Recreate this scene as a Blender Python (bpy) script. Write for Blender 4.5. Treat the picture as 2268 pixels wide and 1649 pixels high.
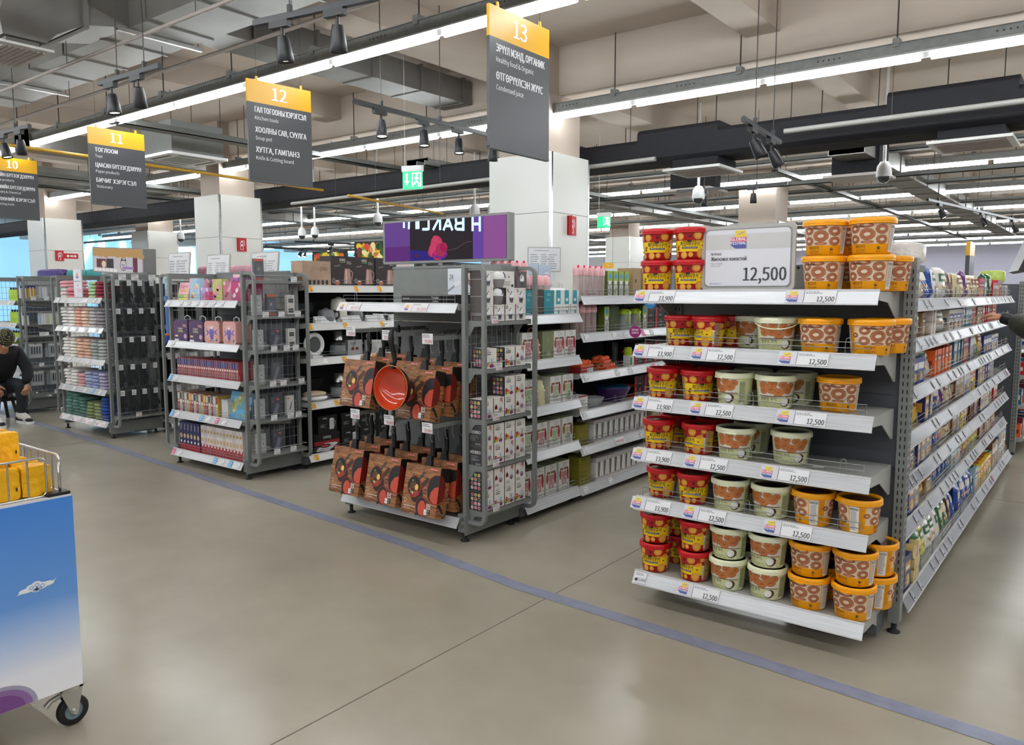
import bpy, math, random
from mathutils import Matrix, Vector
PI=math.pi
rnd=random.Random(7)
for o in list(bpy.data.objects): bpy.data.objects.remove(o)
SC=bpy.context.scene; COL=SC.collection
# ---------------------------------------------------------------- camera, world, exposure
CAMH=1.5; FPX=1741.0; PITCH=math.radians(5.805); YAW=math.radians(37.566)
cam=bpy.data.cameras.new('camera'); cam.sensor_fit='HORIZONTAL'; cam.sensor_width=36.0
cam.lens=FPX/2268*36; cam.clip_start=.05; cam.clip_end=200
co=bpy.data.objects.new('camera',cam); COL.objects.link(co)
co.location=(0,0,CAMH); co.rotation_euler=(PI/2-PITCH,0,YAW); SC.camera=co
SC.view_settings.view_transform='Standard'; SC.view_settings.look='None'
SC.view_settings.gamma=1; SC.view_settings.use_curve_mapping=False
SC.view_settings.exposure=1.58
SC.cycles.max_bounces=7; SC.cycles.diffuse_bounces=4; SC.cycles.glossy_bounces=3; SC.cycles.caustics_reflective=False; SC.cycles.caustics_refractive=False
W=bpy.data.worlds.new('world'); SC.world=W; W.use_nodes=True
W.node_tree.nodes['Background'].inputs[0].default_value=(.92,.95,1,1)
W.node_tree.nodes['Background'].inputs[1].default_value=.12
TUBE_EMIT=11.0
# ---------------------------------------------------------------- materials
def lin(h):
    h=h.lstrip('#'); c=[int(h[i:i+2],16)/255 for i in (0,2,4)]
    return tuple(x/12.92 if x<=.04045 else ((x+.055)/1.055)**2.4 for x in c)
_M={}
def M(name,col='#808080',rough=.5,metal=0.,emit=0.,trans=0.,alpha=1.,noise=None,bump=None,spec=.5,coat=0.,aniso=None):
    if name in _M: return _M[name]
    m=bpy.data.materials.new(name); m.use_nodes=True; nt=m.node_tree; b=nt.nodes['Principled BSDF']
    c=(*lin(col),1); b.inputs['Base Color'].default_value=c; b.inputs['Roughness'].default_value=rough
    b.inputs['Metallic'].default_value=metal; b.inputs['Specular IOR Level'].default_value=spec
    b.inputs['Coat Weight'].default_value=coat
    if emit: b.inputs['Emission Color'].default_value=c; b.inputs['Emission Strength'].default_value=emit
    if trans: b.inputs['Transmission Weight'].default_value=trans
    if alpha<1: b.inputs['Alpha'].default_value=alpha
    if noise or bump:
        tc=nt.nodes.new('ShaderNodeTexCoord'); mp=nt.nodes.new('ShaderNodeMapping')
        nt.links.new(tc.outputs['Object'],mp.inputs[0])
    if noise:
        sc,am=noise[0],noise[1]
        if len(noise)>2: mp.inputs['Scale'].default_value=noise[2]
        n=nt.nodes.new('ShaderNodeTexNoise'); n.inputs['Scale'].default_value=sc; n.inputs['Detail'].default_value=5
        nt.links.new(mp.outputs[0],n.inputs['Vector'])
        r=nt.nodes.new('ShaderNodeMapRange'); r.inputs[1].default_value=.3; r.inputs[2].default_value=.7
        r.inputs[3].default_value=1-am; r.inputs[4].default_value=1+am
        nt.links.new(n.outputs[0],r.inputs[0])
        x=nt.nodes.new('ShaderNodeVectorMath'); x.operation='SCALE'; x.inputs[0].default_value=c[:3]
        nt.links.new(r.outputs[0],x.inputs['Scale']); nt.links.new(x.outputs[0],b.inputs['Base Color'])
    if bump:
        n2=nt.nodes.new('ShaderNodeTexNoise'); n2.inputs['Scale'].default_value=bump[0]; n2.inputs['Detail'].default_value=4
        nt.links.new(mp.outputs[0],n2.inputs['Vector'])
        bp=nt.nodes.new('ShaderNodeBump'); bp.inputs['Strength'].default_value=bump[1]; bp.inputs['Distance'].default_value=bump[2]
        nt.links.new(n2.outputs[0],bp.inputs['Height']); nt.links.new(bp.outputs[0],b.inputs['Normal'])
    _M[name]=m; return m
def P(h,rough=.45): return M('print_'+h.lstrip('#').lower()+('' if rough==.45 else '_r%d'%int(rough*100)),h,rough)
def mm(m): return P(m) if isinstance(m,str) else m
GREY=M('grey_powder_coat','#7d807e',.45,noise=(9,.05)); DGREY=M('dark_grey_powder_coat','#55585a',.5,noise=(6,.06))
BACK=M('slate_back_panel','#4b4e54',.5,noise=(4,.06)); BLACKP=M('black_back_panel','#0f0f12',.6)
LGREY=M('light_shelf_metal','#a9aaa6',.4,noise=(5,.05)); RAIL=M('clear_price_rail','#c6c8cb',.22,noise=(3,.1,(1,1,40)),spec=.8)
CHROME=M('chrome_wire','#c9c9c9',.18,1.); STEEL=M('brushed_steel','#b9b9b5',.28,1.,noise=(12,.12))
WIRE=M('zinc_wire','#9a9a98',.35,.8); BLK=M('matte_black','#131314',.45); RUB=M('black_rubber','#1b1b1c',.7)
WHITE=P('#eceded'); PAPER=P('#e4e4e6',.6); INK=P('#26282c')
CLEAR=M('clear_plastic','#c0c6ca',.04,alpha=.06,spec=.8); CLEARB=M('clear_film','#8a9094',.08,alpha=.05,spec=1.)
# ---------------------------------------------------------------- mesh builder
class MB:
    def __init__(s): s.V=[];s.F=[];s.I=[];s.S=[];s.mats=[];s.T=Matrix.Identity(4)
    def mi(s,m):
        m=mm(m)
        if m not in s.mats: s.mats.append(m)
        return s.mats.index(m)
    def add(s,vs,fs,m,sm=False):
        b=len(s.V); k=s.mi(m)
        for v in vs: s.V.append(tuple(s.T@Vector(v)))
        for f in fs: s.F.append([i+b for i in f]); s.I.append(k); s.S.append(sm)
    def box(s,a,b,m,skip=()):
        x0,y0,z0=a;x1,y1,z1=b
        v=[(x0,y0,z0),(x1,y0,z0),(x1,y1,z0),(x0,y1,z0),(x0,y0,z1),(x1,y0,z1),(x1,y1,z1),(x0,y1,z1)]
        s.add(v,[(0,3,2,1),(4,5,6,7),(0,1,5,4),(1,2,6,5),(2,3,7,6),(3,0,4,7)],m)
    def cbox(s,a,b,m,c=.003,axis=2):   # chamfered on edges parallel to axis
        (x0,y0,z0),(x1,y1,z1)=a,b
        if axis==2: pts=[(x0+c,y0),(x1-c,y0),(x1,y0+c),(x1,y1-c),(x1-c,y1),(x0+c,y1),(x0,y1-c),(x0,y0+c)]; f=lambda p,t:(p[0],p[1],t); lo,hi=z0,z1
        elif axis==1: pts=[(x0+c,z0),(x0,z0+c),(x0,z1-c),(x0+c,z1),(x1-c,z1),(x1,z1-c),(x1,z0+c),(x1-c,z0)]; f=lambda p,t:(p[0],t,p[1]); lo,hi=y0,y1
        else: pts=[(y0+c,z0),(y1-c,z0),(y1,z0+c),(y1,z1-c),(y1-c,z1),(y0+c,z1),(y0,z1-c),(y0,z0+c)]; f=lambda p,t:(t,p[0],p[1]); lo,hi=x0,x1
        n=len(pts); v=[f(p,lo) for p in pts]+[f(p,hi) for p in pts]
        s.add(v,[tuple(range(n))[::-1],tuple(range(n,2*n))]+[(i,(i+1)%n,n+(i+1)%n,n+i) for i in range(n)],m)
    def prism(s,pts,fn,lo,hi,m,sm=False):
        n=len(pts); v=[fn(p,lo) for p in pts]+[fn(p,hi) for p in pts]
        s.add(v,[tuple(range(n))[::-1],tuple(range(n,2*n))],m)
        s.add(v,[(i,(i+1)%n,n+(i+1)%n,n+i) for i in range(n)],m,sm)
    def tube(s,pts,r,m,seg=6,closed=False,sm=True,rot=0.,rs=None):
        pts=[Vector(p) for p in pts]; n=len(pts); v=[]; N=None
        for i,p in enumerate(pts):
            a=pts[i-1] if (i>0 or closed) else p; b=pts[(i+1)%n] if (i<n-1 or closed) else p
            t=(b-a).normalized() if (b-a).length>1e-9 else Vector((0,0,1))
            if N is None:
                N=Vector((0,0,1)) if abs(t.z)<.9 else Vector((1,0,0))
            N=(N-t*N.dot(t)).normalized(); B=t.cross(N)
            rr=rs[i] if rs else r
            k=1.0
            if 0<i<n-1:
                d=(pts[i]-pts[i-1]).normalized().dot((pts[i+1]-pts[i]).normalized()); k=1/max(.6,math.sqrt(max(0,(1+d)/2)))
            for j in range(seg):
                q=rot+2*PI*j/seg; v.append(p+(N*math.cos(q)+B*math.sin(q))*rr)
        f=[]
        for i in range(n if closed else n-1):
            for j in range(seg):
                a=i*seg+j;b=i*seg+(j+1)%seg;c=((i+1)%n)*seg+(j+1)%seg;d=((i+1)%n)*seg+j; f.append((a,b,c,d))
        s.add(v,f,m,sm)
        if not closed: s.add(v[:seg]+v[-seg:],[tuple(range(seg))[::-1],tuple(range(seg,2*seg))],m)
    def cyl(s,p0,p1,r,m,seg=12,r1=None,sm=True): s.tube([p0,p1],r,m,seg,False,sm,0,[r,r if r1 is None else r1])
    def lathe(s,prof,m,seg=24,c=(0,0,0),sm=True,caps=(True,True),ax=2):
        v=[];n=len(prof)
        for r,z in prof:
            for j in range(seg):
                a=2*PI*j/seg; p=(r*math.cos(a),r*math.sin(a),z) if ax==2 else (r*math.cos(a),z,r*math.sin(a)) if ax==1 else (z,r*math.cos(a),r*math.sin(a))
                v.append((c[0]+p[0],c[1]+p[1],c[2]+p[2]))
        f=[(i*seg+j,i*seg+(j+1)%seg,(i+1)*seg+(j+1)%seg,(i+1)*seg+j) for i in range(n-1) for j in range(seg)]
        s.add(v,f,m,sm)
        if caps[0]: s.add(v[:seg],[tuple(range(seg))[::-1]],m)
        if caps[1]: s.add(v[-seg:],[tuple(range(seg))],m)
    def blob(s,c,r,m,seg=12,rings=8,e=1.0):   # (super)ellipsoid
        v=[];sg=lambda x,p:math.copysign(abs(x)**p,x)
        for i in range(1,rings):
            t=-PI/2+PI*i/rings
            for j in range(seg):
                a=2*PI*j/seg; v.append((c[0]+r[0]*sg(math.cos(t),e)*sg(math.cos(a),e),c[1]+r[1]*sg(math.cos(t),e)*sg(math.sin(a),e),c[2]+r[2]*sg(math.sin(t),e)))
        k=len(v); v+= [(c[0],c[1],c[2]-r[2]),(c[0],c[1],c[2]+r[2])]
        f=[(i*seg+j,i*seg+(j+1)%seg,(i+1)*seg+(j+1)%seg,(i+1)*seg+j) for i in range(rings-2) for j in range(seg)]
        f+=[(k,(j+1)%seg,j) for j in range(seg)]+[(k+1,(rings-2)*seg+j,(rings-2)*seg+(j+1)%seg) for j in range(seg)]
        s.add(v,f,m,True)
    def mesh(s,name):
        me=bpy.data.meshes.new(name); me.from_pydata(s.V,[],s.F)
        for m in s.mats: me.materials.append(m)
        me.polygons.foreach_set('material_index',s.I); me.polygons.foreach_set('use_smooth',s.S); me.update()
        return me
    def build(s,name,parent=None,loc=(0,0,0),rz=0.):
        o=bpy.data.objects.new(name,s.mesh(name)); COL.objects.link(o); o.location=loc; o.rotation_euler=(0,0,rz)
        if parent: o.parent=parent; KIDS.setdefault(parent.name,[]).append(o)
        return o
def use(name,me,parent=None,loc=(0,0,0),rot=(0,0,0)):
    o=bpy.data.objects.new(name,me); COL.objects.link(o); o.location=loc; o.rotation_euler=rot
    if parent: o.parent=parent; KIDS.setdefault(parent.name,[]).append(o)
    return o
def tag(o,label=None,cat=None,group=None,kind=None):
    if label: o['label']=label
    if cat: o['category']=cat
    if group: o['group']=group
    if kind: o['kind']=kind
    return o
def empty(name,loc=(0,0,0),rz=0.):
    o=bpy.data.objects.new(name,None); COL.objects.link(o); o.location=loc; o.rotation_euler=(0,0,rz); o.empty_display_size=.1; return o
def struct(o): o['kind']='structure'; return o
def clone(o,parent=None):
    c=o.copy(); COL.objects.link(c)
    if parent: c.parent=parent
    for ch in KIDS.get(o.name,[]):
        clone(ch,c)
    return c
KIDS={}
ORD='first second third fourth fifth sixth seventh eighth ninth tenth eleventh twelfth thirteenth fourteenth fifteenth sixteenth seventeenth eighteenth nineteenth twentieth'.split()
def ordw(i):
    if i<20: return ORD[i]
    t=['twenty','thirty','forty','fifty','sixty'][(i+1)//10-2]; r=(i+1)%10
    return t+'-'+ORD[r-1] if r else t.rstrip('y')+'ieth'
REG=[]
# a prototype: function returning a root object; first placement uses it, others are copies
class Proto:
    def __init__(s,root): s.root=root; s.used=False
    def put(s,loc,rz=0.,desc=None,where='',cat=None,group=None,rx=0.,ry=0.,sc=1.,end='R:from the hoop side'):
        if s.used: o=clone(s.root)
        else: o=s.root; s.used=True
        o.location=loc; o.rotation_euler=(rx,ry,rz); o.scale=(sc,sc,sc) if not isinstance(sc,tuple) else sc
        REG.append((o,desc,where,cat,group,end)); return o
def finish_labels():
    cnt={}
    for o,d,w,c,g,e in REG: cnt[(d,w)]=cnt.get((d,w),0)+1
    seen={}
    for o,d,w,c,g,e in REG:
        k=(d,w); i=seen.get(k,0); seen[k]=i+1
        rv=e.startswith('R:'); j=cnt[k]-1-i if rv else i; e=e[2:] if rv else e
        o['label']=(d+' '+w).strip() if cnt[k]==1 else (ordw(j)+' '+d+' '+e+' '+w).strip()
        t=o['label']
        for a,b in ((' in the row ',' '),('from the ','from '),(' in the ',' in '),(' on the ',' on '),(' of the ',' of '),(' with ',', '),(' beside the ',' beside '),(' at the ',' at '),(' the ',' '),(' a ',' ')):
            if len(t.replace('-','').split())>14: t=t.replace(a,b)
        o['label']=t; o['category']=c
        if g: o['group']=g
        elif cnt[k]>1: o['group']=(d+' '+w)
    finish_labels.n=len(REG)
# ---------------------------------------------------------------- text and printed decals
_TX={}
FONT=None
try: FONT=bpy.data.fonts.load(bpy.utils.system_resource('DATAFILES')+'/fonts/Noto Sans CJK Regular.woff2')
except Exception: FONT=None
def textpolys(t,bold=0.0):
    bold=0.0
    t=t.replace('Ү','Y').replace('Ө','Θ').replace('ө','θ').replace('ү','y')
    k=(t,bold)
    if k in _TX: return _TX[k]
    cu=bpy.data.curves.new('t','FONT'); cu.body=t; cu.size=1; cu.resolution_u=2; cu.offset=bold
    if FONT: cu.font=FONT
    ob=bpy.data.objects.new('t',cu); COL.objects.link(ob)
    dg=bpy.context.evaluated_depsgraph_get(); ev=ob.evaluated_get(dg); me=ev.to_mesh()
    vs=[(v.co.x,v.co.y) for v in me.vertices]; fs=[tuple(p.vertices) for p in me.polygons]
    ev.to_mesh_clear(); bpy.data.objects.remove(ob); bpy.data.curves.remove(cu)
    xs=[v[0] for v in vs] or [0,1]
    _TX[k]=(vs,fs,min(xs),max(xs)); return _TX[k]
_CH=[]
def capheight():
    if not _CH: _CH.append(max(v[1] for v in textpolys('H')[0]))
    return _CH[0]
class D:   # draws flat or wrapped prints on a builder; mp(u,v,layer)->3D
    def __init__(s,mb,mp): s.mb=mb; s.mp=mp
    def shape(s,pts,fs,m,l): s.mb.add([s.mp(u,v,l) for u,v in pts],fs,m)
    def rect(s,u0,v0,u1,v1,m,l=1,n=1):
        p=[]
        for i in range(n+1):
            u=u0+(u1-u0)*i/n; p+=[(u,v0),(u,v1)]
        s.shape(p,[(2*i,2*i+2,2*i+3,2*i+1) for i in range(n)],m,l)
    def poly(s,pts,m,l=1): s.shape(pts,[tuple(range(len(pts)))],m,l)
    def ell(s,u,v,a,b,m,l=1,n=14,rot=0.):
        c,sn=math.cos(rot),math.sin(rot)
        if getattr(s,'curved',0) and max(a,b)>.006:
            nr=max(2,int(max(a,b)/.005)+1); p=[(u,v)]; f=[]
            for q in range(1,nr+1):
                for i in range(n): x,y=a*q/nr*math.cos(2*PI*i/n),b*q/nr*math.sin(2*PI*i/n); p.append((u+x*c-y*sn,v+x*sn+y*c))
            for i in range(n): f.append((0,1+i,1+(i+1)%n))
            for q in range(1,nr):
                for i in range(n): f.append((1+(q-1)*n+i,1+q*n+i,1+q*n+(i+1)%n,1+(q-1)*n+(i+1)%n))
            s.shape(p,f,m,l); return
        s.poly([(u+a*math.cos(2*PI*i/n)*c-b*math.sin(2*PI*i/n)*sn,v+a*math.cos(2*PI*i/n)*sn+b*math.sin(2*PI*i/n)*c) for i in range(n)],m,l)
    def circ(s,u,v,r,m,l=1,n=14): s.ell(u,v,r,r,m,l,n)
    def ring(s,u,v,a,b,w,m,l=1,n=16,wav=0.):
        if getattr(s,'curved',0) and w>.006:
            h_=w/2; s.ring(u,v,a,b,h_,m,l,n,wav); s.ring(u,v,a-h_,b-h_,w-h_,m,l,n); return
        p=[];f=[]
        for i in range(n):
            t=2*PI*i/n; k=1+wav*(i%2)
            p+=[(u+a*k*math.cos(t),v+b*k*math.sin(t)),(u+(a-w)*math.cos(t),v+(b-w)*math.sin(t))]
            f.append((2*i,2*((i+1)%n),2*((i+1)%n)+1,2*i+1))
        s.shape(p,f,m,l)
    def line(s,pts,w,m,l=1):
        for a,b in zip(pts,pts[1:]):
            dx,dy=b[0]-a[0],b[1]-a[1]; L=math.hypot(dx,dy) or 1; nx,ny=-dy/L*w/2,dx/L*w/2
            s.poly([(a[0]-nx,a[1]-ny),(b[0]-nx,b[1]-ny),(b[0]+nx,b[1]+ny),(a[0]+nx,a[1]+ny)],m,l)
    def text(s,t,u,v,h,m,l=2,al='l',sx=1.,bold=0.,wid=None,rot=0.,shear=0.,mirror=False):
        vs,fs,x0,x1=textpolys(t,bold); k=h/capheight()
        kx=k*sx
        if wid: kx=wid/max(1e-6,(x1-x0))
        w=(x1-x0)*kx; off={'l':0,'c':-w/2,'r':-w}[al]; c,sn=math.cos(rot),math.sin(rot)
        pts=[]
        for x,y in vs:
            a=(x-x0)*kx; 
            if mirror: a=w-a
            a+=off+y*k*shear; b=y*k
            pts.append((u+a*c-b*sn,v+a*sn+b*c))
        s.shape(pts,fs,m,l)
        if bold>=.01 and not mirror:
            b_=h*bold*.9
            for q,dx in ((.2,b_),(.4,-b_)): s.shape([(x_+dx*c,y_+dx*sn) for x_,y_ in pts],fs,m,l+q)
    def lines(s,u,v,w,h,n,m,l=2,ragged=True):   # a block of too-small-to-read text
        r=random.Random(int(abs(u*1e4+v*1e5)))
        for i in range(n):
            y=v+h*(1-(i+.7)/n); x=u; e=u+w*(r.uniform(.55,1) if ragged else 1)
            while x<e:
                d=min(r.uniform(.04,.16)*w,e-x); s.rect(x,y,x+d,y+h/n*.45,m,l); x+=d+w*.025
def flat(o,ux,vx,eps=.0004):
    o=Vector(o);ux=Vector(ux);vx=Vector(vx);n=ux.cross(vx).normalized()
    return lambda u,v,l:o+ux*u+vx*v+n*(eps*l)
def front(y,eps=.0004): return flat((0,y,0),(1,0,0),(0,0,1),eps)          # faces -Y, u=x v=z
def right(x,eps=.0004): return flat((x,0,0),(0,1,0),(0,0,1),eps)          # faces +X, u=y v=z
def left(x,eps=.0004): return flat((x,0,0),(0,-1,0),(0,0,1),eps)
def topm(z,eps=.0004): return flat((0,0,z),(1,0,0),(0,1,0),eps)
# ================================================================ THE ROOM
def floor_mat():
    m=M('polished_concrete','#8f8c80',.3); nt=m.node_tree; b=nt.nodes['Principled BSDF']
    tc=nt.nodes.new('ShaderNodeTexCoord')
    def noise(sc,det,ro=.5):
        n=nt.nodes.new('ShaderNodeTexNoise'); n.inputs['Scale'].default_value=sc; n.inputs['Detail'].default_value=det
        n.inputs['Roughness'].default_value=ro; nt.links.new(tc.outputs['Object'],n.inputs['Vector']); return n
    a=noise(.5,2); c=noise(3.,4,.55)
    r=nt.nodes.new('ShaderNodeMix'); r.data_type='RGBA'; r.inputs[6].default_value=(*lin('#877f70'),1); r.inputs[7].default_value=(*lin('#b8b0a0'),1)
    mx=nt.nodes.new('ShaderNodeMath'); mx.operation='MULTIPLY_ADD'; mx.inputs[1].default_value=.45; nt.links.new(c.outputs[0],mx.inputs[0])
    m2=nt.nodes.new('ShaderNodeMath'); m2.operation='MULTIPLY'; m2.inputs[1].default_value=.7; nt.links.new(a.outputs[0],m2.inputs[0]); nt.links.new(m2.outputs[0],mx.inputs[2])
    nt.links.new(mx.outputs[0],r.inputs[0]); nt.links.new(r.outputs[2],b.inputs['Base Color'])
    rr=nt.nodes.new('ShaderNodeMapRange'); rr.inputs[1].default_value=.35; rr.inputs[2].default_value=.65; rr.inputs[3].default_value=.25; rr.inputs[4].default_value=.31
    b.inputs['Roughness'].default_value=.22
    return m
FLOOR=floor_mat()
mb=MB(); mb.box((-44,-6,-.1),(16,48,0),FLOOR); struct(mb.build('floor'))
def strip(pts,w,m,z):
    b=MB(); v=[]
    for i,(x,y) in enumerate(pts): v+=[(x,y-w/2,z),(x,y+w/2,z)]
    b.add(v,[(2*i,2*i+2,2*i+3,2*i+1) for i in range(len(pts)-1)],m); return b
struct(strip([(-13.5,3.98),(-8.6,3.69),(-5.4,3.42),(-3.29,3.245),(-2.34,3.115),(-1.17,3.06),(-.21,2.99),(2.5,2.82)],.085,M('blue_floor_paint','#868a9e',.4,noise=(14,.12)),.0015).build('trim_1'))
JT=M('saw_cut_joint','#6a675e',.7)
mb=MB()
for x in (-2.15,-8.2,3.9,-14.3): mb.box((x-.003,-4,0),(x+.003,30,.0008),JT)
for y in (.55,6.6,12.7): mb.box((-30,y-.003,0),(12,y+.003,.0008),JT)
struct(mb.build('trim_2'))
CEIL=M('beige_painted_concrete','#c2b5a8',.8,noise=(1.2,.05)); CORE=M('beige_column_plaster','#b3a598',.8)
mb=MB(); mb.box((-44,-6,4.5),(16,48,4.6),CEIL); struct(mb.build('ceiling'))
k=1
for x in (-27.4,-24.1,-20.8,-17.4,-13.9,-9.9,-6.28,-3.1,.3,3.8,7.3):
    for (y0,y1) in ((-6,8.3),(8.75,15.1),(15.8,22.3),(23,29.5)):
        mb=MB(); w=.26 if abs(x+6.28)<.1 else .18
        mb.box((x-w,y0,4.16),(x+w,y1,4.5),CEIL); struct(mb.build('beam_%d'%k)); k+=1
for y in (8.3,15.1,22.3,29.5):
    mb=MB(); mb.box((-44,y,3.92),(16,y+(.45 if y<9 else .7),4.5),CEIL); struct(mb.build('beam_%d'%k)); k+=1
WL=M('lavender_wall_paint','#cfcfe2',.7); WG=M('blue_grey_wall_paint','#7e8596',.7)
mb=MB(); mb.box((-26,47,0),(16,47.2,4.5),WL); mb.box((-26,46.9,0),(-13,47,3.0),WG); struct(mb.build('wall_back'))
mb=MB(); mb.box((-40.2,-6,0),(-40,48,4.5),M('blue_wall_added_glow','#8ec6ee',.6,emit=.35)); struct(mb.build('wall_left'))  # even glow added to the wall colour to brighten it beyond the light rows
CLAD=M('white_column_panel','#e6e6e0',.3,spec=.5); GAP=M('panel_joint','#8c8c88',.6); 
def column(x,y,w,d,zt,n):
    mb=MB(); mb.box((x-w,y,0),(x,y+d,zt),CLAD)
    for z in (2.48,1.24): 
        mb.box((x-w-.001,y-.001,z-.004),(x+.001,y+d+.001,z+.004),GAP)
    mb.box((x-.03,y-.004,0),(x+.004,y+.03,zt),M('aluminium_corner','#b8b8b6',.25,.9))
    mb.box((x-.004,y+d-.03,0),(x+.004,y+d,zt),M('aluminium_corner'))
    mb.box((x-w+.1,y+.08,zt),(x-.1,y+d-.08,4.5),CORE)
    return struct(mb.build('column_%d'%n))
column(-5.55,8.0,.97,.86,3.2,1); column(-12.65,8.0,.80,.87,3.22,2); column(-19.8,8.0,.9,.86,3.22,3)
column(-21.6,11.4,.9,.9,3.22,4); column(-5.32,15.4,.95,.86,2.88,5); column(1.9,15.4,.95,.86,3.2,6); column(-12.6,22.6,.9,.9,3.3,7)
# fire signs on the columns
RED='#c8202c'
def fire_sign(loc,label,hose=False):
    mb=MB(); w,h=.19,.24
    mb.box((0,-w/2,-h/2),(.012,w/2,h/2),RED); mb.box((0,-w/2,-h/2),(.07,-w/2+.01,h/2),RED)
    d=D(mb,right(.012)); d.rect(-.035,-.09,.03,.05,'#f2f2f2'); d.rect(-.026,-.08,.021,.04,RED,2); d.ell(-.002,.06,.018,.014,'#f2f2f2',2)
    d.line([(-.002,.07),(.04,.075),(.055,.04),(.055,-.02)],.008,'#f2f2f2',2); d.rect(-.02,-.03,.015,.01,'#f2f2f2',3)
    if hose:
        mb.box((0,.10,-.06),(.012,.42,.06),RED); d.circ(.19,.0,.03,'#f2f2f2'); d.rect(.24,-.02,.31,.02,'#f2f2f2'); d.circ(.35,0,.028,'#f2f2f2')
    o=mb.build('fire_sign',None,loc); return tag(o,label,'sign')
fire_sign((-5.55,8.45,2.34),'red fire extinguisher pictogram sign on the widest white column')
fire_sign((-12.65,8.42,2.36),'red fire extinguisher pictogram sign on the column behind aisle signs 11 and 12')
fire_sign((-19.8,8.3,2.36),'red fire equipment sign with longer hose plate on the column behind the tilted screen',True)
# ---------------------------------------------------------------- ceiling light rows
GALV=M('galvanised_channel','#8e908e',.5,.55,noise=(18,.12)); REFL=M('white_reflector','#bdbdb9',.35)
TUBE=M('fluorescent_tube','#f6fbff',.4,emit=TUBE_EMIT); ROD=M('threaded_rod','#45443f',.6,.2)
_tm={}
mb=MB(); mb.cyl((0,0,.15),(0,0,.845),.0075,ROD,5); mb.box((-.03,-.05,.12),(.03,.05,.2),GALV); RODM=mb.mesh('hanger_rod')
def tube_mesh(L):
    if L not in _tm:
        mb=MB(); mb.cyl((.045,0,0),(L-.045,0,0),.034,TUBE,6); _tm[L]=mb.mesh('tube')
        mb=MB(); mb.box((0,-.02,-.02),(.045,.02,.03),REFL); mb.box((L-.045,-.02,-.02),(L,.02,.03),REFL); _tm[L,'c']=mb.mesh('lamp_holder')
    return _tm[L]
rows=[(-4.4,-18,9,1.5,0),(-1.2,-18,9,1.5,0),(2.0,-18,9,1.5,0),(5.06,-25.5,6,1.39,-.475),(8.22,-28,7,1.51,-.03),(11.74,-30,8,1.575,-.1),(15.35,-32,9,1.62,-.2),
 (19.4,-32,10,1.62,0),(23.6,-34,10,1.62,.3),(28.2,-36,11,1.62,.5),(32.5,-36,12,1.62,.1),(36.5,-36,12,1.62,.4),(40.5,-36,13,1.62,.2)]
names=['behind the shopping aisle head','over the main aisle behind the trolley','over the trolley','running just above signs 11 to 13','second visible, passing behind sign 12','third visible, passing in front of the black duct','fourth visible, over the far shelves','fifth visible from the aisle signs','sixth visible from the aisle signs','seventh visible from the aisle signs','eighth visible from the aisle signs','ninth visible from the aisle signs','last visible before the lavender wall']
for ri,(y,xa,xb,L,ph) in enumerate(rows):
    r=empty('light_track',(0,y,3.65)); tag(r,'long galvanised fluorescent light row '+names[ri],'ceiling light','rows of fluorescent ceiling lights')
    n0=math.floor((xa-ph)/L); n1=math.ceil((xb-ph)/L)
    mb=MB(); X0=n0*L+ph; X1=n1*L+ph
    mb.box((X0,-.046,.036),(X1,.046,.045),REFL); mb.box((X0,-.03,.045),(X1,.03,.06),REFL)
    mb.build('reflector',r)
    mb=MB(); mb.box((X0,-.035,.06),(X1,.035,.15),GALV); mb.box((X0,-.05,.148),(X1,.05,.154),GALV)
    if ri<7:
        for i in range(n0,n1):
            for k in range(5): mb.box((i*L+ph+.55+k*.05,-.0362,.10),(i*L+ph+.565+k*.05,-.035,.115),ROD)
    mb.build('channel',r)
    me=tube_mesh(L)
    for i in range(n0,n1):
        use('tube',me,r,(i*L+ph,0,0))
        if ri<6: use('lamp_holder',_tm[L,'c'],r,(i*L+ph,0,.012))
    if ri<8:
        for i in range(n0,n1): use('hanger_rod',RODM,r,(i*L+ph-.25,0,0))
# ---------------------------------------------------------------- ducts, trays, pipes
DUCT=M('galvanised_duct','#74726d',.5,.3,noise=(2.2,.16)); DUCTB=M('black_foam_duct','#0b0b11',.85,bump=(5,.5,.05)); 
PIPE=M('white_painted_pipe','#a49c96',.5); CTRAY=M('cable_tray_zinc','#676965',.5,.4); YEL=M('yellow_pipe_paint','#c89a28',.5)
def part(name,parent,fn,*a):
    mb=MB(); fn(mb,*a); return mb.build(name,parent)
r=empty('air_duct'); tag(r,'huge folded galvanised air duct above aisle signs 11 and 12','air duct')
mb=MB()
mb.box((-12,3.9,3.98),(-3,4.56,4.34),DUCT)
for i in range(11): x=-11.5+i*.85; mb.box((x,3.885,3.965),(x+.03,4.575,4.34),DUCT)
mb.build('duct_body',r)
for x in (-10.6,-7.6,-5.2): mb=MB(); mb.box((x,3.8,3.94),(x+.035,4.66,3.975),STEEL); mb.cyl((x+.02,3.84,3.95),(x+.02,3.84,4.495),.005,ROD,4); mb.cyl((x+.02,4.62,3.95),(x+.02,4.62,4.495),.005,ROD,4); mb.build('duct_bracket',r)
r=empty('air_duct'); tag(r,'near galvanised duct branch curving down to a white slatted diffuser before sign 11','air duct')
mb=MB(); prof=[(3.9,3.98),(3.5,3.9),(3.25,3.76),(3.16,3.66),(2.82,3.66),(2.8,3.8),(2.86,4.05),(3.05,4.25),(3.4,4.34),(3.9,4.34)]
mb.prism(prof,lambda p,t:(t,p[0],p[1]),-8.35,-7.55,DUCT); mb.box((-8.38,3.47,3.87),(-7.52,3.52,4.35),DUCT); mb.build('duct_body',r)
mb=MB(); mb.box((-8.3,2.78,3.58),(-7.5,3.2,3.6),REFL)
for i in range(8): y=2.82+i*.045; mb.box((-8.22,y,3.572),(-7.58,y+.02,3.58),PIPE)
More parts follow.
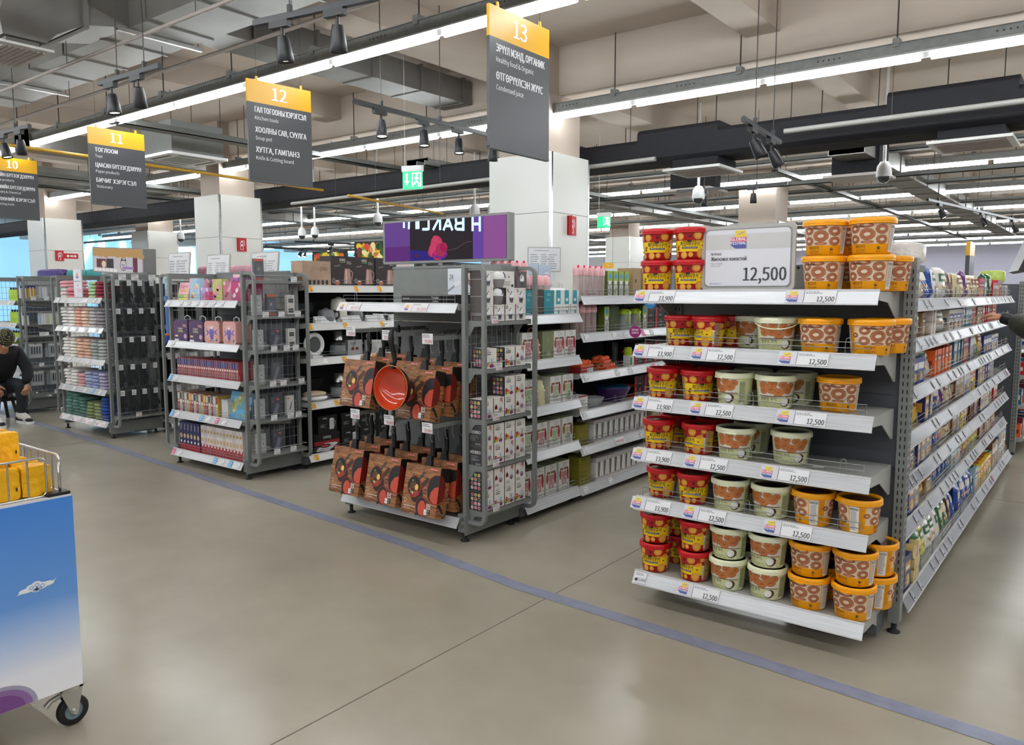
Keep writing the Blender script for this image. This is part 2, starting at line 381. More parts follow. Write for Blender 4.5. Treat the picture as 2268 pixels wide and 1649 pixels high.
mb.box((-8.2,2.86,3.6),(-7.6,3.12,3.66),DUCT); mb.build('diffuser',r)
r=empty('air_duct'); tag(r,'flat galvanised duct running away between sign 12 and sign 13','air duct')
mb=MB(); mb.box((-7.55,4.58,4.0),(-7.05,8.28,4.3),DUCT)
for i in range(5): mb.box((-7.57,4.9+i*.8,3.99),(-7.03,4.93+i*.8,4.32),DUCT)
mb.build('duct_body',r)
for x,y0,y1,z in ((-20,9.95,26,3.6),(-16.8,4,9.2,3.6),(-13.2,5,7.8,3.6),(-10.2,10.2,26,3.55),(-3.6,12.5,34,3.55),(2.3,12,30,3.55)):
    mb=MB(); mb.box((x,y0,z),(x+.5,y1,z+.28),DUCT)
    for i in range(int((y1-y0)/1.2)): mb.box((x-.015,y0+i*1.2,z-.012),(x+.515,y0+i*1.2+.03,z+.29),DUCT)
    o=mb.build('air_duct'); REG.append((o,'distant galvanised duct running away from the signs',"between the ceiling beams",'air duct','distant galvanised ducts','from the blue wall'))
r=empty('insulated_duct'); tag(r,'large black foam-wrapped air duct crossing the ceiling beyond sign 13','air duct')
mb=MB(); 
for a,b,h in ((-6.0,-5.1,.3),(-5.1,-4.0,.42),(-4.0,-2.1,.34),(-2.1,-.9,.46),(-.9,9,.36)): mb.cbox((a,9.3,3.17),(b,9.9,3.17+h),DUCTB,.05,0)
mb.cbox((-30,9.3,3.17),(-6.0,9.9,3.5),DUCTB,.05,0)
mb.build('duct_body',r)
for x in (-4.3,-1.3,1.6): 
    mb=MB(); mb.box((x-.3,9.32,3.05),(x+.3,9.9,3.165),DUCTB); mb.build('duct_outlet',r)
for x in (-4.3,-1.3,1.6):
    mb=MB(); mb.box((x-.38,9.2,3.02),(x+.38,9.95,3.05),REFL)
    for i in range(7): mb.box((x-.32,9.27+i*.09,3.01),(x+.32,9.31+i*.09,3.02),PIPE)
    mb.build('diffuser',r)
for i,(x,y) in enumerate(((-6.2,13.2),(-3.4,13.2),(-.4,13.2),(2.7,13.2),(-9.5,13.2))):
    mb=MB(); mb.box((x-.35,y,3.35),(x+.35,y+.6,3.9),DUCTB); mb.box((x-.45,y-.1,3.3),(x+.45,y+.7,3.34),PIPE); o=mb.build('air_outlet')
    REG.append((o,'square black ceiling air outlet','beyond the black duct','air outlet','black air outlets','from the widest column'))
trays=[(10.6,3.35,.12),(13.9,3.75,.2),(14.4,3.4,.05),(17.2,3.6,.2),(18.2,3.9,.06),(21.3,3.6,.22),(25.6,3.65,.22),(30,3.6,.25),(34.5,3.6,.25)]
for i,(y,z,w) in enumerate(trays):
    mb=MB(); mb.box((-34,y,z),(12,y+w,z+.012),CTRAY); mb.box((-34,y,z),(12,y+.01,z+.07),CTRAY); mb.box((-34,y+w-.01,z),(12,y+w,z+.07),CTRAY)
    for j in range(36):
        x=-33+j*1.22+(j*7%5)*.05; mb.cyl((x,y+w/2,z),(x,y+w/2,4.495),.006,ROD,4)
    o=mb.build('cable_tray'); REG.append((o,'long zinc cable tray hung across the store ceiling','parallel to the light rows','cable tray','cable trays under the ceiling','from the camera'))
for i,(x,z,w,y0,y1) in enumerate(((-17.5,3.6,.2,5,30),(-15.2,3.5,.25,5,30),(-10.3,3.62,.2,5,30),(-8.8,3.45,.18,9,34),(-5.0,3.6,.12,14,36))):
    mb=MB(); mb.box((x,y0,z),(x+w,y1,z+.012),CTRAY); mb.box((x,y0,z),(x+.01,y1,z+.08),CTRAY); mb.box((x+w-.01,y0,z),(x+w,y1,z+.08),CTRAY)
    for j in range(int((y1-y0)/1.6)): mb.cyl((x+w/2,y0+j*1.6+.3,z),(x+w/2,y0+j*1.6+.3,4.495),.006,ROD,4)
    o=mb.build('cable_tray'); REG.append((o,'long zinc cable tray running away from the aisle signs','crossing the light rows','cable tray','cable trays under the ceiling','from the blue wall'))
def pipe(pts,r,m,label):
    mb=MB(); mb.tube(pts,r,m,8)
    for a,b in zip(pts,pts[1:]):
        n=max(1,int((Vector(b)-Vector(a)).length/2))
        for i in range(n): q=Vector(a).lerp(Vector(b),(i+.5)/n); mb.cyl(q,(q.x,q.y,3.935 if 3.8<q.y<4.7 and q.x<-2.9 else 3.16 if q.z<3.16 and 9.2<q.y<10 else 4.495),.004,ROD,4)
    return tag(mb.build('pipe'),label,'pipe')
pipe([(-14,3.66,3.7),(-2.5,3.6,3.7)],.018,PIPE,'thin white pipe crossing under the big galvanised duct')
pipe([(-15,4.34,3.7),(-2.5,4.28,3.7)],.018,PIPE,'thin white pipe running just beyond track spotlights above signs 10 to 12')
pipe([(-3.1,9.05,3.30),(8,9.05,3.34)],.03,M('grey_pipe','#8d8b86',.5),'grey metal pipe running along the black foam duct')
pipe([(-12,9.05,3.1),(-4.7,9.05,3.16)],.03,M('grey_pipe'),'grey metal pipe between exit sign and the widest column')
pipe([(-10.9,3.4,3.3),(-10.95,4.48,3.3),(-11.3,9.2,3.3)],.022,YEL,'yellow gas pipe passing behind signs 11 and 12')
pipe([(-9.6,8.3,3.0),(-9.98,9.81,3.0),(-10.35,11.3,3.0)],.02,YEL,'short yellow gas pipe between sign 12 and the purple screen')
r=empty('smoke_detector',(-4.35,5.9,4.5)); tag(r,'white smoke detector on the ceiling beside sign 13','smoke detector')
mb=MB(); mb.lathe([(.05,0),(.06,-.02),(.06,-.04),(.03,-.07)],WHITE,16); mb.build('housing',r); mb=MB(); mb.box((-.12,-.03,-.09),(-.0,.03,-.01),WHITE); mb.build('junction_box',r)
# cassette air conditioner
r=empty('air_conditioner',(-11.55,6.72,3.52)); tag(r,'ceiling cassette air conditioner with grey box between signs 11 and 12','air conditioner')
mb=MB(); mb.cbox((-.48,-.48,0),(.48,.48,.04),WHITE,.03); d=D(mb,flat((0,0,-.0005),(1,0,0),(0,-1,0)))
for a in range(4):
    c,s_=math.cos(a*PI/2),math.sin(a*PI/2); q=lambda u,v:(u*c-v*s_,u*s_+v*c)
    d.poly([q(-.28,.33),q(.28,.33),q(.28,.39),q(-.28,.39)],BLK)
d.rect(-.26,-.26,.26,.26,'#a8a8a4')
for i in range(9): d.rect(-.25,-.25+i*.056,.25,-.235+i*.056,'#7c7c78',2)
mb.build('grille',r); mb=MB(); mb.box((-.42,-.42,.04),(.42,.42,.5),GREY); [mb.cyl((a*.4,b*.4,.5),(a*.4,b*.4,.975),.006,ROD,4) for a in (-1,1) for b in (-1,1)]; mb.build('casing',r)
# ---------------------------------------------------------------- track spotlights
def spot_meshes():
    a=MB(); a.lathe([(.036,.0),(.043,-.03),(.052,-.10),(.058,-.16),(.055,-.165),(.05,-.15)],M('black_lamp_body','#1c1c1e',.4),20,caps=(True,False))
    for i in range(5): a.box((-.018+i*.008,.036,-.1),(-.014+i*.008,.052,-.02),BLK)
    e=MB(); e.lathe([(.048,-.150),(.02,-.148)],M('spot_lens_lit','#fff4e0',.4,emit=5),16,caps=(False,True))
    b=MB(); b.box((-.10,-.022,-.045),(.06,.022,0),BLK); b.cyl((0,0,-.045),(0,0,-.10),.012,BLK,8)
    return a.mesh('spot_head'),e.mesh('spot_lens'),b.mesh('spot_adapter')
SH,SL,SA=spot_meshes()
def track(loc,rz,L,spots,label,rods=(),lens=True):
    r=empty('track_spotlights',loc,rz); tag(r,label,'track light','black track spotlights')
    mb=MB(); mb.box((0,-.02,0),(L,.02,.035),M('black_track','#202124',.4)); mb.box((0,-.008,.035),(L,.008,.045),BLK); mb.build('track',r)
    for x in rods:
        mb=MB(); mb.cyl((x,0,.04),(x,0,4.5-loc[2]),.005,ROD,5); mb.box((x-.012,-.015,.03),(x+.012,.015,.09),BLK); mb.build('hanger_rod',r)
    for x,ax,az in spots:
        b=use('spot_adapter',SA,r,(x,0,0)); h=use('spot_head',SH,b,(0,0,-.1),(ax,0,az)); 
        if lens: use('spot_lens',SL,h)
    return r
track((-4.78,3.34,3.3),.17,1.05,[(.25,.15,0),(.72,.15,.5)],'black two-lamp track spotlight hanging highest, above sign 12',(.32,.85))
track((-7.2,3.43,3.3),.04,.95,[(.2,-.1,2.2),(.62,.35,.9)],'black two-lamp track spotlight with dangling cable above the toys sign',(.3,.72))
track((-10.7,3.75,3.3),.04,1.1,[(.45,-.2,2.2),(.85,.35,.9)],'black two-lamp track spotlight above the cleaning goods sign',(.3,.75))
track((-5.86,5.16,3.28),PI/2,2.3,[(.35,.15,2.6),(.95,.1,2.6),(1.5,.1,2.6),(2.1,-.1,2.6)],'long black track with four spotlights between sign 12 and sign 13',(.35,1.2,2.0))
track((-2.54,6.42,2.9),PI/2+.09,1.2,[(.3,.5,3.6),(.9,.5,3.6)],'grey two-lamp track spotlight hanging before the black duct',(.35,.95))
track((-6.3,12.95,3.25),.08,1.9,[(.5,.1,0),(1.35,.1,0)],'distant black track spotlight bar above the white price board on the bucket rack',(.5,1.4))
track((-13.6,13.4,3.1),.05,1.8,[(.6,.3,3.),(1.2,.3,3.)],'distant black two-lamp track spotlight above the kettle boxes',(.5,1.3))
track((-9.9,13.1,3.25),.05,1.5,[(.4,.1,3.),(1.1,.1,3.)],'distant black track spotlight bar above the purple screen',(.4,1.1))
track((-2.6,14.6,3.0),PI/2-.15,5.5,[(.6,.5,3.2),(2.9,.5,3.2),(5.0,.5,3.2)],'distant grey track with three spotlights above the snack shelves',(.5,2.6,4.9))
track((-22.5,13.8,2.95),PI/2*.98,5.0,[(.3,.7,2.),(1.1,.7,1.6),(1.9,.5,2.2),(3.6,.6,2.),(4.6,.6,1.4)],'distant black track with five spotlights above the tilted advertising screen',(.5,2.6,4.5))
track((-16.5,12.5,2.75),PI/2-.25,9.,[(1.,.8,2.),(2.8,.8,1.6),(4.2,.8,2.2),(5.7,.8,2.),(7.2,.8,1.4)],'long distant black track of spotlights over the fruit and vegetable pictures',(.5,3,6,8.5))
track((-18.5,12.5,2.7),PI/2-.25,9.,[(1.5,.8,2.),(6.0,.8,2.)],'long distant black track bar behind the kettle boxes, lower of two',(.5,3,6,8.5))
track((2.0,24,2.9),0,2.2,[(1.4,.1,3.)],'far black single spotlight track before the lavender wall',(.4,1.8))
# ---------------------------------------------------------------- cameras and exit signs
def dome(x,y,z,label):
    r=empty('security_camera',(x,y,z)); tag(r,label,'camera','white dome cameras on poles')
    mb=MB(); mb.cyl((0,0,.18),(0,0,4.5-z),.022,WHITE,8); mb.build('pole',r)
    mb=MB(); mb.lathe([(.05,.2),(.09,.14),(.1,.05),(.1,0)],WHITE,16); mb.build('housing',r)
    mb=MB(); mb.blob((0,0,0),(.085,.085,.085),M('smoked_dome','#3a3d42',.1,spec=.8),14,8); mb.build('dome',r)
dome(-5.47,12.03,3.0,'white dome camera on pole beside the two-lamp grey spotlights')
dome(-2.62,11.63,3.05,'white dome camera on pole above the yellow buckets')
dome(-12.6,11.7,2.98,'white dome camera on pole between kettle boxes and purple screen')
dome(-9.9,11.7,2.98,'white dome camera over the purple screen, one farther from the column'); dome(-9.5,11.75,2.98,'white dome camera over the purple screen, one nearer the column')
dome(-20.4,11.7,2.95,'white dome camera on pole above the tilted advertising screen'); dome(-16.2,12.5,2.9,'white dome camera above the fruit pictures, nearer the narrow column'); dome(-15.7,12.5,2.9,'white dome camera above the fruit pictures, nearer the exit sign')
def exit_sign(loc,rz,label,flip=False):
    r=empty('exit_sign',loc,rz); tag(r,label,'sign')
    mb=MB(); mb.cbox((-.14,-.03,.05),(.14,.03,.12),WHITE,.01); mb.cyl((-.1,0,.12),(-.1,0,4.5-loc[2]),.003,WHITE,4); mb.build('lamp_housing',r)
    G=M('exit_green_lit','#1fa763',.4,emit=.9); Wt=M('exit_white_lit','#ffffff',.4,emit=1.2)
    mb=MB(); mb.box((-.13,-.008,-.16),(.13,.008,.05),G); d=D(mb,front(-.008)); s=-1 if flip else 1
    d.rect(s*-.075-.01,-.06,s*-.075+.01,.03,Wt); d.poly([(s*-.075-.03,-.06),(s*-.075,-.11),(s*-.075+.03,-.06)],Wt)
    d.line([(.0,-.13),(.0,.03),(.11,.03),(.11,-.13)],.01,Wt); d.circ(.06,.005,.014,Wt,2); d.line([(.06,-.01),(.05,-.06),(.08,-.09),(.085,-.13)],.018,Wt,2); d.line([(.05,-.06),(.03,-.1),(.015,-.1)],.015,Wt,2); d.line([(.03,-.03),(.055,-.012),(.085,-.04)],.012,Wt,2)
    mb.build('panel',r)
exit_sign((-6.95,7.04,2.92),.35,'green running man exit sign with down arrow hanging above the purple screen')
exit_sign((-7.93,13.2,2.9),.2,'small distant green exit sign with down arrow just past the widest column',True)
# ---------------------------------------------------------------- aisle signs
SY=M('sign_yellow','#f0b41c',.35); SG=M('sign_charcoal','#4c4d50',.38); SWH=M('sign_white_print','#f4f4f4',.5)
def aisle_sign(loc,rz,num,lines,label,h=.9,w=.68):
    r=empty('aisle_sign',loc,rz); tag(r,label,'sign','hanging aisle number signs')   # origin at top centre; face +X local
    mb=MB(); mb.box((-.012,-w/2,-.2),(.012,w/2,0),SY); d=D(mb,right(.012)); d.text(num,-.005,-.155,.112,SWH,1,'c',bold=.045)
    for y in (-w/2+.1,w/2-.1): mb.cbox((-.006,y-.012,0),(.006,y+.012,.035),SY,.002)
    mb.build('number_panel',r)
    mb=MB(); mb.box((-.012,-w/2,-h),(.012,w/2,-.2),SG); mb.box((-.016,-w/2,-h-.01),(.016,w/2,-h+.006),DGREY); d=D(mb,right(.012)); v=-.285
    for a,b,wd in lines:
        d.text(a,-w/2+.07,v,.05,SWH,1,'l',bold=.045,wid=wd); d.text(b,-w/2+.07,v-.066,.032,SWH,1,'l',sx=.9); v-=.178
    mb.build('text_panel',r)
    mb=MB()
    for y in (-w/2+.1,w/2-.1): mb.cyl((0,y,.03),(0,y,4.5-loc[2]),.0015,ROD,4)
    mb.build('wire',r)
aisle_sign((-3.37,4.465,3.37),0,'13',[('ЭРҮҮЛ МЭНД, ОРГАНИК','Healthy food & Organic',.55),('ӨТГӨРҮҮЛСЭН ЖҮҮС','Condensed juice',.53)],'hanging aisle sign 13, the largest, yellow over charcoal',.91,.68)
aisle_sign((-6.32,4.66,3.42),-.10,'12',[('ГАЛ ТОГООНЫ ХЭРЭГСЭЛ','Kitchen tools',.53),('ХООЛНЫ САВ, СУУЛГА','Soup pot',.53),('ХУТГА, ГАМПАНЗ','Knife & Cutting board',.45)],'hanging aisle sign 12 listing kitchen tools, yellow over charcoal',.9,.66)
aisle_sign((-9.8,4.84,3.46),0,'11',[('ТОГЛООМ','Toys',.27),('ЦААСАН БҮТЭЭГДЭХҮҮН','Paper products',.55),('БИЧИГ ХЭРЭГСЭЛ','Stationary',.48)],'hanging aisle sign 11 listing toys and paper, yellow over charcoal',.9,.68)
aisle_sign((-13.4,5.02,3.52),0,'10',[('АХУЙН БҮТЭЭГДЭХҮҮН','Home products',.55),('ХИМИЙН БҮТЭЭГДЭХҮҮН','Laundry & Chemical',.56),('ӨРӨӨНИЙ ХЭРЭГСЭЛ','Cleaning tools',.55)],'partly visible hanging aisle sign 10 listing chemical and cleaning goods',.9,.68)
# ================================================================ SHELVING
RT=.018   # how far a rail's foot stands out
_TG={}
def gf_logo(d,u,v,s,l=2):   # festival logo in a box of size s
    d.rect(u-.04*s+.3*s,v+.62*s,u+.92*s,v+1.0*s,'#e8cf4a',l); d.ell(u+.62*s,v+.84*s,.24*s,.05*s,'#b9a88a',l+1,rot=.3)
    d.poly([(u,v+.36*s),(u+.95*s,v+.36*s),(u+.95*s,v+.64*s),(u+.02*s,v+.64*s)],'#d4577e',l); d.poly([(u,v+.36*s),(u,v+.2*s),(u+.3*s,v),(u+.95*s,v),(u+.95*s,v+.36*s)],'#4f5c9e',l)
    d.text('GLOBAL',u+.03*s,v+.44*s,.17*s,'#ffffff',l+1,wid=.9*s,bold=.03); d.text('FESTIVAL',u+.03*s,v+.22*s,.16*s,'#ffffff',l+1,wid=.9*s,bold=.03)
def tagmesh(kind,txt=''):
    k=(kind,txt)
    if k in _TG: return _TG[k]
    mb=MB(); d=D(mb,front(0)); e=.0012
    def card(w,h,c,u=0): mb.box((u-w/2,0,-h/2),(u+w/2,e,h/2),c)
    if kind=='gf':
        card(.075,.058,'#d2d2da',-.063); gf_logo(d,-.096,-.025,.05,1); card(.125,.056,PAPER,.04)
        d.lines(-.018,.012,.09,.012,2,'#6c6e74',1); d.text(txt,.097,-.023,.023,INK,1,'r',wid=.068,bold=.03)
    elif kind=='gfred':
        card(.075,.058,'#e8dcdc',-.063); gf_logo(d,-.09,-.02,.036,1); card(.125,.056,PAPER,.04); d.lines(-.018,.012,.09,.012,2,'#6c6e74',1); d.text(txt,.095,-.023,.022,'#c2405c',1,'r',sx=.85)
    elif kind=='num': card(.045,.05,'#f2b32e'); d.text(txt,0,-.018,.036,INK,1,'c',sx=.7)
    elif kind=='blue': card(.048,.05,'#5aa9de'); d.text('ОНЫ',0,.004,.012,WHITE,1,'c',wid=.036,bold=.02); d.text('ҮНЭ',0,-.016,.012,WHITE,1,'c',wid=.034,bold=.02)
    elif kind=='pink': card(.045,.05,'#e0568a'); d.text('ЦЭВЭР',0,.004,.011,WHITE,1,'c',wid=.036); d.text('ҮНЭ',0,-.015,.013,WHITE,1,'c',wid=.03)
    elif kind=='red': card(.062,.045,PAPER); d.lines(-.028,.004,.05,.015,2,'#777980',1); d.text(txt,.028,-.018,.014,'#c2405c',1,'r',sx=.8,bold=.02)
    elif kind=='warn': card(.14,.05,PAPER); d.text('АНХААР ШИЛ!',0,-.013,.022,'#c8304e',1,'c',wid=.12,bold=.02)
    elif kind=='s13': card(.06,.052,PAPER); d.lines(-.026,.008,.05,.014,2,'#777980',1); d.circ(-.02,-.012,.008,INK,1); d.text(txt,.028,-.017,.014,INK,1,'r',sx=.8,bold=.02)
    elif kind=='n': mb.box((-.016,0,-.023),(.016,e,.023),'#b9b9bf'); d.lines(-.012,0,.022,.018,3,'#77797f',1); d.rect(-.008,-.016,.012,-.009,INK,1)
    elif kind=='m': mb.box((-.02,0,-.023),(.02,e,.023),'#b8607e')
    elif kind=='info': card(.11,.045,'#eceaea'); d.lines(-.05,-.015,.1,.034,3,'#a9a9ac',1)
    else: card(.058,.044,PAPER); d.lines(-.025,.005,.045,.012,2,'#8b8d92',1); d.text(txt or '9,900',.026,-.017,.012,INK,1,'r',sx=.8)
    _TG[k]=mb.mesh('price_tag'); return _TG[k]
def shelf(par,w,dep,z,tags=(),wire=True,rh=.05,brk=True,m=LGREY,x0=0,rail=RAIL,bh=.12,step=None):
    # local frame of par: front at y=0 facing -Y, x from x0..x0+w ; z = top of rail
    mb=MB(); zt=z-.0056
    mb.box((x0+.004,.012,zt-.028),(x0+w-.004,dep,zt),m)
    if brk:
        for x in (x0+.002,x0+w-.006):
            mb.prism([(.02,zt-.002),(dep,zt-.002),(dep,zt-bh),(dep-.03,zt-bh),(dep*.45,zt-.045),(.02,zt-.035)],lambda p,t:(t,p[0],p[1]),x,x+.004,m)
    s=mb.build('shelf',par)
    mb=MB(); v=[(x0,.012,z),(x0+w,.012,z),(x0+w,-RT,z-rh),(x0,-RT,z-rh),(x0,.016,z),(x0+w,.016,z),(x0+w,-RT+.004,z-rh-.003),(x0,-RT+.004,z-rh-.003)]
    mb.add(v,[(0,3,2,1),(4,5,6,7),(0,1,5,4),(3,7,6,2),(0,4,7,3),(1,2,6,5)],rail)
    mb.box((x0,-RT-.003,z-rh-.006),(x0+w,-RT+.006,z-rh),'#d7d7d9'); mb.box((x0,.008,z-.004),(x0+w,.016,z+.003),'#d7d7d9')
    mb.build('price_rail',s)
    if wire:
        mb=MB(); a,b=x0+.03,x0+w-.03; zz=z+.002
        for h in (.022,.045):
            mb.tube([(a,.02,zz),(a,.02,zz+h),(b,.02,zz+h),(b,.02,zz)],.0018,WIRE,5)
        n=max(2,int(w/.28))
        for i in range(n):
            x=a+.12+(b-a-.2)*i/(n-1) if n>1 else (a+b)/2
            mb.tube([(x-.012,.021,zz),(x-.012,.021,zz+.045),(x-.008,.021,zz+.058),(x,.021,zz+.063),(x+.008,.021,zz+.058),(x+.012,.021,zz+.045),(x+.012,.021,zz)],.0016,WIRE,4)
        mb.build('wire_guard',s)
    ang=math.atan2(RT+.012,rh)
    for t in tags:
        x,kind,txt=t[0],t[1],(t[2] if len(t)>2 else '')
        o=use('price_tag',tagmesh(kind,txt),s,(x,-.0078,z-rh/2),(-ang,0,0))
    return s
def slot_post(mb,x0,x1,y0,y1,z0,z1,m=GREY,face='y',slots=True):
    mb.box((x0,y0,z0),(x1,y1,z1),m)
    if slots:
        z=z0+.1
        while z<z1-.05:
            if face=='x': 
                yc=(y0+y1)/2
                for dy in (-.011,.007): mb.box((x1,yc+dy,z),(x1+.0006,yc+dy+.005,z+.018),BLK)
                for dy in (-.011,.007): mb.box((x0-.0006,yc+dy,z),(x0,yc+dy+.005,z+.018),BLK)
            else:
                xc=(x0+x1)/2
                for dx in (-.011,.007): mb.box((xc+dx,y0-.0006,z),(xc+dx+.005,y0,z+.018),BLK)
            z+=.034
def slot_marks(mb,x0,x1,y0,y1,z0,z1):
    z=z0+.1; yc=(y0+y1)/2
    while z<z1-.05:
        for dy in (-.013,.008): mb.box((x1,yc+dy,z),(x1+.0006,yc+dy+.005,z+.018),BLK)
        z+=.034
def foot(mb,x,y): mb.lathe([(.028,0),(.028,.006),(.012,.014),(.012,.05)],RUB,12,(x,y,0))
# ---------------------------------------------------------------- bucket rack (end of the right-hand aisle)
G3X0,G3X1,G3Y=-1.79,-.69,3.30
g=empty('shelving_unit',(G3X0,G3Y,0)); tag(g,'grey end-cap shelving rack holding cookie buckets, in front of the snack aisle','shelf rack')
mb=MB(); w=G3X1-G3X0
for z0,z1 in ((.1,.42),(.42,.74),(.74,1.06),(1.06,1.38),(1.38,1.61)): mb.box((.03,.385,z0+.002),(w-.03,.40,z1-.002),BACK if z0<1.3 else GREY)
mb.build('back_panel',g)
for x in (0,w-.035):
    mb=MB(); slot_post(mb,x,x+.045,.37,.43,.05,1.645,GREY,'y'); slot_marks(mb,x,x+.045,.37,.43,.05,1.645); foot(mb,x+.02,.40); mb.build('upright',g)
R3=[(1.51,[(.085,'gf','13,900'),(.79,'gf','12,500')]),(1.255,[(.085,'gf','13,900'),(.375,'gf','12,500'),(.77,'gf','12,500')]),
 (1.008,[(.085,'gf','13,900'),(.375,'gf','12,500'),(.77,'gf','12,500')]),(.762,[(.085,'gf','13,900'),(.355,'gf','12,500'),(.71,'gf','12,500')]),
 (.525,[(.085,'gf','13,900'),(.355,'gf','12,500'),(.73,'gf','12,500')]),(.158,[(.04,'s13','13,900'),(.335,'gf','12,500')])]
for i,(z,tg) in enumerate(R3):
    shelf(g,w-.05,.37,z,tg,wire=(0<i<5),rh=.053,bh=.13,x0=.0)
mb=MB(); mb.box((.03,.24,.03),(.07,.36,.12),DGREY); mb.box((w-.09,.24,.03),(w-.05,.36,.12),DGREY); mb.build('base',g)
# big price board on the top shelf
r=empty('price_board',(-1.30,3.37,1.51),-.04); tag(r,'large white price board reading 12,500 in a grey frame between red and yellow buckets','sign')
mb=MB(); FRM=M('grey_plastic_frame','#b4b2ae',.4)
def rrect(w,h,rad,n=5,z0=0):
    p=[]
    for cx_,cz_,a0 in ((w/2-rad,h-rad,0),(-w/2+rad,h-rad,90),(-w/2+rad,rad,180),(w/2-rad,rad,270)):
        for i in range(n): a=math.radians(a0+90*i/(n-1)); p.append((cx_+rad*math.cos(a),cz_+rad*math.sin(a)+z0))
    return p
mb.prism(rrect(.425,.283,.022),lambda p,t:(p[0],t,p[1]),0,.014,FRM); mb.prism(rrect(.395,.255,.018,5,.014),lambda p,t:(p[0],t,p[1]),-.002,0,'#8d8c89')
mb.build('frame',r)
mb=MB(); mb.prism(rrect(.385,.245,.02,5,.019),lambda p,t:(p[0],t,p[1]),-.003,-.0021,'#dcdce3'); d=D(mb,front(-.003))
d.rect(-.1925,.178,.1925,.245,'#cbcac9'); gf_logo(d,-.075,.182,.078,2)
d.text('No Brand',-.165,.155,.011,INK,2,sx=.75,bold=.02); d.text('Жигнэмэг кокостой',-.165,.13,.017,INK,2,wid=.165,bold=.04); d.text('Килон /South/',-.165,.115,.006,'#50525a',2); d.text('100гр-3,125',-.165,.105,.006,'#50525a',2)
d.text('12,500',.178,.042,.056,'#434449',2,'r',wid=.19,bold=.035); d.text('2087685973117',-.17,.026,.006,'#4a5a8a',2)
mb.build('price_card',r); mb=MB(); mb.box((-.14,-.004,-.002),(-.12,.03,.006),FRM); mb.box((.12,-.004,-.002),(.14,.03,.006),FRM); mb.build('foot_clip',r)
# ---------------------------------------------------------------- snack run behind the bucket rack
SNZ=[1.47,1.285,1.055,.84,.63,.41,.12]; SNX=-.735; SNY0,SNY1=3.80,8.10
g=empty('shelving_unit',(SNX,SNY0,0),PI/2); tag(g,'long snack shelving run with seven crowded shelves behind the bucket rack','shelf rack')
L=SNY1-SNY0
mb=MB(); mb.box((0,.46,.05),(L,.48,1.62),BLACKP); mb.build('back_panel',g)
for i,x in enumerate((-.02,L/3,2*L/3,L)):
    mb=MB(); slot_post(mb,x-.02,x+.02,.42,.46,.03,1.63,GREY,'y',False); mb.build('upright',g)
rr=random.Random(11)
for i,z in enumerate(SNZ):
    dx=0 if i<6 else -.05
    bays=[(0,L/2),(L/2,L/2)]
    for bx,bw in bays:
        tg=[]; x=bx+.15
        while x<bx+bw-.06:
            if rr.random()<.55: tg.append((x,rr.choice(['n']*9+['m'] if i>2 else ['n','n','info','n']),rr.choice(['3,190','4,590','2,890','5,200','1,990'])))
            x+=rr.uniform(.085,.19)
        s=shelf(g,bw-.006,.42,z,tg,rail=M('shaded_price_rail','#8b8c93',.3,noise=(3,.1,(1,1,40))),wire=True,rh=.05,x0=bx,brk=(i<6),bh=.05)  # rail colour darkened to carry the shade of the snack shelves
        if dx: s.location.y=dx
mb=MB(); mb.box((0,.05,.0),(L,.44,.07),DGREY); mb.build('base',g)
# the unit closing the far end of the snack aisle
g=empty('shelving_unit',(-1.85,8.55,0)); tag(g,'dark far end panel rack beyond the snack shelves','shelf rack')
mb=MB()
for z0,z1 in ((.1,.4),(.4,.8),(.8,1.2),(1.2,1.58)): mb.box((0,0,z0+.003),(1.12,.02,z1-.003),BACK)
mb.build('back_panel',g)
mb=MB(); slot_post(mb,1.12,1.165,-.01,.05,.02,1.6,GREY,'y'); foot(mb,1.14,.02); mb.build('upright',g)
g2=empty('shelving_unit',(-.62,8.65,0),PI/2); tag(g2,'far shelving run behind the shopper in the green coat','shelf rack')
for z in (1.3,1.02,.74,.46,.15): shelf(g2,4.0,.45,z,[(x*.3+.2,'p','2,900') for x in range(10)],rh=.045)
mb=MB(); mb.box((0,.46,.03),(4,.48,1.6),BLACKP); mb.build('back_panel',g2)
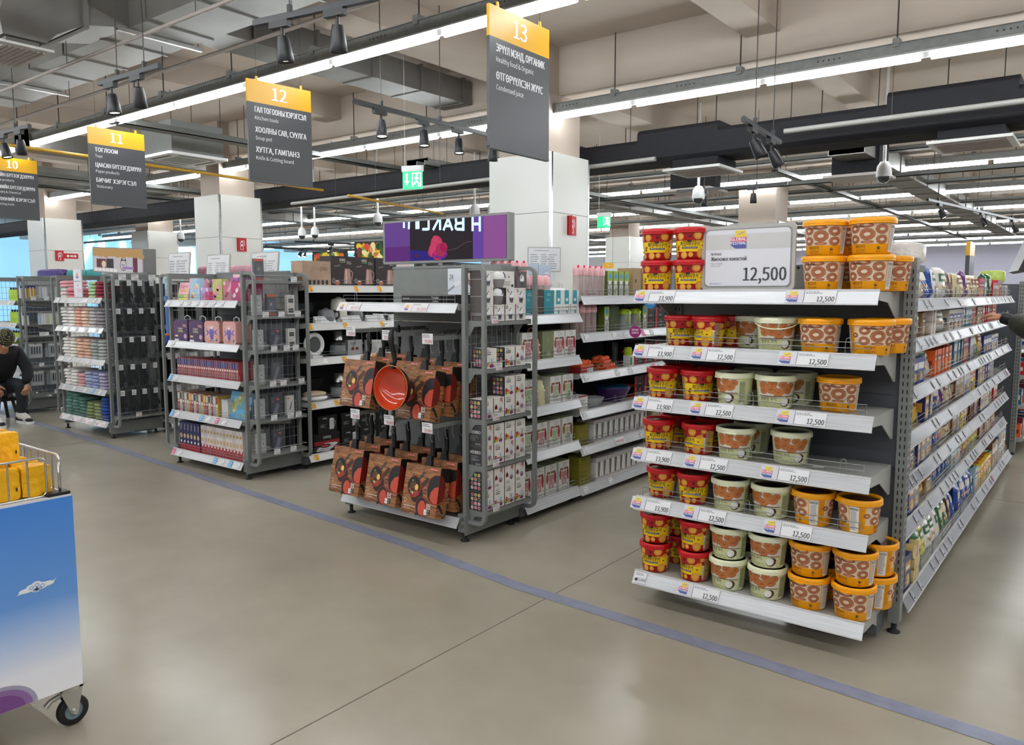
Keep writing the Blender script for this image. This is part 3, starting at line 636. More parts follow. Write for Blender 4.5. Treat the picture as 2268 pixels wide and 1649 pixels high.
# ---------------------------------------------------------------- end caps with tubular side racks
def hoop_tube(mb,x,y,z0,z1,pr,m,r=.013,s=1):
    c=.045; pts=[(x,y,z0),(x,y,z1)]
    P_=[(x,z0),(x,z1)]
    top=[(x+s*(pr-c),y,z1)]
    pts=[(x,y,z0),(x,y,z1)]
    path=[(x,y,z0),(x+s*(pr-c),y,z0)]
    for i in range(1,5): a=-PI/2+PI/2*i/4; path.append((x+s*(pr-c+c*math.cos(a)),y,z0+c+c*math.sin(a)))
    for i in range(0,5): a=PI/2*i/4; path.append((x+s*(pr-c+c*math.cos(a)),y,z1-c+c*math.sin(a)))
    path.append((x,y,z1))
    mb.tube(path,r*1.25,m,4,sm=False,rot=PI/4)
def endcap(x0,x1,yf,name,frontshelves,sidez,zt=1.665,sidetags=(),left=True,depth=.5,base=.16,backm=BACK,topy=None):
    # frame: front at yf, back panel at yf+depth ; side rack on +X side
    g=empty('shelving_unit',(x0,yf,0)); tag(g,name,'shelf rack'); w=x1-x0
    mb=MB(); mb.box((.02,depth-.015,base),(w-.02,depth,1.30),backm)
    for z0,z1 in ((1.30,1.46),(1.46,zt)): mb.box((.02,depth-.015,z0+.002),(w-.02,depth,z1-.002),GREY)
    mb.box((.02,depth-.02,zt),(w-.02,depth+.01,zt+.015),GREY); mb.build('back_panel',g)
    for z,tg,wr in frontshelves: shelf(g,w-.03,depth-.02,z,tg,wire=wr,rh=.05,bh=.07)
    # side frames
    for sd in ((1,) if not left else (1,-1)):
        xs=w if sd>0 else 0
        for y in (.04,.54):
            mb=MB(); mb.box((xs-.015 if sd>0 else xs-.012,y-.015,.115),(xs+.012 if sd>0 else xs+.015,y+.015,zt),GREY)
            hoop_tube(mb,xs,y,.13,zt-.015,.145,GREY,.013,sd); mb.build('hoop_frame',g)
        mb=MB(); mb.box((xs-.012,.05,zt-.05),(xs+.012,.53,zt),GREY); mb.box((xs-.01,.05,.13),(xs+.01,.53,.17),GREY)
        for i in range(9): y=.09+i*.05; mb.cyl((xs,y,.15),(xs,y,zt-.03),.0022,WIRE,4)
        z=.22
        while z<zt-.05: mb.cyl((xs,.05,z),(xs,.53,z),.0022,WIRE,4); z+=.075
        mb.build('mesh_panel',g)
        if sd>0:
            for k,z in enumerate(sidez):
                mb=MB(); mb.box((xs+.006,.055,z-.022),(xs+.125,.525,z-.0056),GREY); mb.box((xs+.118,.055,z-.028),(xs+.126,.525,z-.0056),GREY)
                for y in (.052,.52):
                    mb.prism([(xs+.004,z),(xs+.124,z),(xs+.124,z-.03),(xs+.06,z-.035),(xs+.02,z-.09),(xs+.004,z-.09)],lambda p,t:(p[0],t,p[1]),y,y+.008,GREY)
                s=mb.build('side_shelf',g)
                mb=MB(); mb.tube([(xs+.03,.06,z),(xs+.03,.06,z+.035),(xs+.122,.06,z+.035),(xs+.122,.52,z+.035),(xs+.03,.52,z+.035),(xs+.03,.52,z)],.002,M('bright_wire','#d0d0ce',.3,.7),5)
                for y in (.2,.36): mb.cyl((xs+.122,y,z),(xs+.122,y,z+.035),.002,WIRE,4)
                mb.build('wire_guard',s)
                for tg_ in (sidetags[k] if k<len(sidetags) else ()): use('price_tag',tagmesh(*tg_[1:]),s,(xs+.1285,tg_[0],z+.006),(0,0,PI/2))
    mb=MB(); mb.box((w-.05,.02,.06),(w+.02,.56,.17),GREY); mb.box((0,.02,.06),(.05,.56,.17),GREY); mb.box((w+.0201,.0,.05),(w+.021,.56,.171),GREY)
    for z in (.13,.085):
        mb.box((w-.02,.0195,z),(w-.016,.02,z+.022),BLK); mb.box((w-.01,.0195,z),(w-.006,.02,z+.022),BLK)
    foot(mb,w-.02,.05); foot(mb,w-.02,.5); foot(mb,.03,.05); mb.box((.05,.3,.03),(w-.05,.5,.14),BLK); mb.build('base',g)
    return g
GX=[(-4.12,-3.04,3.46),(-6.56,-5.47,3.60),(-9.24,-8.14,3.80),(-11.8,-10.72,3.96)]
endcap(*GX[0],'grey end-cap rack with hanging boxed frying pans and a side rack of choppers',[(1.435,[(.12,'gfred','89,900'),(.72,'gfred','89,900')],True),(.145,[],False)],[1.335,1.055,.755,.475,.2],
  sidetags=[[(.16,'red','19,900')],[(.2,'red','17,900')],[(.17,'red','17,900')],[(.17,'red','17,900')],[(.17,'red','17,900')]],backm=M('mid_grey_back','#67696b',.5),left=False)
S='p'
endcap(*GX[1],'grey end-cap rack with toy boxes and slim books and a side rack of phone cases',[(1.435,[(.05,S,'4,990'),(.25,S,'8,990'),(.37,'red','5,990'),(.5,S,'7,990'),(.62,'red','4,990'),(.74,S,'8,990'),(.86,S,'12,990')],True),(1.085,[(.09,S,'79,990')],False),(.79,[(.03,'blue'),(.12,S,'32,900')],True),(.475,[(.03,'blue'),(.12,S,'16,900'),(.50,'blue'),(.6,S,'19,800'),(.73,'pink'),(.84,S,'9,900')],True),(.135,[(.03,'pink'),(.13,S,'26,900'),(.68,'blue'),(.78,S,'22,900'),(.9,'blue'),(1.0,S,'27,900')],True)],[1.60,1.32,1.045,.765,.49,.21],
  sidetags=[[(.43,S,'39,900')],[(.15,S,'59,900'),(.3,S,'57,900'),(.46,S,'59,900')],[(.22,S,'59,900'),(.34,S,'57,900'),(.43,S,'59,900')],[(.2,S,'59,900'),(.3,S,'57,900'),(.48,S,'59,900')],[(.2,S,'59,900'),(.36,S,'57,900'),(.44,S,'53,900')],[(.22,S,'59,900'),(.38,S,'57,900')]])
endcap(*GX[2],'grey end-cap rack with folded towels and a side rack of gloves in clear bags',[(1.445,[(.1,S,'12,900'),(.27,S,'9,900'),(.72,'info'),(.95,S,'8,900')],False),(1.14,[(.1,'info'),(.3,S,'12,900'),(.5,S,'13,900'),(.72,S,'12,900'),(.95,S,'9,900')],False),(.81,[(.1,'info'),(.3,S,'16,900'),(.5,S,'14,900'),(.75,S,'16,900')],False),(.50,[(.12,S,'15,900'),(.37,S,'18,900'),(.62,S,'14,900'),(.8,'blue'),(.95,S,'17,900')],False),(.17,[(.1,'gfred','16,900'),(.38,'gfred','28,900'),(.65,'gfred','48,900'),(.93,'gfred','47,900')],True)],[.235],sidetags=[[(.25,'red','5,500')]],zt=1.69)
endcap(*GX[3],'grey end-cap rack with toothbrush packs behind the crouching shopper',[(1.4,[(.9,S,'3,900')],False),(.95,[(.9,S,'3,900')],False),(.5,[(.9,S,'3,900')],False),(.15,[(.9,S,'3,900')],False)],[1.42,.98,.60,.25],sidetags=[[(.15,S,'4,990'),(.3,S,'4,990'),(.44,S,'4,990')],[(.25,'info'),(.43,S,'4,990')],[(.2,S,'4,990'),(.4,'info')],[(.36,'red','4,990')]],zt=1.70)
# ---------------------------------------------------------------- long runs behind the end caps
def run(x,y0,L,zs,name,tagf,m=BLACKP,rail=RAIL,bw=1.3,top=1.62,wire=True,firstbay=None):
    g=empty('shelving_unit',(x,y0,0),PI/2); tag(g,name,'shelf rack')
    mb=MB(); mb.box((0,.47,.05),(L,.49,top),m); mb.build('back_panel',g)
    b=0; k=0
    while b<L-.2:
        wd=(firstbay if (firstbay and k==0) else bw); wd=min(wd,L-b)
        mb=MB(); slot_post(mb,b-.015,b+.015,.43,.47,.02,top,DGREY,'y',False); foot(mb,b,.08); mb.box((b-.03,.02,.04),(b+.03,.45,.1),DGREY); mb.build('upright',g)
        zz=zs if isinstance(zs,list) else zs(k)
        for i,z in enumerate(zz): shelf(g,wd-.01,.45,z,[(b+t[0],)+tuple(t[1:]) for t in tagf(k,i)],wire=wire,rh=.055,x0=b,rail=rail,brk=(i<len(zz)-1),bh=.06)
        b+=wd; k+=1
    return g
def t2(k,i):
    if k==0: return []
    if k==1: return {0:[(1.02,'pink'),(1.15,S,'20,900')],1:[(.06,S,'19,900'),(.45,S,'19,900'),(.62,S,'16,900'),(.8,S,'21,900'),(.9,'pink'),(1.05,S,'20,900')],2:[(.06,S,'14,900'),(.5,S,'9,900'),(.7,S,'7,900'),(1.0,S,'8,900'),(1.1,'pink'),(1.22,S,'6,990')],3:[(.05,S,'34,900'),(1.0,'blue'),(1.1,S,'3,800')],4:[(.05,S,'9,900'),(.55,'warn'),(.9,'red','19,900')],5:[(.07,S,'12,900'),(.42,S,'19,900')]}[i]
    return [(.1,S,'7,500'),(.35,'info'),(.7,'red','4,900'),(1.0,S,'8,900')]
run(-2.99,4.03,4.1,lambda k:[1.355,1.06,.752,.452,.118] if k==0 else [1.475,1.21,.925,.655,.395,.105],'shelving run with food jar boxes and pink drinking bottles, behind the chopper rack',t2,firstbay=.66,bw=1.38,top=1.5)
def t1(k,i):
    d_={(0,0):[(.05,'num','1'),(.55,'num','2'),(.83,'num','3'),(1.15,'num','4')],(0,1):[(.04,'num','1'),(.42,'num','2'),(.85,'num','3'),(1.22,'num','4')],(0,2):[(.15,'info'),(.4,'num','12'),(.75,'num','13'),(1.1,S,'79,900')],(0,3):[(.05,'num','18'),(.3,'num','19'),(.45,'blue'),(.6,'info')],(0,4):[(.07,'num','1'),(.52,'num','11')]}
    return d_.get((k,i),[(.3,'num',str(5+k)),(.8,'info')])
run(-5.38,4.17,3.9,[1.56,1.24,.945,.57,.12],'black-backed shelving run with kettles and kitchen appliances behind the phone case rack',t1,rail=M('white_price_rail','#dad9d6',.25),bw=1.3,top=1.62)
run(-8.05,4.40,3.4,[1.45,1.15,.85,.5,.15],'shelving run glimpsed between the glove rack and the toy rack',lambda k,i:[(.3,S,'3,900')],top=1.6)
# ---------------------------------------------------------------- screens on the end caps
def scr_mat(h,e):
    new='screen_'+h.lstrip('#') not in _M; m=M('screen_'+h.lstrip('#'),h,.08,emit=e*.62,spec=.5)
    if new: m.node_tree.nodes['Principled BSDF'].inputs['Base Color'].default_value=(.004,.004,.005,1)
    return m
r=empty('display_screen',(-4.18,3.93,1.70)); tag(r,'wide purple advertising screen reflecting bakery letters above the frying pans','screen')
mb=MB(); mb.cbox((0,0,0),(1.135,.055,.30),M('grey_screen_frame','#8a8a88',.4),.004,1); 
mb.box((.55,.03,-.06),(.62,.08,0),DGREY); mb.build('frame',r)
mb=MB(); E_=lambda h,e=.55:scr_mat(h,e)
mb.box((.02,-.003,.018),(1.115,0,.285),E_('#2a1d24',.3)); d=D(mb,front(-.003))
d.rect(.02,.018,.27,.118,E_('#56206f')); d.rect(.02,.118,.27,.285,E_('#5f3a86')); d.rect(.84,.018,.93,.285,E_('#603c98')); d.rect(.93,.018,1.115,.285,E_('#864a8c'))
d.poly([(.27,.018),(.59,.018),(.61,.075),(.45,.08),(.27,.092)],E_('#241478',.5)); d.ell(.33,.05,.02,.015,E_('#4a1530'),2)
for i,(u,v,a) in enumerate(((.52,.13,.055),(.50,.09,.05),(.56,.085,.05),(.53,.06,.05),(.51,.155,.03),(.585,.1,.035),(.475,.07,.035),(.545,.12,.03))): d.ell(u,v,a,a*.9,E_(['#a82a4e','#b8335a','#96224a'][i%3],.6),2+i%3)
d.ell(.55,.055,.07,.03,E_('#8b1a8e',.4),3); d.line([(.6,.075),(.7,.09),(.78,.125),(.83,.13)],.003,E_('#6a4a50'),2)
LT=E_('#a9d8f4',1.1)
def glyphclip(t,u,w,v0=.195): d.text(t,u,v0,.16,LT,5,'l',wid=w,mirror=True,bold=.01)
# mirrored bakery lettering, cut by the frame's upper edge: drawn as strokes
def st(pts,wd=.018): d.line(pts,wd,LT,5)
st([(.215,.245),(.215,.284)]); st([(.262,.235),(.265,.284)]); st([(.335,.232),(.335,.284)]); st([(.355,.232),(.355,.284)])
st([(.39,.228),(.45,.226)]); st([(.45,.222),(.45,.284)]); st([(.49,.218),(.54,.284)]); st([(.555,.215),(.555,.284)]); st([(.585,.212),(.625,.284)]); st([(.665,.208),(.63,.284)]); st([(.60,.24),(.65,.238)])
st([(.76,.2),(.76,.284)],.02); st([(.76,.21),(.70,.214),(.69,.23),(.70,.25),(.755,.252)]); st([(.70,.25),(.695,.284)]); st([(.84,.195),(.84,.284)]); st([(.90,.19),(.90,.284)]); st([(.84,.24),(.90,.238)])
mb.build('screen',r)
r=empty('display_screen',(-9.45,4.32,1.735),0); r.rotation_euler=(-.0,.05,0); tag(r,'tilted advertising screen with a line drawing above the glove rack','screen')
mb=MB(); mb.cbox((0,0,0),(1.15,.14,.29),M('grey_screen_frame'),.004,1); mb.box((.5,.05,-.06),(.58,.1,.01),DGREY); mb.build('frame',r)
mb=MB(); mb.box((.015,-.003,.015),(1.13,0,.28),E_('#b9b3b5',.5)); d=D(mb,front(-.003)); d.rect(.015,.20,1.13,.28,E_('#b08a54',.5))
for i in range(9): d.ell(.07+i*.13,.2,.07,.012+.008*(i%3),E_('#b08a54'),2)
d.rect(.1,.06,.32,.16,E_('#5b2a2a')); d.rect(.33,.06,.5,.165,E_('#2d2c28')); d.ell(.27,.1,.05,.04,E_('#cbb79a'),2); d.ring(.72,.1,.075,.06,.008,E_('#2a2a2e'),2); d.poly([(.66,.15),(.69,.18),(.72,.15)],E_('#2a2a2e'),2); d.poly([(.74,.15),(.77,.18),(.79,.15)],E_('#2a2a2e'),2)
d.rect(.68,.1,.75,.106,E_('#2a2a2e'),3); d.rect(.7,.06,.95,.085,E_('#8a6aa8'),3); d.rect(.93,.03,1.03,.19,E_('#5b2438'),2)
for i in range(6): d.rect(.05+i*.09,.02,.12+i*.09,.055,E_('#d4cfcc'),3)
mb.build('screen',r)
# ================================================================ COOKIE BUCKETS
def wrap(rb,rt,h,off):
    def f(u,v,l):
        r=rb+(rt-rb)*(v-.004)/(h-.004); a=-PI/2+(u/((rb+rt)/2))+off; r+=.0005*l
        return (r*math.cos(a),r*math.sin(a),v)
    return f
def cookie(d,u,v,r,l,c1='#7d4026',c2='#bd7a52',c3='#8f4c30',hole='#dccab4',sq=.78):
    d.ring(u,v,r,r*sq,r*.98*.65,c1,l,18,.05); d.ring(u,v,r*.93,r*.88*sq,r*.5,c2,l+1,18,.06)
    d.ring(u,v,r*.78,r*.72*sq,r*.07,c3,l+2,16); d.ring(u,v,r*.6,r*.54*sq,r*.06,c3,l+2,16); d.ell(u,v,r*.4,r*.36*sq,hole,l+1,12)
def bucket(kind,handle=False):
    rl={'r':.080,'c':.0885,'y':.0895}[kind]; rt=rl-.0075; rb=rt-.011; H=.142; hb=.122
    body={'r':'#b01018','c':'#e0e3b0','y':'#f9a800'}[kind]; lid={'r':'#c80f1a','c':'#e9ebca','y':'#fba90a'}[kind]
    BM=M('bucket_%s_plastic'%kind,body,.3); LM=M('lid_%s_plastic'%kind,lid,.32); 
    mb=MB(); mb.lathe([(rb-.004,0),(rb,.004),(rt,hb),(rt,hb+.012)],BM,96)
    for half in (0,1):
        d=D(mb,wrap(rb,rt,hb,half*PI)); d.curved=1; hw=PI*(rt+rb)/4*1.02
        if kind=='y':
            d.rect(-.092,.040,.084,.118,'#dcc3a8',1,16)
            pts=[(0,.077,.029),(-.05,.099,.021),(.053,.096,.024),(-.052,.058,.022),(.055,.056,.0225),(-.004,.113,.02),(-.0,.043,.02),(-.088,.08,.013)]
            for i,(a,b,r) in enumerate(pts):
                if b<.045: d.ell(a,b+.004,r*1.3,.006,'#a35c3c',2); d.ell(a,b+.003,r*.8,.003,'#c98a60',3)
                elif b>.11: d.ell(a,b-.002,r*1.4,.009,'#a35c3c',2); d.ell(a,b-.001,r*.9,.005,'#c98a60',3); d.ell(a,b+.001,r*.5,.003,'#dccab4',4)
                else: cookie(d,a,b,r,2)
            d.rect(-.095,.118,.09,.122,BM,5,14)
            d.text('No Brand',-.045,.105,.007,'#5a2c18',6,wid=.034,bold=.03)
            d.text('버터쿠키',-.05,.023,.013,'#5a3410',2,wid=.042,bold=.01); d.text('Butter Cookies',-.05,.0125,.007,'#5a3410',2,wid=.044,shear=.2)
            d.lines(-.05,.004,.06,.006,2,'#a06a10',2); d.circ(.044,.024,.006,'#4a2a10',2,12); d.circ(.045,.0255,.002,'#e0b060',3,8); d.text('N02',.044,.007,.008,'#8a5a10',2,'c',wid=.014)
            d.rect(.088,.008,.122,.116,'#e4e1de',2,4); d.text('Nutrition Facts',.105,.104,.006,INK,3,'c',wid=.03,bold=.03); d.rect(.09,.1,.12,.102,INK,3,2); d.lines(.091,.016,.027,.08,14,'#7c7a7a',3)
            d.lines(.125,.02,.02,.09,14,'#b07c10',2)
        elif kind=='r':
            d.rect(-.10,.034,.088,.083,'#f0c80a',1,16)
            for a,b,r in ((-.045,.102,.017),(.032,.106,.019),(-.082,.098,.013),(.082,.11,.012),(.052,.025,.021),(-.03,.018,.017),(-.075,.02,.014),(.002,.02,.012)):
                d.circ(a,b,r,'#b8691c',2,16); d.circ(a+.001,b+.001,r*.93,'#df9a38',3,16); d.circ(a+.003,b+.003,r*.6,'#e6a848',4,12)
            d.poly([(.045,.078),(.058,.092),(.078,.098),(.082,.085),(.066,.075)],'#df9a38',3)
            d.circ(-.001,.102,.006,'#3c1010',2,10); d.text('NUT',-.03,.078,.006,'#3a2414',3,wid=.014,bold=.03); d.ell(-.004,.081,.011,.005,'#33200f',3); d.text('BITS',.012,.078,.006,'#3a2414',3,wid=.014,bold=.03)
            d.text('피넛버터쿠키',-.002,.060,.018,'#2e1a0e',3,'c',wid=.088,bold=.025)
            d.rect(-.038,.047,.034,.055,'#26295a',3,6); d.text('PEANUT BUTTER COOKIES',-.002,.049,.004,'#ffffff',4,'c',wid=.062)
            d.ell(-.058,.056,.008,.005,'#9a4a18',3,10,.6); d.ell(-.062,.045,.008,.005,'#8a3a14',3,10,-.5); d.ell(.060,.062,.005,.003,'#7a2a14',3)
            d.lines(.085,.006,.014,.03,4,'#f0c8b0',2)
            d.rect(.094,.01,.124,.112,'#c9a860',2,4); d.rect(.094,.08,.124,.112,'#c08878',3,3); d.rect(.094,.01,.124,.032,'#b87868',3,3); d.lines(.096,.013,.027,.095,16,'#8a6a48',4); d.rect(.097,.055,.121,.058,INK,5,2)
            d.rect(-.125,.02,-.108,.08,'#e8e4e0',2,2); d.lines(-.124,.024,.015,.05,9,'#77706c',3)
        else:
            d.rect(-.072,.056,.082,.119,'#d9d2c6',1,14); d.poly([(-.072,.056),(-.072,.08),(-.03,.06),(.0,.056)],'#e6e4e0',2)
            for a,b,r in ((-.052,.1,.022),(-.012,.108,.02),(.03,.104,.02),(.066,.1,.019),(-.05,.078,.02),(-.016,.084,.025),(.05,.083,.024),(.012,.072,.024)):
                cookie(d,a,b,r*.95,2,'#8c4318','#d08448','#a45a26','#a05c34')
            d.rect(-.074,.118,.084,.122,BM,6,12)
            d.rect(-.072,.0535,.084,.0565,'#6a3a1a',6,14); d.text('코코넛 쿠키',-.066,.036,.013,'#3a2c12',3,wid=.07,bold=.01); d.text('Coconut Cookies',-.066,.026,.006,'#6c6a3a',3,wid=.04,shear=.2); d.lines(-.066,.008,.09,.014,3,'#a4a470',2)
            d.ell(.046,.03,.024,.019,'#4a3020',2,18,.5); d.ell(.041,.031,.018,.016,'#e4e4dc',3,16,.7); d.poly([(.055,.012),(.07,.016),(.074,.008),(.06,.004)],'#e9e9e2',3)
            d.rect(.09,.01,.118,.108,'#b9bf94',2,3); d.lines(.092,.014,.024,.09,15,'#6c6e50',3); d.rect(.094,.006,.114,.014,'#e8e8e0',3,2)
    mb2=mb
    root=mb2.build('cookie_bucket')
    m=MB(); z0=hb-.004
    m.lathe([(rt+.001,z0),(rl,z0+.001),(rl+.0005,z0+.004),(rl-.001,z0+.006),(rl,z0+.008),(rl-.0005,z0+.02),(rl-.003,z0+.024),(rl-.008,z0+.025),(rl-.0115,z0+.024),(rl-.013,z0+.017),(0.0005,z0+.017)],LM,40,caps=(False,False))
    m.lathe([(rl-.0135,z0+.0175),(.0005,z0+.0176)],M('lid_window_'+kind,{'r':'#5a2c14','c':'#2a120c','y':'#4a2210'}[kind],.18,noise=(60,.5),spec=.8,coat=.4),36,caps=(False,False))
    m.box((-.02,-rl-.004,z0+.001),(.02,-rl+.004,z0+.006),LM)
    m.build('lid',root)
    if handle:
        m=MB(); pts=[]
        for i in range(17):
            a=-PI*i/16; r=rl+.003; x=r*math.cos(a); y=r*math.sin(a); pts.append((x,y,z0+.012-.035*math.sin(-a)*1.0))
        m.tube(pts,.0028,LM,6); m.cyl((rl-.002,0,z0+.012),(rl+.006,0,z0+.012),.006,LM,8); m.cyl((-rl+.002,0,z0+.012),(-rl-.006,0,z0+.012),.006,LM,8); m.build('handle',root)
    return Proto(root)
BK={'r':bucket('r'),'c':bucket('c'),'y':bucket('y'),'h':bucket('c',True)}
BN={'r':'red lidded cookie bucket','c':'cream coconut cookie bucket','y':'orange-yellow butter cookie bucket','h':'cream coconut cookie bucket with raised handle'}
BS=['on the top shelf','on the second shelf','on the third shelf','on the fourth shelf','on the fifth shelf','on the bottom shelf']
F,Bk=3.395,3.574
BR={0:[('r',-1.742,F,2,-.08),('r',-1.575,F,2,-.1),('y',-.979,F,2,-.28),('y',-.797,F,2,-.3),('y',-.948,Bk,2,.8),('y',-.765,Bk,1,.5)],
1:[('r',-1.64,3.45,1,.1),('r',-1.475,F,1,-1.05),('r',-1.44,Bk,1,-.9),('c',-1.33,3.56,1,-.9),('h',-1.169,F,1,0),('c',-1.13,Bk,1,.4),('y',-.984,F,1,-.2),('y',-.785,F,1,.35),('y',-.76,Bk,1,.5)],
2:[('r',-1.70,F,1,-.35),('r',-1.70,Bk,1,.6),('r',-1.525,F,1,.35),('r',-1.522,Bk,1,.2),('c',-1.346,F,1,-.95),('c',-1.33,Bk,1,0),('c',-1.163,F,1,0),('c',-1.13,Bk,1,-.7),('y',-.92,3.47,1,0)],
3:[('r',-1.717,F,1,0),('r',-1.715,Bk,1,.4),('r',-1.512,F,1,-.95),('r',-1.522,Bk,1,.2),('c',-1.335,F,1,-.2),('c',-1.325,Bk,1,-.7),('c',-1.105,3.45,1,-.12)],
4:[('r',-1.705,3.42,1,-.5),('r',-1.533,F,1,0),('c',-1.352,F,1,-.3),('c',-1.351,Bk,1,.2),('c',-1.165,F,1,-.6),('c',-1.149,Bk,1,.1),('y',-.983,F,1,-1.35),('y',-.799,F,1,-1.6)],
5:[('r',-1.722,F,2,-.35),('r',-1.69,Bk,2,.3),('r',-1.517,F,2,-.75),('c',-1.352,F,2,-.5),('c',-1.34,Bk,1,-.2),('c',-1.170,F,2,-.5),('y',-.988,F,2,-.45),('y',-.963,Bk,1,.3),('y',-.806,F,2,-.35),('y',-.765,3.574,2,-1.1)]}
R3Z=[r[0]-.004 for r in R3]
for k,l in BR.items():
    for kd,x,y,n,rz in l:
        for q in range(n):
            a=rz+math.atan2(-x,y)+(.06 if q else 0)
            pos=('lower ' if q==0 else 'upper ') if n>1 else ''
            fb='front' if y<3.5 else 'rear'
            if k==5 and kd=='y' and x>-.77: fb='corner'
            BK[kd].put((x,y,R3Z[k]+q*.1445),a,pos+BN[kd],('in %s row '%fb)+BS[k],'bucket','cookie buckets on the end-cap rack',end='R:from snack side')
mb=MB(); mb.blob((0,0,.005),(.016,.008,.005),M('beige_crumb','#b89a6a',.7),8,6); tag(mb.build('shell_scrap',None,(-.745,3.42,R3Z[4])),'small beige crumb lying alone at the upright end of the fifth shelf','scrap')
mb=MB(); mb.box((-.02,-.012,0),(.025,.012,.0015),PAPER); tag(mb.build('paper_scrap',None,(-.98,3.42,R3Z[3]),.3),'little white paper slip lying on the fourth bucket shelf','paper')
# ================================================================ GENERIC BOX PRODUCTS
def boxp(name,w,d,h,base,fr=None,sd=None,tp=None,side='L',bev=.0):
    mb=MB(); mb.box((-w/2,-d/2,0),(w/2,d/2,h),base)
    if fr: fr(D(mb,front(-d/2)))
    if sd:
        sd(D(mb,left(-w/2) if side=='L' else right(w/2)))
    if tp: tp(D(mb,topm(h)))
    return Proto(mb.build(name))
def wrapbox(name,w,d,h,base,**k): return boxp(name,w,d,h,base,**k)
# --- frying pan boxes
def wood(): 
    if 'walnut_print' in _M: return _M['walnut_print']
    m=M('walnut_print','#8a5a38',.4); nt=m.node_tree; b=nt.nodes['Principled BSDF']; tc=nt.nodes.new('ShaderNodeTexCoord'); mp=nt.nodes.new('ShaderNodeMapping'); mp.inputs['Scale'].default_value=(6,6,45)
    n=nt.nodes.new('ShaderNodeTexNoise'); n.inputs['Scale'].default_value=1.6; n.inputs['Detail'].default_value=6; n.inputs['Distortion'].default_value=1.2
    r=nt.nodes.new('ShaderNodeValToRGB'); r.color_ramp.elements[0].position=.34; r.color_ramp.elements[0].color=(*lin('#4b2a18'),1); r.color_ramp.elements[1].position=.66; r.color_ramp.elements[1].color=(*lin('#b5814f'),1)
    e=r.color_ramp.elements.new(.48); e.color=(*lin('#8f5d3a'),1)
    nt.links.new(tc.outputs['Object'],mp.inputs[0]); nt.links.new(mp.outputs[0],n.inputs['Vector']); nt.links.new(n.outputs[0],r.inputs[0]); nt.links.new(r.outputs[0],b.inputs['Base Color']); return m
WOOD=wood()
def pan_front(d):
    w,h=.285,.30; PK='#232122'; RD='#b03028'; RD2='#c8503c'
    d.ell(-.03,.125,.052,.055,'#2c2018',1); d.line([(.0,.17),(.055,.225)],.03,'#4a3020',1)
    d.ell(-.055,.165,.056,.066,RD,2,22); d.ell(-.0575,.167,.052,.062,PK,3,22); d.ell(-.05,.135,.035,.03,'#a83a34',4); d.ell(-.062,.165,.034,.04,'#3a2c22',5)
    d.ell(-.035,.163,.016,.019,'#e8b040',6); d.ell(-.035,.163,.012,.015,'#f0ca70',7); 
    for i in range(5): d.line([(-.088+i*.009,.152),(-.078+i*.009,.19)],.005,['#6a4030','#8a5a3a'][i%2],6)
    for a,b,c in ((-.088,.145,'#c04a30'),(-.075,.133,'#7a9a3a'),(-.062,.128,'#d8d8a0'),(-.04,.135,'#b8452e'),(-.07,.2,'#6f8a3c')): d.ell(a,b,.008,.007,c,7,8)
    d.line([(-.02,.215),(.024,.272)],.014,PK,3); d.line([(-.016,.219),(.02,.266)],.005,'#5a5c60',4); d.ell(.02,.268,.004,.006,'#c89a68',5,8)
    d.poly([(.143,.26),(.1,.255),(.07,.235),(.055,.2),(.05,.16),(.058,.12),(.078,.092),(.105,.08),(.143,.078)],RD,2); d.poly([(.143,.256),(.103,.251),(.074,.232),(.059,.2),(.054,.16),(.062,.122),(.081,.096),(.107,.084),(.143,.082)],PK,3)
    d.poly([(.143,.19),(.11,.18),(.085,.15),(.08,.12),(.088,.1),(.11,.087),(.143,.085)],RD2,4)
    d.ell(.02,.055,.045,.058,RD,5,20); d.ell(.02,.055,.042,.055,PK,6,20); d.ell(.028,.048,.032,.044,RD2,7,18); d.line([(.0,.01),(-.02,-.0)],.016,PK,6)
    d.rect(.06,.278,.118,.292,'#c83038',3); d.text('NEOFLAM',.063,.281,.008,'#f4e8e8',4,wid=.052,bold=.02)
    d.text('Forged Aluminium Cookware',-.125,.042,.009,'#f0e8e0',4,wid=.10,bold=.02); d.text('with IH bottom',-.125,.028,.008,'#f0e8e0',4,wid=.06)
    d.ring(-.115,.078,.012,.014,.0025,'#e0d0c0',3); d.ring(-.095,.262,.010,.007,.0015,'#5a3a24',3)
    d.text('IH',.068,.055,.024,'#f4f0ec',8,wid=.028,bold=.03); d.rect(.066,.048,.1,.052,'#f4f0ec',8); d.rect(.05,.012,.073,.044,'#ece8e4',8); d.text('ø28',.054,.024,.006,INK,9); d.rect(.075,.012,.095,.044,'#232122',8); d.ring(.085,.036,.006,.005,.0015,'#f4f0ec',9); d.ring(.085,.02,.006,.005,.0015,'#f4f0ec',9)
def pan_side(d):
    PK='#232122'; d.poly([(-.045,.26),(-.03,.258),(0,.23),(.015,.19),(.012,.13),(-.01,.1),(-.03,.088),(-.045,.084)],'#7a1f18',2); d.poly([(-.045,.078),(-.02,.085),(.0,.06),(.02,.03),(.03,.004),(.012,.004),(-.01,.05)],PK,3)
    for i in range(4): d.ring(.0+i*.009,.022,.006,.0075,.0015,'#c8b090',4,10)
    d.rect(-.045,.215,.045,.30,'#1e1712',1)
def pan_top(d): d.rect(-.06,-.01,.02,.045,'#17130f',1); d.rect(-.14,-.04,-.09,-.02,'#c83038',1); d.text('NEOFLAM',-.138,-.036,.008,'#f4e8e8',2,wid=.046)
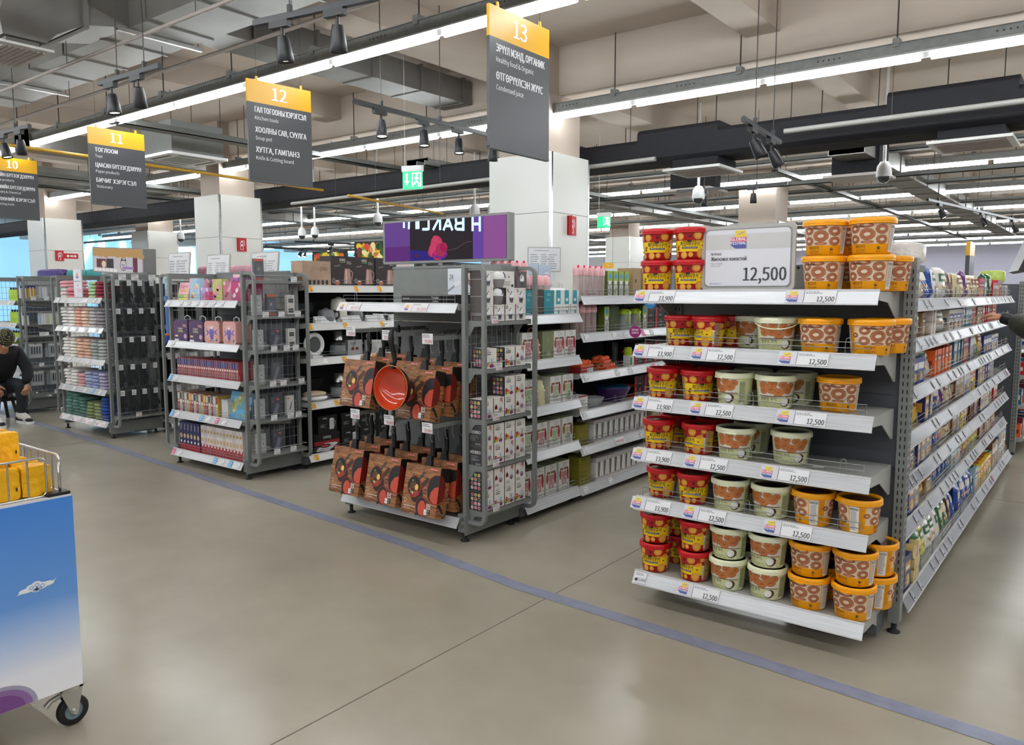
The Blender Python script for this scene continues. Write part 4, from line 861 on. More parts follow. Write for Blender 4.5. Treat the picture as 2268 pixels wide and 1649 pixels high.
def panbox():
    mb=MB(); w,dd,h=.285,.09,.30; mb.box((-w/2,-dd/2,0),(w/2,dd/2,h),WOOD); pan_front(D(mb,front(-dd/2))); pan_side(D(mb,right(w/2))); pan_top(D(mb,topm(h)))
    r=mb.build('boxed_frying_pan')
    m=MB(); m.prism([(-.026,h-.002),(.03,h-.002),(.018,h+.06),(-.012,h+.06)],lambda p,t:(p[0],t,p[1]),-.012,.01,BLK)
    m.tube([(0.004,.012,h+.03),(.003,.015,h+.08),(.002,.006,h+.12),(.004,-.008,h+.165),(.008,-.006,h+.19)],.013,BLK,8,rs=[.013,.014,.016,.014,.008]); 
    m.box((-.004,-.0245,h+.152),(.010,-.019,h+.172),'#3c3c3e'); m.build('handle',r)
    m=MB(); m.tube([(.005,0,h+.175),(.005,0,h+.215),(.005,.02,h+.222)],.0022,WIRE,5); m.build('hanging_hook',r)
    return Proto(r)
PB=panbox()
def bar(x,z,label,tz=None):
    r=empty('hook_bar',(x,3.29,z)); tag(r,label,'bar','display bars carrying the pans')
    mb=MB(); mb.box((-.008,.0,-.012),(.008,.655,.012),GREY); 
    for i in range(10): y=.02+i*.065; mb.tube([(0,y,-.01),(.0,y,-.06),(.01,y,-.085),(.02,y,-.08)],.002,WIRE,4)
    mb.build('bar',r)
    o=use('price_tag',tagmesh('red','79,900'),r,(.0,-.006,0),(0,0,.0)); o.scale=(1.35,1.35,1.35)
for i,(x,z) in enumerate(((-3.80,1.26),(-3.475,1.245),(-3.14,1.235))): bar(x,z,'upper hook bar for pans, %s'%['at the end opposite the choppers','in the middle','beside the chopper rack'][i])
for i,(x,z) in enumerate(((-3.775,.74),(-3.47,.73),(-3.15,.715))): bar(x,z,'lower hook bar for pans, %s'%['at the end opposite the choppers','in the middle','beside the chopper rack'][i])
for (x,zh,n,row,yy) in ((-3.815,1.30,3,'upper',0),(-3.56,1.285,3,'upper',1),(-3.30,1.27,3,'upper',0),(-3.94,.715,3,'lower',0),(-3.60,.705,3,'lower',0),(-3.265,.69,3,'lower',0)):
    side={-3.815:'outer',-3.56:'middle',-3.30:'hoop-side',-3.94:'outer',-3.60:'middle',-3.265:'hoop-side'}[x]
    for q in range(n):
        if yy and q==0: continue
        tilt=-.21 if q==0 else -.14
        y=3.47+.13*q+.0
        PB.put((x+.018*q,3.355+.12*q+(.02 if q else 0),zh-.53+.015*q),.05 if q else .0,'%s boxed frying pan with black handle'%['foremost','second','rearmost'][q],'hanging on the %s %s bar'%(row,side),'pan','boxed frying pans on the end cap',rx=tilt)
# loose wok hanging in front
r=empty('frying_pan',(-3.38,3.215,.94)); r.rotation_euler=(-.08,0,.06); tag(r,'unboxed deep wok with glossy orange-red inside hanging between the pan boxes','pan')
ORG=M('orange_enamel','#c8401c',.12,coat=.8,noise=(3,.12)); mb=MB(); R_=.132
prof=[(R_,-.0),(R_*.96,.03),(R_*.82,.062),(R_*.55,.082),(.0005,.088)]
mb.lathe([(R_*.985,.0),(R_*.93,.028),(R_*.79,.057),(R_*.53,.076),(.0005,.081)],ORG,40,caps=(False,False),ax=1); mb.build('pan_inside',r)
mb=MB(); mb.lathe(prof,M('black_pan_enamel','#16120f',.25),40,caps=(False,False),ax=1); mb.lathe([(R_*.985,0),(R_+.002,-.001),(R_,.004)],M('copper_rim','#c98a5a',.3,.5),40,caps=(False,False),ax=1); mb.build('pan_outside',r)
mb=MB(); mb.tube([(0,.02,R_-.01),(0,.03,R_+.03),(.0,.015,R_+.08),(0,-.01,R_+.14),(0,-.012,R_+.19),(0,.0,R_+.215)],.014,BLK,8,rs=[.012,.014,.016,.017,.015,.008]); mb.box((-.012,-.0,R_-.02),(.012,.025,R_+.02),BLK); mb.build('handle',r)
# top shelf of the pan end cap
def f28(d):
    d.rect(-.13,0,.13,.27,'#dfe3ec',1); d.text('28',-.115,.21,.03,INK,3,sx=.85,bold=.01); d.lines(-.115,.195,.05,.007,1,'#999',3)
    d.ell(.12,.24,.15,.16,'#8b7468',3,30); d.ell(.125,.245,.13,.138,'#d9bfb2',4,30)
    for i in range(7): d.line([(.02+i*.012,.29-i*.02),(.12,.14+i*.022)],.0015,'#b89a8c',5)
    d.poly([(-.13,.11),(-.13,.085),(-.05,.135),(-.05,.16)],'#9a9ca0',3); d.poly([(-.06,.13),(-.01,.155),(-.01,.185),(-.06,.165)],'#f0f0f2',4)
    d.text('NEOFLAM',-.115,.055,.01,'#55575c',3,wid=.05); d.text('EDGE',-.115,.008,.034,INK,3,wid=.09)
mb=MB(); mb.box((-.165,-.17,0),(.165,.17,.055),'#1d1c1e'); d=D(mb,front(-.17)); d.text('NEOFLAM',-.15,.025,.012,'#e4e4e4',2,wid=.05); d.text('Triple',.09,.032,.012,'#e4e4e4',2,wid=.06); d.text('Titanium',.1,.012,.01,'#e4e4e4',2,wid=.045)
tag(mb.build('pan_box',None,(-3.40,3.67,1.431)),'flat black pan carton lying on the top shelf above the pans','box')
def clip(fn,x0):  # keep print inside the carton: the big pan picture is trimmed
    pass
mb=MB(); mb.box((-.13,-.03,0),(.27,.03,.225),'#dfe3ec'); d=D(mb,front(-.03)); d.text('28',-.115,.155,.03,INK,3,sx=.85,bold=.01); d.lines(-.115,.142,.05,.007,1,'#999999',3)
def arc(cx_,cy_,r,a0,a1,n,lim):
    out=[]
    for i in range(n+1):
        a=a0+(a1-a0)*i/n; out.append((min(lim[0],cx_+r*math.cos(a)),min(lim[1],cy_+r*math.sin(a))))
    return out
for rr_,c,l in ((.15,'#8b7468',3),(.128,'#d9bfb2',4)):
    p=arc(.16,.225,rr_,PI,2*PI,20,(.27,.225)); d.poly(p,c,l)
for i in range(6): d.line([(.03+i*.013,.19-i*.012),(.12,.115+i*.013)],.0012,'#b89a8c',5)
d.poly([(-.13,.085),(-.13,.07),(-.06,.11),(-.06,.125)],'#9a9ca0',3); d.poly([(-.07,.1),(-.02,.12),(-.02,.15),(-.07,.135)],'#f0f0f2',4); d.text('NEOFLAM',-.115,.048,.008,'#55575c',3,wid=.05); d.text('EDGE°',-.115,.008,.03,INK,3,wid=.1)
o=mb.build('pan_box',None,(-3.38,3.90,1.431)); tag(o,'white pan carton printed 28 standing at the back of the pan rack top','box')
# ================================================================ CHOPPERS ON THE SIDE RACK
def egg_front(d):
    d.text('MINI',-.042,.082,.009,INK,2,wid=.016,bold=.03); d.text('BLENDER',-.042,.072,.007,INK,2,wid=.022,bold=.02); d.line([(.025,.086),(.035,.09),(.04,.084)],.0015,INK,2)
    d.ell(.0,.052,.022,.028,'#cfd0d6',2,18); d.ell(0,.056,.02,.025,'#f2f2f4',3,18); d.line([(-.015,.058),(-.006,.062),(.0,.074),(.006,.078)],.006,'#2d2f48',4)
    d.poly([(-.022,.04),(.022,.04),(.016,.014),(-.016,.014)],'#8a8c96',4); d.poly([(-.02,.038),(.0,.03),(.02,.038),(.012,.018),(-.012,.018)],'#3c3d48',5); d.rect(-.016,.010,.016,.014,'#3a2c38',5)
EGG=boxp('egg_chopper_box',.098,.095,.098,M('warm_white_carton','#e8e4de',.5),egg_front,lambda d:(d.rect(-.0475,0,.0475,.098,'#5d5552',1),d.rect(-.0475,.047,.0475,.049,'#d0cbc8',2)))
EGGG=boxp('egg_chopper_box',.098,.095,.098,M('taupe_carton','#6c6663',.5),egg_front,None)
EGGW=boxp('chopper_box',.14,.095,.098,M('warm_white_carton'),lambda d:(d.circ(-.02,.065,.006,'#c05050',2),d.circ(.015,.065,.006,'#55605a',2),d.lines(-.05,.01,.1,.03,6,'#8a8a8c',2),d.rect(.04,.005,.06,.02,INK,2)))
def chop_side(d):
    d.rect(-.055,0,.055,.12,'#37363a',1)
    cs=['#c02840','#9ab040','#e8b830','#d0c878','#e07050','#3a5040','#a03850','#e0a0a0','#e8a8b0','#e0b0a0','#d080a8','#e05060']
    for i in range(12): d.circ(-.028+(i%3)*.027,.1-(i//3)*.026,.0105,'#e8e8e8',2,12); d.circ(-.028+(i%3)*.027,.1-(i//3)*.026,.009,cs[i],3,12)
def chop_side2(d):
    d.rect(-.055,0,.055,.12,'#3e3e42',1); d.text('MERBO',-.04,.075,.018,'#e8e8e8',2,wid=.08,bold=.03); d.lines(-.04,.03,.07,.035,5,'#8a8a8c',2); d.text('CE FC',.0,.008,.01,'#e8e8e8',2,wid=.04)
def chopA(d):
    d.text('HAND PULL',-.035,.105,.007,INK,2,wid=.036,bold=.03); d.text('CHOPPER',-.035,.09,.01,INK,2,wid=.045,bold=.04); d.rect(-.035,.082,.008,.087,'#55565a',2)
    d.rect(-.002,.02,.03,.064,'#c4c8cc',2); d.rect(.001,.03,.027,.062,'#dfe3e6',3); d.ell(.014,.016,.018,.01,'#8a3c7a',4); d.ell(.014,.066,.016,.005,'#e8e8ea',4); d.line([(.014,.06),(.014,.02)],.004,'#55575c',5)
    for a,b,c,r in ((-.034,.035,'#c8301e',.013),(-.02,.02,'#e8b428',.011),(-.04,.016,'#5a9a30',.008),(-.012,.03,'#d86a28',.007),(.038,.025,'#e8d888',.006)): d.circ(a,b,r,c,3,10)
def chopB(d):
    d.poly([(.012,.118),(.036,.118),(.034,.08),(.02,.07),(.004,.085)],'#b98a80',2); d.ell(.014,.066,.02,.032,'#dcdcde',3,16); d.ell(.014,.045,.018,.016,'#a890a8',4); d.ell(.012,.04,.008,.007,'#8a3060',5)
    for a,b in ((-.035,.06),(-.028,.07),(-.022,.06)): d.ell(a,b,.007,.012,'#7a3028',3,8)
    d.text('HAND PULL',-.04,.02,.006,INK,2,wid=.034,bold=.03); d.text('CHOPPER',-.04,.01,.007,INK,2,wid=.04,bold=.04)
CART=M('cream_carton','#e9e6df',.5)
CHA=boxp('chopper_box',.103,.105,.12,CART,chopA,chop_side); CHB=boxp('chopper_box',.103,.105,.12,CART,chopB,chop_side2); CHC=boxp('chopper_box',.103,.105,.12,CART,chopA,chop_side2)
RX=-2.975; RY=[3.575,3.682,3.789,3.896]; rk=[1.335,1.055,.755,.475,.2]
WE=lambda k:'on %s rack shelf'%['top','second','third','fourth','bottom'][k]
for i in range(4): EGG.put((RX,RY[i],rk[0]-.004),PI/2,'small white egg blender box','in the lowest row of the top chopper shelf','box','egg blender boxes')
EGG.put((RX,RY[0],rk[0]+.095),PI/2,'small white egg blender box','in the middle row of the top chopper shelf','box','egg blender boxes'); EGG.put((RX,RY[2]+.01,rk[0]+.095),PI/2,'small white egg blender box','in the middle row of the top chopper shelf','box','egg blender boxes'); EGG.put((RX,RY[3],rk[0]+.095),PI/2,'small white egg blender box','in the middle row of the top chopper shelf','box','egg blender boxes')
EGG.put((RX,RY[0],rk[0]+.194),PI/2,'small white egg blender box','topmost at the near end of the top chopper shelf','box','egg blender boxes')
EGGG.put((RX,RY[3]+.01,rk[0]+.194),PI/2,'taupe egg blender box','topmost at the far end of the top chopper shelf','box')
EGGG.put((RX-.02,RY[1]+.02,rk[0]+.095),PI/2,'taupe egg blender box lying behind a loose blender','in the middle row','box')
EGGW.put((RX,RY[2]-.03,rk[0]+.194),PI/2,'plain white side-turned blender box','on top of the egg blender stack','box')
def egg_device():
    r=empty('egg_blender'); mb=MB(); mb.blob((0,0,.06),(.038,.038,.036),WHITE,16,10); mb.build('lid',r); mb=MB(); mb.tube([(-.0,-.035,.058),(.012,-.034,.075),(.018,-.02,.09),(.022,0,.095)],.005,M('navy_plastic','#2d2f48',.3),6); mb.build('pull_handle',r)
    mb=MB(); mb.lathe([(.026,0),(.034,.03),(.038,.05)],M('smoked_bowl','#9a9698',.1,alpha=.7),18); mb.build('bowl',r); return Proto(r)
ED=egg_device()
ED.put((RX+.03,RY[1]+.0,rk[0]+.095),PI/2,'loose white egg shaped blender','in the middle row of the top chopper shelf','blender'); ED.put((RX+.03,RY[1]+.015,rk[0]+.194),PI/2+.3,'loose white egg shaped blender with clear bowl','beside the topmost plain box','blender')
def chrow(k,z,items,lvl):
    for i,p in items: p.put((RX-.006,RY[i]-.004,z),PI/2,'white hand pull chopper box',('in the %s row '%lvl)+WE(k),'box','hand pull chopper boxes')
CHA.put((RX-.006,RY[0]+.03,rk[1]-.004),PI/2-.25,'tilted white chopper box with fruit dots on its dark side',WE(1),'box','hand pull chopper boxes')
chrow(1,rk[1]-.004,[(2,CHA),(3,CHB)],'only')
chrow(2,rk[2]-.004,[(0,CHA),(1,CHB),(2,CHA),(3,CHB)],'lower'); chrow(2,rk[2]+.117,[(2,CHA),(3,CHA)],'upper')
chrow(3,rk[3]-.004,[(0,CHB),(1,CHC),(2,CHB),(3,CHB)],'lower'); chrow(3,rk[3]+.117,[(0,CHB),(1,CHC),(2,CHC),(3,CHC)],'upper')
chrow(4,rk[4]-.004,[(0,CHA),(1,CHA),(2,CHA),(3,CHA)],'lower'); chrow(4,rk[4]+.117,[(0,CHA),(1,CHB),(2,CHB),(3,CHB)],'upper')
# ================================================================ FOOD JAR RUN
def jar_front(col):
    def f(d):
        d.ring(-.0,.165,.014,.014,.002,'#4a4a44',2,14); d.text('Rijar',.016,.158,.007,'#6a6a64',2); 
        for i,c in enumerate(('#7a2a30','#93305a','#c8a840','#3c6a30','#a02830','#8a2038')): d.rect(-.05+i*.017,.128,-.036+i*.017,.142,c,2)
        d.ell(-.048,.1,.014,.032,'#a4552e',2,10); d.ell(.045,.1,.014,.035,'#a01f2e',2,10); d.ell(.048,.07,.01,.014,'#c03848',3,10)
        d.poly([(-.03,.12),(.026,.12),(.03,.05),(.022,.035),(-.026,.035),(-.034,.05)],col,3); 
        for a,b in ((-.012,.055),(.008,.058),(-.02,.075),(.0,.045),(.014,.082)): d.ell(a,b,.005,.008,'#e8e0dc',4,8)
        d.text('FOOD JAR',0,.012,.012,'#8a8a88',2,'c',wid=.07)
    return f
JW=M('white_carton','#e9e9e6',.45); OLV=M('olive_carton','#7e8660',.5); LGN=M('pale_green_carton','#bfc8a8',.5)
def jarbox(c): return boxp('food_jar_box',.13,.13,.185,JW,jar_front(c),lambda d:d.rect(-.065,0,.065,.185,'#d3d6c6',1),lambda d:d.rect(-.065,-.065,.065,.065,'#a9b890',1))
JP,JG=jarbox('#c08a90'),jarbox('#a8c49a'); OLB=boxp('food_jar_box',.13,.13,.185,OLV,lambda d:(d.ring(0,.13,.012,.012,.002,'#c8cdb0',2),d.rect(-.01,.02,.03,.05,'#a8b090',2)))
JX=-3.08
def wj(n): return 'on the %s shelf beside the chopper rack'%n
def teal(d): d.rect(-.05,0,.05,.165,'#1d8c98',1); d.ring(0,.135,.02,.008,.003,'#bfe0e4',2); d.lines(-.03,.09,.06,.02,2,'#8fc8ce',2)
TB=boxp('juicer_box',.115,.12,.165,M('teal_carton','#1d8c98',.4),teal)
TW=boxp('juicer_box',.1,.12,.165,JW,lambda d:(d.rect(-.03,.07,.025,.165,'#2a9aa8',2),d.ell(0,.1,.014,.012,'#e9f4f4',3),d.ring(-.002,.05,.014,.006,.0015,'#8a8a8a',2),d.rect(-.008,0,.01,.03,'#2a9aa8',2)))
DB=boxp('juicer_box',.09,.12,.17,M('umber_carton','#3c3432',.5),lambda d:d.rect(-.045,.12,.045,.124,'#a09a98',1))
TB.put((JX,4.11,1.351),PI/2,'teal juicer box partly behind the hoop frame',wj('top'),'box'); DB.put((JX,4.22,1.351),PI/2,'dark brown juicer box',wj('top'),'box'); TB.put((JX,4.33,1.351),PI/2,'solid teal juicer box',wj('top'),'box')
for i in range(3): TW.put((JX,4.445+i*.102,1.351),PI/2,'white juicer box with teal label',wj('top'),'box','white and teal juicer boxes')
# cooler bags
def cooler(col,name):
    r=empty('cooler_bag'); mb=MB(); C=M(name,col,.6,noise=(30,.05)); mb.lathe([(.058,0),(.062,.01),(.057,.1),(.052,.135),(.046,.14),(.046,.16),(.04,.17)],C,20)
    for a in range(6):
        for z in (.05,.1): mb.blob((.058*math.cos(a*PI/3+.3),.058*math.sin(a*PI/3+.3),z),(.009,.009,.009),'#e8d8d0',8,5)
    mb.build('body',r); mb=MB(); mb.tube([(0,-.035,.165),(0,-.03,.2),(0,0,.215),(0,.03,.2),(0,.035,.165)],.004,C,6); mb.build('handle',r); return Proto(r)
cooler('#b98270','terracotta_fabric').put((JX+.02,4.18,1.056),0,'terracotta food jar cooler with small white flowers',wj('second'),'bag')
cooler('#cfc9a0','cream_fabric').put((JX+.02,4.24,.748),0,'cream food jar cooler bag with strap',wj('third'),'bag')
OLB.put((JX,4.315,1.056),PI/2,'plain olive green food jar box',wj('second'),'box'); 
for y in (4.45,4.59): JP.put((JX,y,1.056),PI/2,'white food jar box with pink jar',wj('second'),'box','food jar boxes')
JP.put((JX,4.09,1.056),PI/2,'white food jar box half hidden behind the hoop frame',wj('second'),'box','food jar boxes')
JG.put((JX,4.10,.748),PI/2,'white food jar box half hidden behind the hoop frame',wj('third'),'box','food jar boxes')
for y in (4.41,4.56): JG.put((JX,y,.748),PI/2,'white food jar box with green jar',wj('third'),'box','food jar boxes')
for y,p,n in ((4.09,JG,'green'),(4.245,JP,'pink'),(4.405,JG,'green'),(4.56,JG,'green')): p.put((JX,y,.448),PI/2,'white food jar box with %s jar'%n,wj('fourth'),'box','food jar boxes')
for y in (4.09,4.24,4.39,4.55): JP.put((JX-.02,y,.114),PI/2,'white food jar box with pink jar',wj('bottom'),'box','food jar boxes',sc=(1,1,1.12))
# pink-lid bottles
def bottle():
    r=empty('drinking_bottle'); mb=MB(); mb.lathe([(.03,0),(.032,.01),(.032,.15),(.03,.16)],M('smoky_pink_plastic','#c9b4b0',.12,alpha=.55),16); mb.build('body',r)
    mb=MB(); PK=M('pink_lid_plastic','#f0b9bd',.35); mb.lathe([(.034,.15),(.035,.18),(.03,.205),(.018,.218),(.001,.222)],PK,16,caps=(True,False)); mb.blob((.02,-.02,.215),(.009,.009,.009),M('hot_pink_plastic','#e0436a',.4),8,5); mb.build('lid',r); return Proto(r)
BO=bottle()
mb=MB(); mb.box((-3.40,4.05,1.385),(-3.19,4.66,1.40),LGREY); mb.box((-3.21,4.06,1.351),(-3.195,4.075,1.385),DGREY); mb.box((-3.21,4.63,1.351),(-3.195,4.645,1.385),DGREY); mb.box((-3.4,4.06,1.351),(-3.385,4.645,1.385),DGREY); tag(mb.build('display_ledge'),'raised grey ledge carrying pink lidded bottles behind teal juicer boxes','shelf')
for j in range(2):
    for i in range(6-j): BO.put((-3.23-j*.075,4.20+i*.078+j*.03,1.40),rnd.uniform(0,6),'pink-lidded drinking bottle','in the %s row on the raised ledge'%['front','rear'][j],'bottle','pink-lidded drinking bottles',end='from the near end')
for i in range(5): BO.put((-3.36,4.18+i*.08,1.50),0,'pink-lidded drinking bottle','standing highest behind the raised ledge','bottle','pink-lidded drinking bottles',end='from the near end')
mb=MB(); mb.box((-3.395,4.1,1.40),(-3.345,4.62,1.5),M('kraft_carton','#a98d64',.6)); tag(mb.build('carton'),'low kraft carton under the highest pink-lidded bottles','box')
for i in range(5): BO.put((-3.06,4.74+i*.078,1.471),0,'pink-lidded drinking bottle','on the top shelf of the bottle bay','bottle','pink-lidded drinking bottles',end='from the near end')
for j in range(2):
    for i in range(4): BO.put((-3.07-j*.085,4.72+i*.08,1.206),0,'pink-lidded drinking bottle','in the %s row on the second shelf of the bottle bay'%['front','rear'][j],'bottle','pink-lidded drinking bottles',end='from the near end')
GT=boxp('tagged_bottle_pack',.075,.06,.19,M('moss_plastic','#5d6a2c',.5),lambda d:(d.rect(-.0375,.11,.0375,.19,'#9ab53a',1),d.circ(0,.15,.02,'#3a9ad0',2),d.rect(-.025,.09,.02,.118,PAPER,2),d.rect(-.03,.0,.03,.085,'#b9bcb4',1),d.ell(0,.04,.022,.028,'#8a9088',2),d.line([(-.02,.07),(.01,.02),(.02,.05)],.004,'#d8dcd8',3)))
for i in range(4): GT.put((-3.07,5.16+i*.085,1.471),PI/2,'clear bottle with green hang tag','on the top shelf of the bottle bay','bottle','bottles with green hang tags',end='from the near end')
KB=boxp('kraft_box',.13,.14,.22,M('kraft_carton'),lambda d:d.circ(-.02,.12,.014,'#2a2622',2))
for i in range(2): KB.put((-3.1,5.56+i*.16,1.471),PI/2,'tall brown kraft carton','on the top shelf of the bottle bay','box','kraft cartons',end='from the near end')
GT.put((-3.07,5.12,1.206),PI/2,'clear bottle with green hang tag','on the second shelf of the bottle bay','bottle','bottles with green hang tags'); GT.put((-3.07,5.72,1.206),PI/2,'clear bottle with green hang tag','on the second shelf of the bottle bay','bottle','bottles with green hang tags')
boxp('carton',.14,.12,.2,M('moss_carton','#4c5232',.6)).put((-3.12,5.27,1.206),PI/2,'dark moss green carton','on the second shelf of the bottle bay','box')
def lime():
    r=empty('shaker_jug'); mb=MB(); mb.lathe([(.05,0),(.055,.02),(.05,.11),(.045,.13)],M('clear_jug','#cfd8d0',.08,alpha=.45),18); mb.build('body',r); mb=MB(); L_=M('lime_plastic','#b4cf2a',.35); mb.lathe([(.05,.125),(.052,.145),(.03,.165),(.001,.168)],L_,18); mb.build('lid',r); mb=MB(); mb.tube([(.045,0,.15),(.08,0,.15),(.085,0,.10),(.05,0,.06)],.005,L_,6); mb.build('handle',r); return Proto(r)
LJ=lime(); LJ.put((-3.07,5.44,1.206),-.6,'clear jug with lime green lid','on the second shelf of the bottle bay','jug'); LJ.put((-3.08,5.62,1.206),-.6,'clear jug with pinkish handle behind the lime lidded one','on the second shelf of the bottle bay','jug')
# third shelf: orange ice trays and small things
def tray():
    mb=MB(); O_=M('orange_tray_plastic','#e8602c',.4)
    for i in range(4):
        for j in range(2): mb.blob((-.06+i*.04,-.025+j*.05,.028),(.02,.024,.022),O_,10,6)
    mb.box((-.085,-.055,0),(.085,.055,.018),O_); return Proto(mb.build('ice_tray'))
TR=tray(); TR.put((-3.09,4.84,.962),PI/2,'orange moulded ice tray lying on clear tubs','on the third shelf of the bottle bay','tray'); TR.put((-3.07,5.16,.921),PI/2,'orange moulded ice tray','resting on the third shelf of the bottle bay','tray'); TR.put((-3.1,5.14,.972),PI/2+.2,'upper orange moulded ice tray','stacked on the third shelf of the bottle bay','tray')
RC=boxp('tub_box',.17,.1,.04,M('red_white_carton','#b83a3a',.4),lambda d:d.rect(.0,.005,.08,.035,'#e0dcd8',1)); RC.put((-3.07,4.82,.921),PI/2,'flat red and clear tub pack','on the third shelf of the bottle bay','box')
LG=boxp('slicer_box',.07,.06,.085,JW,lambda d:(d.rect(-.03,.01,.0,.07,'#5a8a3a',1))); LG.put((-3.06,5.50,.921),PI/2,'small white and green gadget box','on the third shelf of the bottle bay','box')
mb=MB(); mb.lathe([(.03,.0),(.036,.03),(.03,.06),(.001,.065)],M('lime_plastic'),14); tag(mb.build('lime_ball',None,(-3.07,5.50,1.006)),'round lime green squeezer standing on the small gadget box','squeezer')
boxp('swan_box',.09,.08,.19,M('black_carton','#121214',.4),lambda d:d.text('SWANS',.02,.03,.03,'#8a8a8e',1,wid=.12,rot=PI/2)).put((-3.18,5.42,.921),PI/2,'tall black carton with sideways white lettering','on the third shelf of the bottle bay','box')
def cur(d): d.rect(-.08,0,-.045,.085,'#c82a2a',1); d.rect(.0,.05,.02,.07,'#d03838',2); d.text('Comfy',-.02,.015,.012,'#e8e8e8',2,wid=.05); 
CUR=boxp('gadget_box',.16,.12,.085,M('black_carton'),cur,lambda d:d.rect(-.06,0,.06,.02,'#c82a2a',1))
for z0,n,nm in ((.921,2,'third'),(.651,2,'fourth'),(1.206,2,'second')):
    for q in range(n):
        for i in range(3): CUR.put((-3.14,5.72+i*.17,z0+q*.087),PI/2,'black and red gadget box','in %s row, %s shelf past jugs'%(['lower','upper'][q],nm),'box','black and red gadget boxes',end='from the near end')
# fourth shelf
boxp('rack_box',.12,.1,.11,JW,lambda d:(d.rect(-.06,.1,.06,.11,'#a83038',1),d.rect(-.06,0,-.052,.11,'#a83038',1),d.lines(-.04,.05,.07,.03,3,'#8a8a8a',2))).put((-3.07,4.77,.651),PI/2,'small white box with dark red edges','on the fourth shelf of the bottle bay','box')
boxp('paper_box',.2,.08,.10,M('pale_grey_carton','#c6c6c8',.5),lambda d:d.lines(-.06,.03,.12,.05,4,'#8a8a8a',2)).put((-3.28,4.86,.651),PI/2,'pale grey carton behind the glass bowl','on the fourth shelf of the bottle bay','box')
def bowl(c,name,r,h,tr=1): 
    mb=MB(); mb.lathe([(r*.55,0),(r*.8,h*.4),(r*.97,h*.85),(r,h),(r*1.04,h),(r*.94,h*.85),(r*.76,h*.42),(r*.5,.006),(.001,.006)],M(name,c,.3,alpha=tr),28,caps=(True,False)); return Proto(mb.build('bowl'))
bowl('#d8dde0','clear_bowl_glass',.09,.07,.4).put((-3.09,5.0,.651),0,'clear glass bowl','beside the purple bowl on the fourth shelf','bowl')
pb=bowl('#4a2468','purple_plastic',.15,.11); pb.put((-3.14,5.37,.651),0,'large purple mixing bowl','on the fourth shelf of the bottle bay','bowl')
bowl('#2a6a90','blue_plastic',.14,.07).put((-3.14,5.37,.70),0,'teal blue bowl nested in the purple bowl','','bowl')
AMB=M('amber_glass','#a8a040',.1,alpha=.6)
def amber():
    r=empty('glass_container'); mb=MB(); mb.cbox((-.075,-.06,0),(.075,.06,.045),AMB,.015); mb.build('body',r); mb=MB(); mb.cbox((-.078,-.063,.045),(.078,.063,.052),AMB,.015); mb.build('rim',r); return Proto(r)
AM=amber()
for q in range(3): AM.put((-3.08,4.78,.391+q*.053),PI/2,'amber glass container','in the stack on the fifth shelf','container','amber glass containers',end='from the bottom')
for q in range(4): AM.put((-3.07,4.80,.101+q*.053),PI/2,'amber glass container','in the stack on the lowest shelf','container','amber glass containers',end='from the bottom')
CNF=M('confetti_carton','#c6bfc0',.5,noise=(160,.35))
def tum(d): 
    d.rect(-.08,0,.08,.03,CNF,1); d.rect(-.08,.14,.08,.17,CNF,1)
    for a in (-.04,.04): d.poly([(a-.018,.14),(a+.022,.14),(a+.01,.028),(a-.01,.028)],'#4c4a4c',2); d.poly([(a-.018,.14),(a+.004,.14),(a-.002,.03),(a-.008,.03)],'#8b8684',3)
TU=boxp('tumbler_box',.16,.15,.17,JW,tum,lambda d:(d.rect(-.075,.0,.075,.03,CNF,1),d.rect(-.075,.14,.075,.17,CNF,1)),lambda d:d.rect(-.08,-.075,.08,.075,CNF,1))
for i in range(5): TU.put((-3.09,4.99+i*.165,.391),PI/2,'white tumbler gift box with confetti pattern','on the fifth shelf of the bottle bay','box','tumbler gift boxes',end='from the near end')
for i in range(7): TU.put((-3.08,5.01+i*.165,.101),PI/2,'white tumbler gift box with confetti pattern','on the lowest shelf of the bottle bay','box','tumbler gift boxes',end='from the near end')
boxp('chair_box',.16,.14,.14,M('kraft_carton'),lambda d:d.line([(-.05,.0),(.05,.1),(-.05,.1)],.008,'#e0ddd4',1)).put((-3.1,5.93,.391),PI/2,'brown carton at the far end','of the fifth bottle bay shelf','box')
# round shelf talkers
def talker(loc,c,lines_,label,rz):
    r=empty('shelf_talker',loc,rz); tag(r,label,'sign'); mb=MB(); mb.cbox((-.055,0,-.055),(.055,.002,.055),CLEAR,.008,1); d=D(mb,front(0)); d.circ(0,0,.045,c,2,24)
    for i,t in enumerate(lines_): d.text(t,0,.008-.022*i,.015,'#ffffff',3,'c',wid=.052,bold=.02)
    mb.build('disc',r); mb=MB(); mb.box((-.055,.0,.03),(-.04,.03,.055),CLEAR); mb.build('clip',r)
talker((-2.93,5.36,1.20),'#a81a7a',('NEW!','ШИНЭ'),'round magenta NEW talker sticking out from the bottle shelf',.35)
talker((-2.93,5.5,.655),'#2a82c4',('ОНЫ','ҮНЭ'),'round blue talker sticking out from the lower shelf',.35); talker((-2.93,5.6,1.42),'#2a82c4',('ОНЫ','ҮНЭ'),'round blue talker half hidden behind the top bucket shelf',.35)
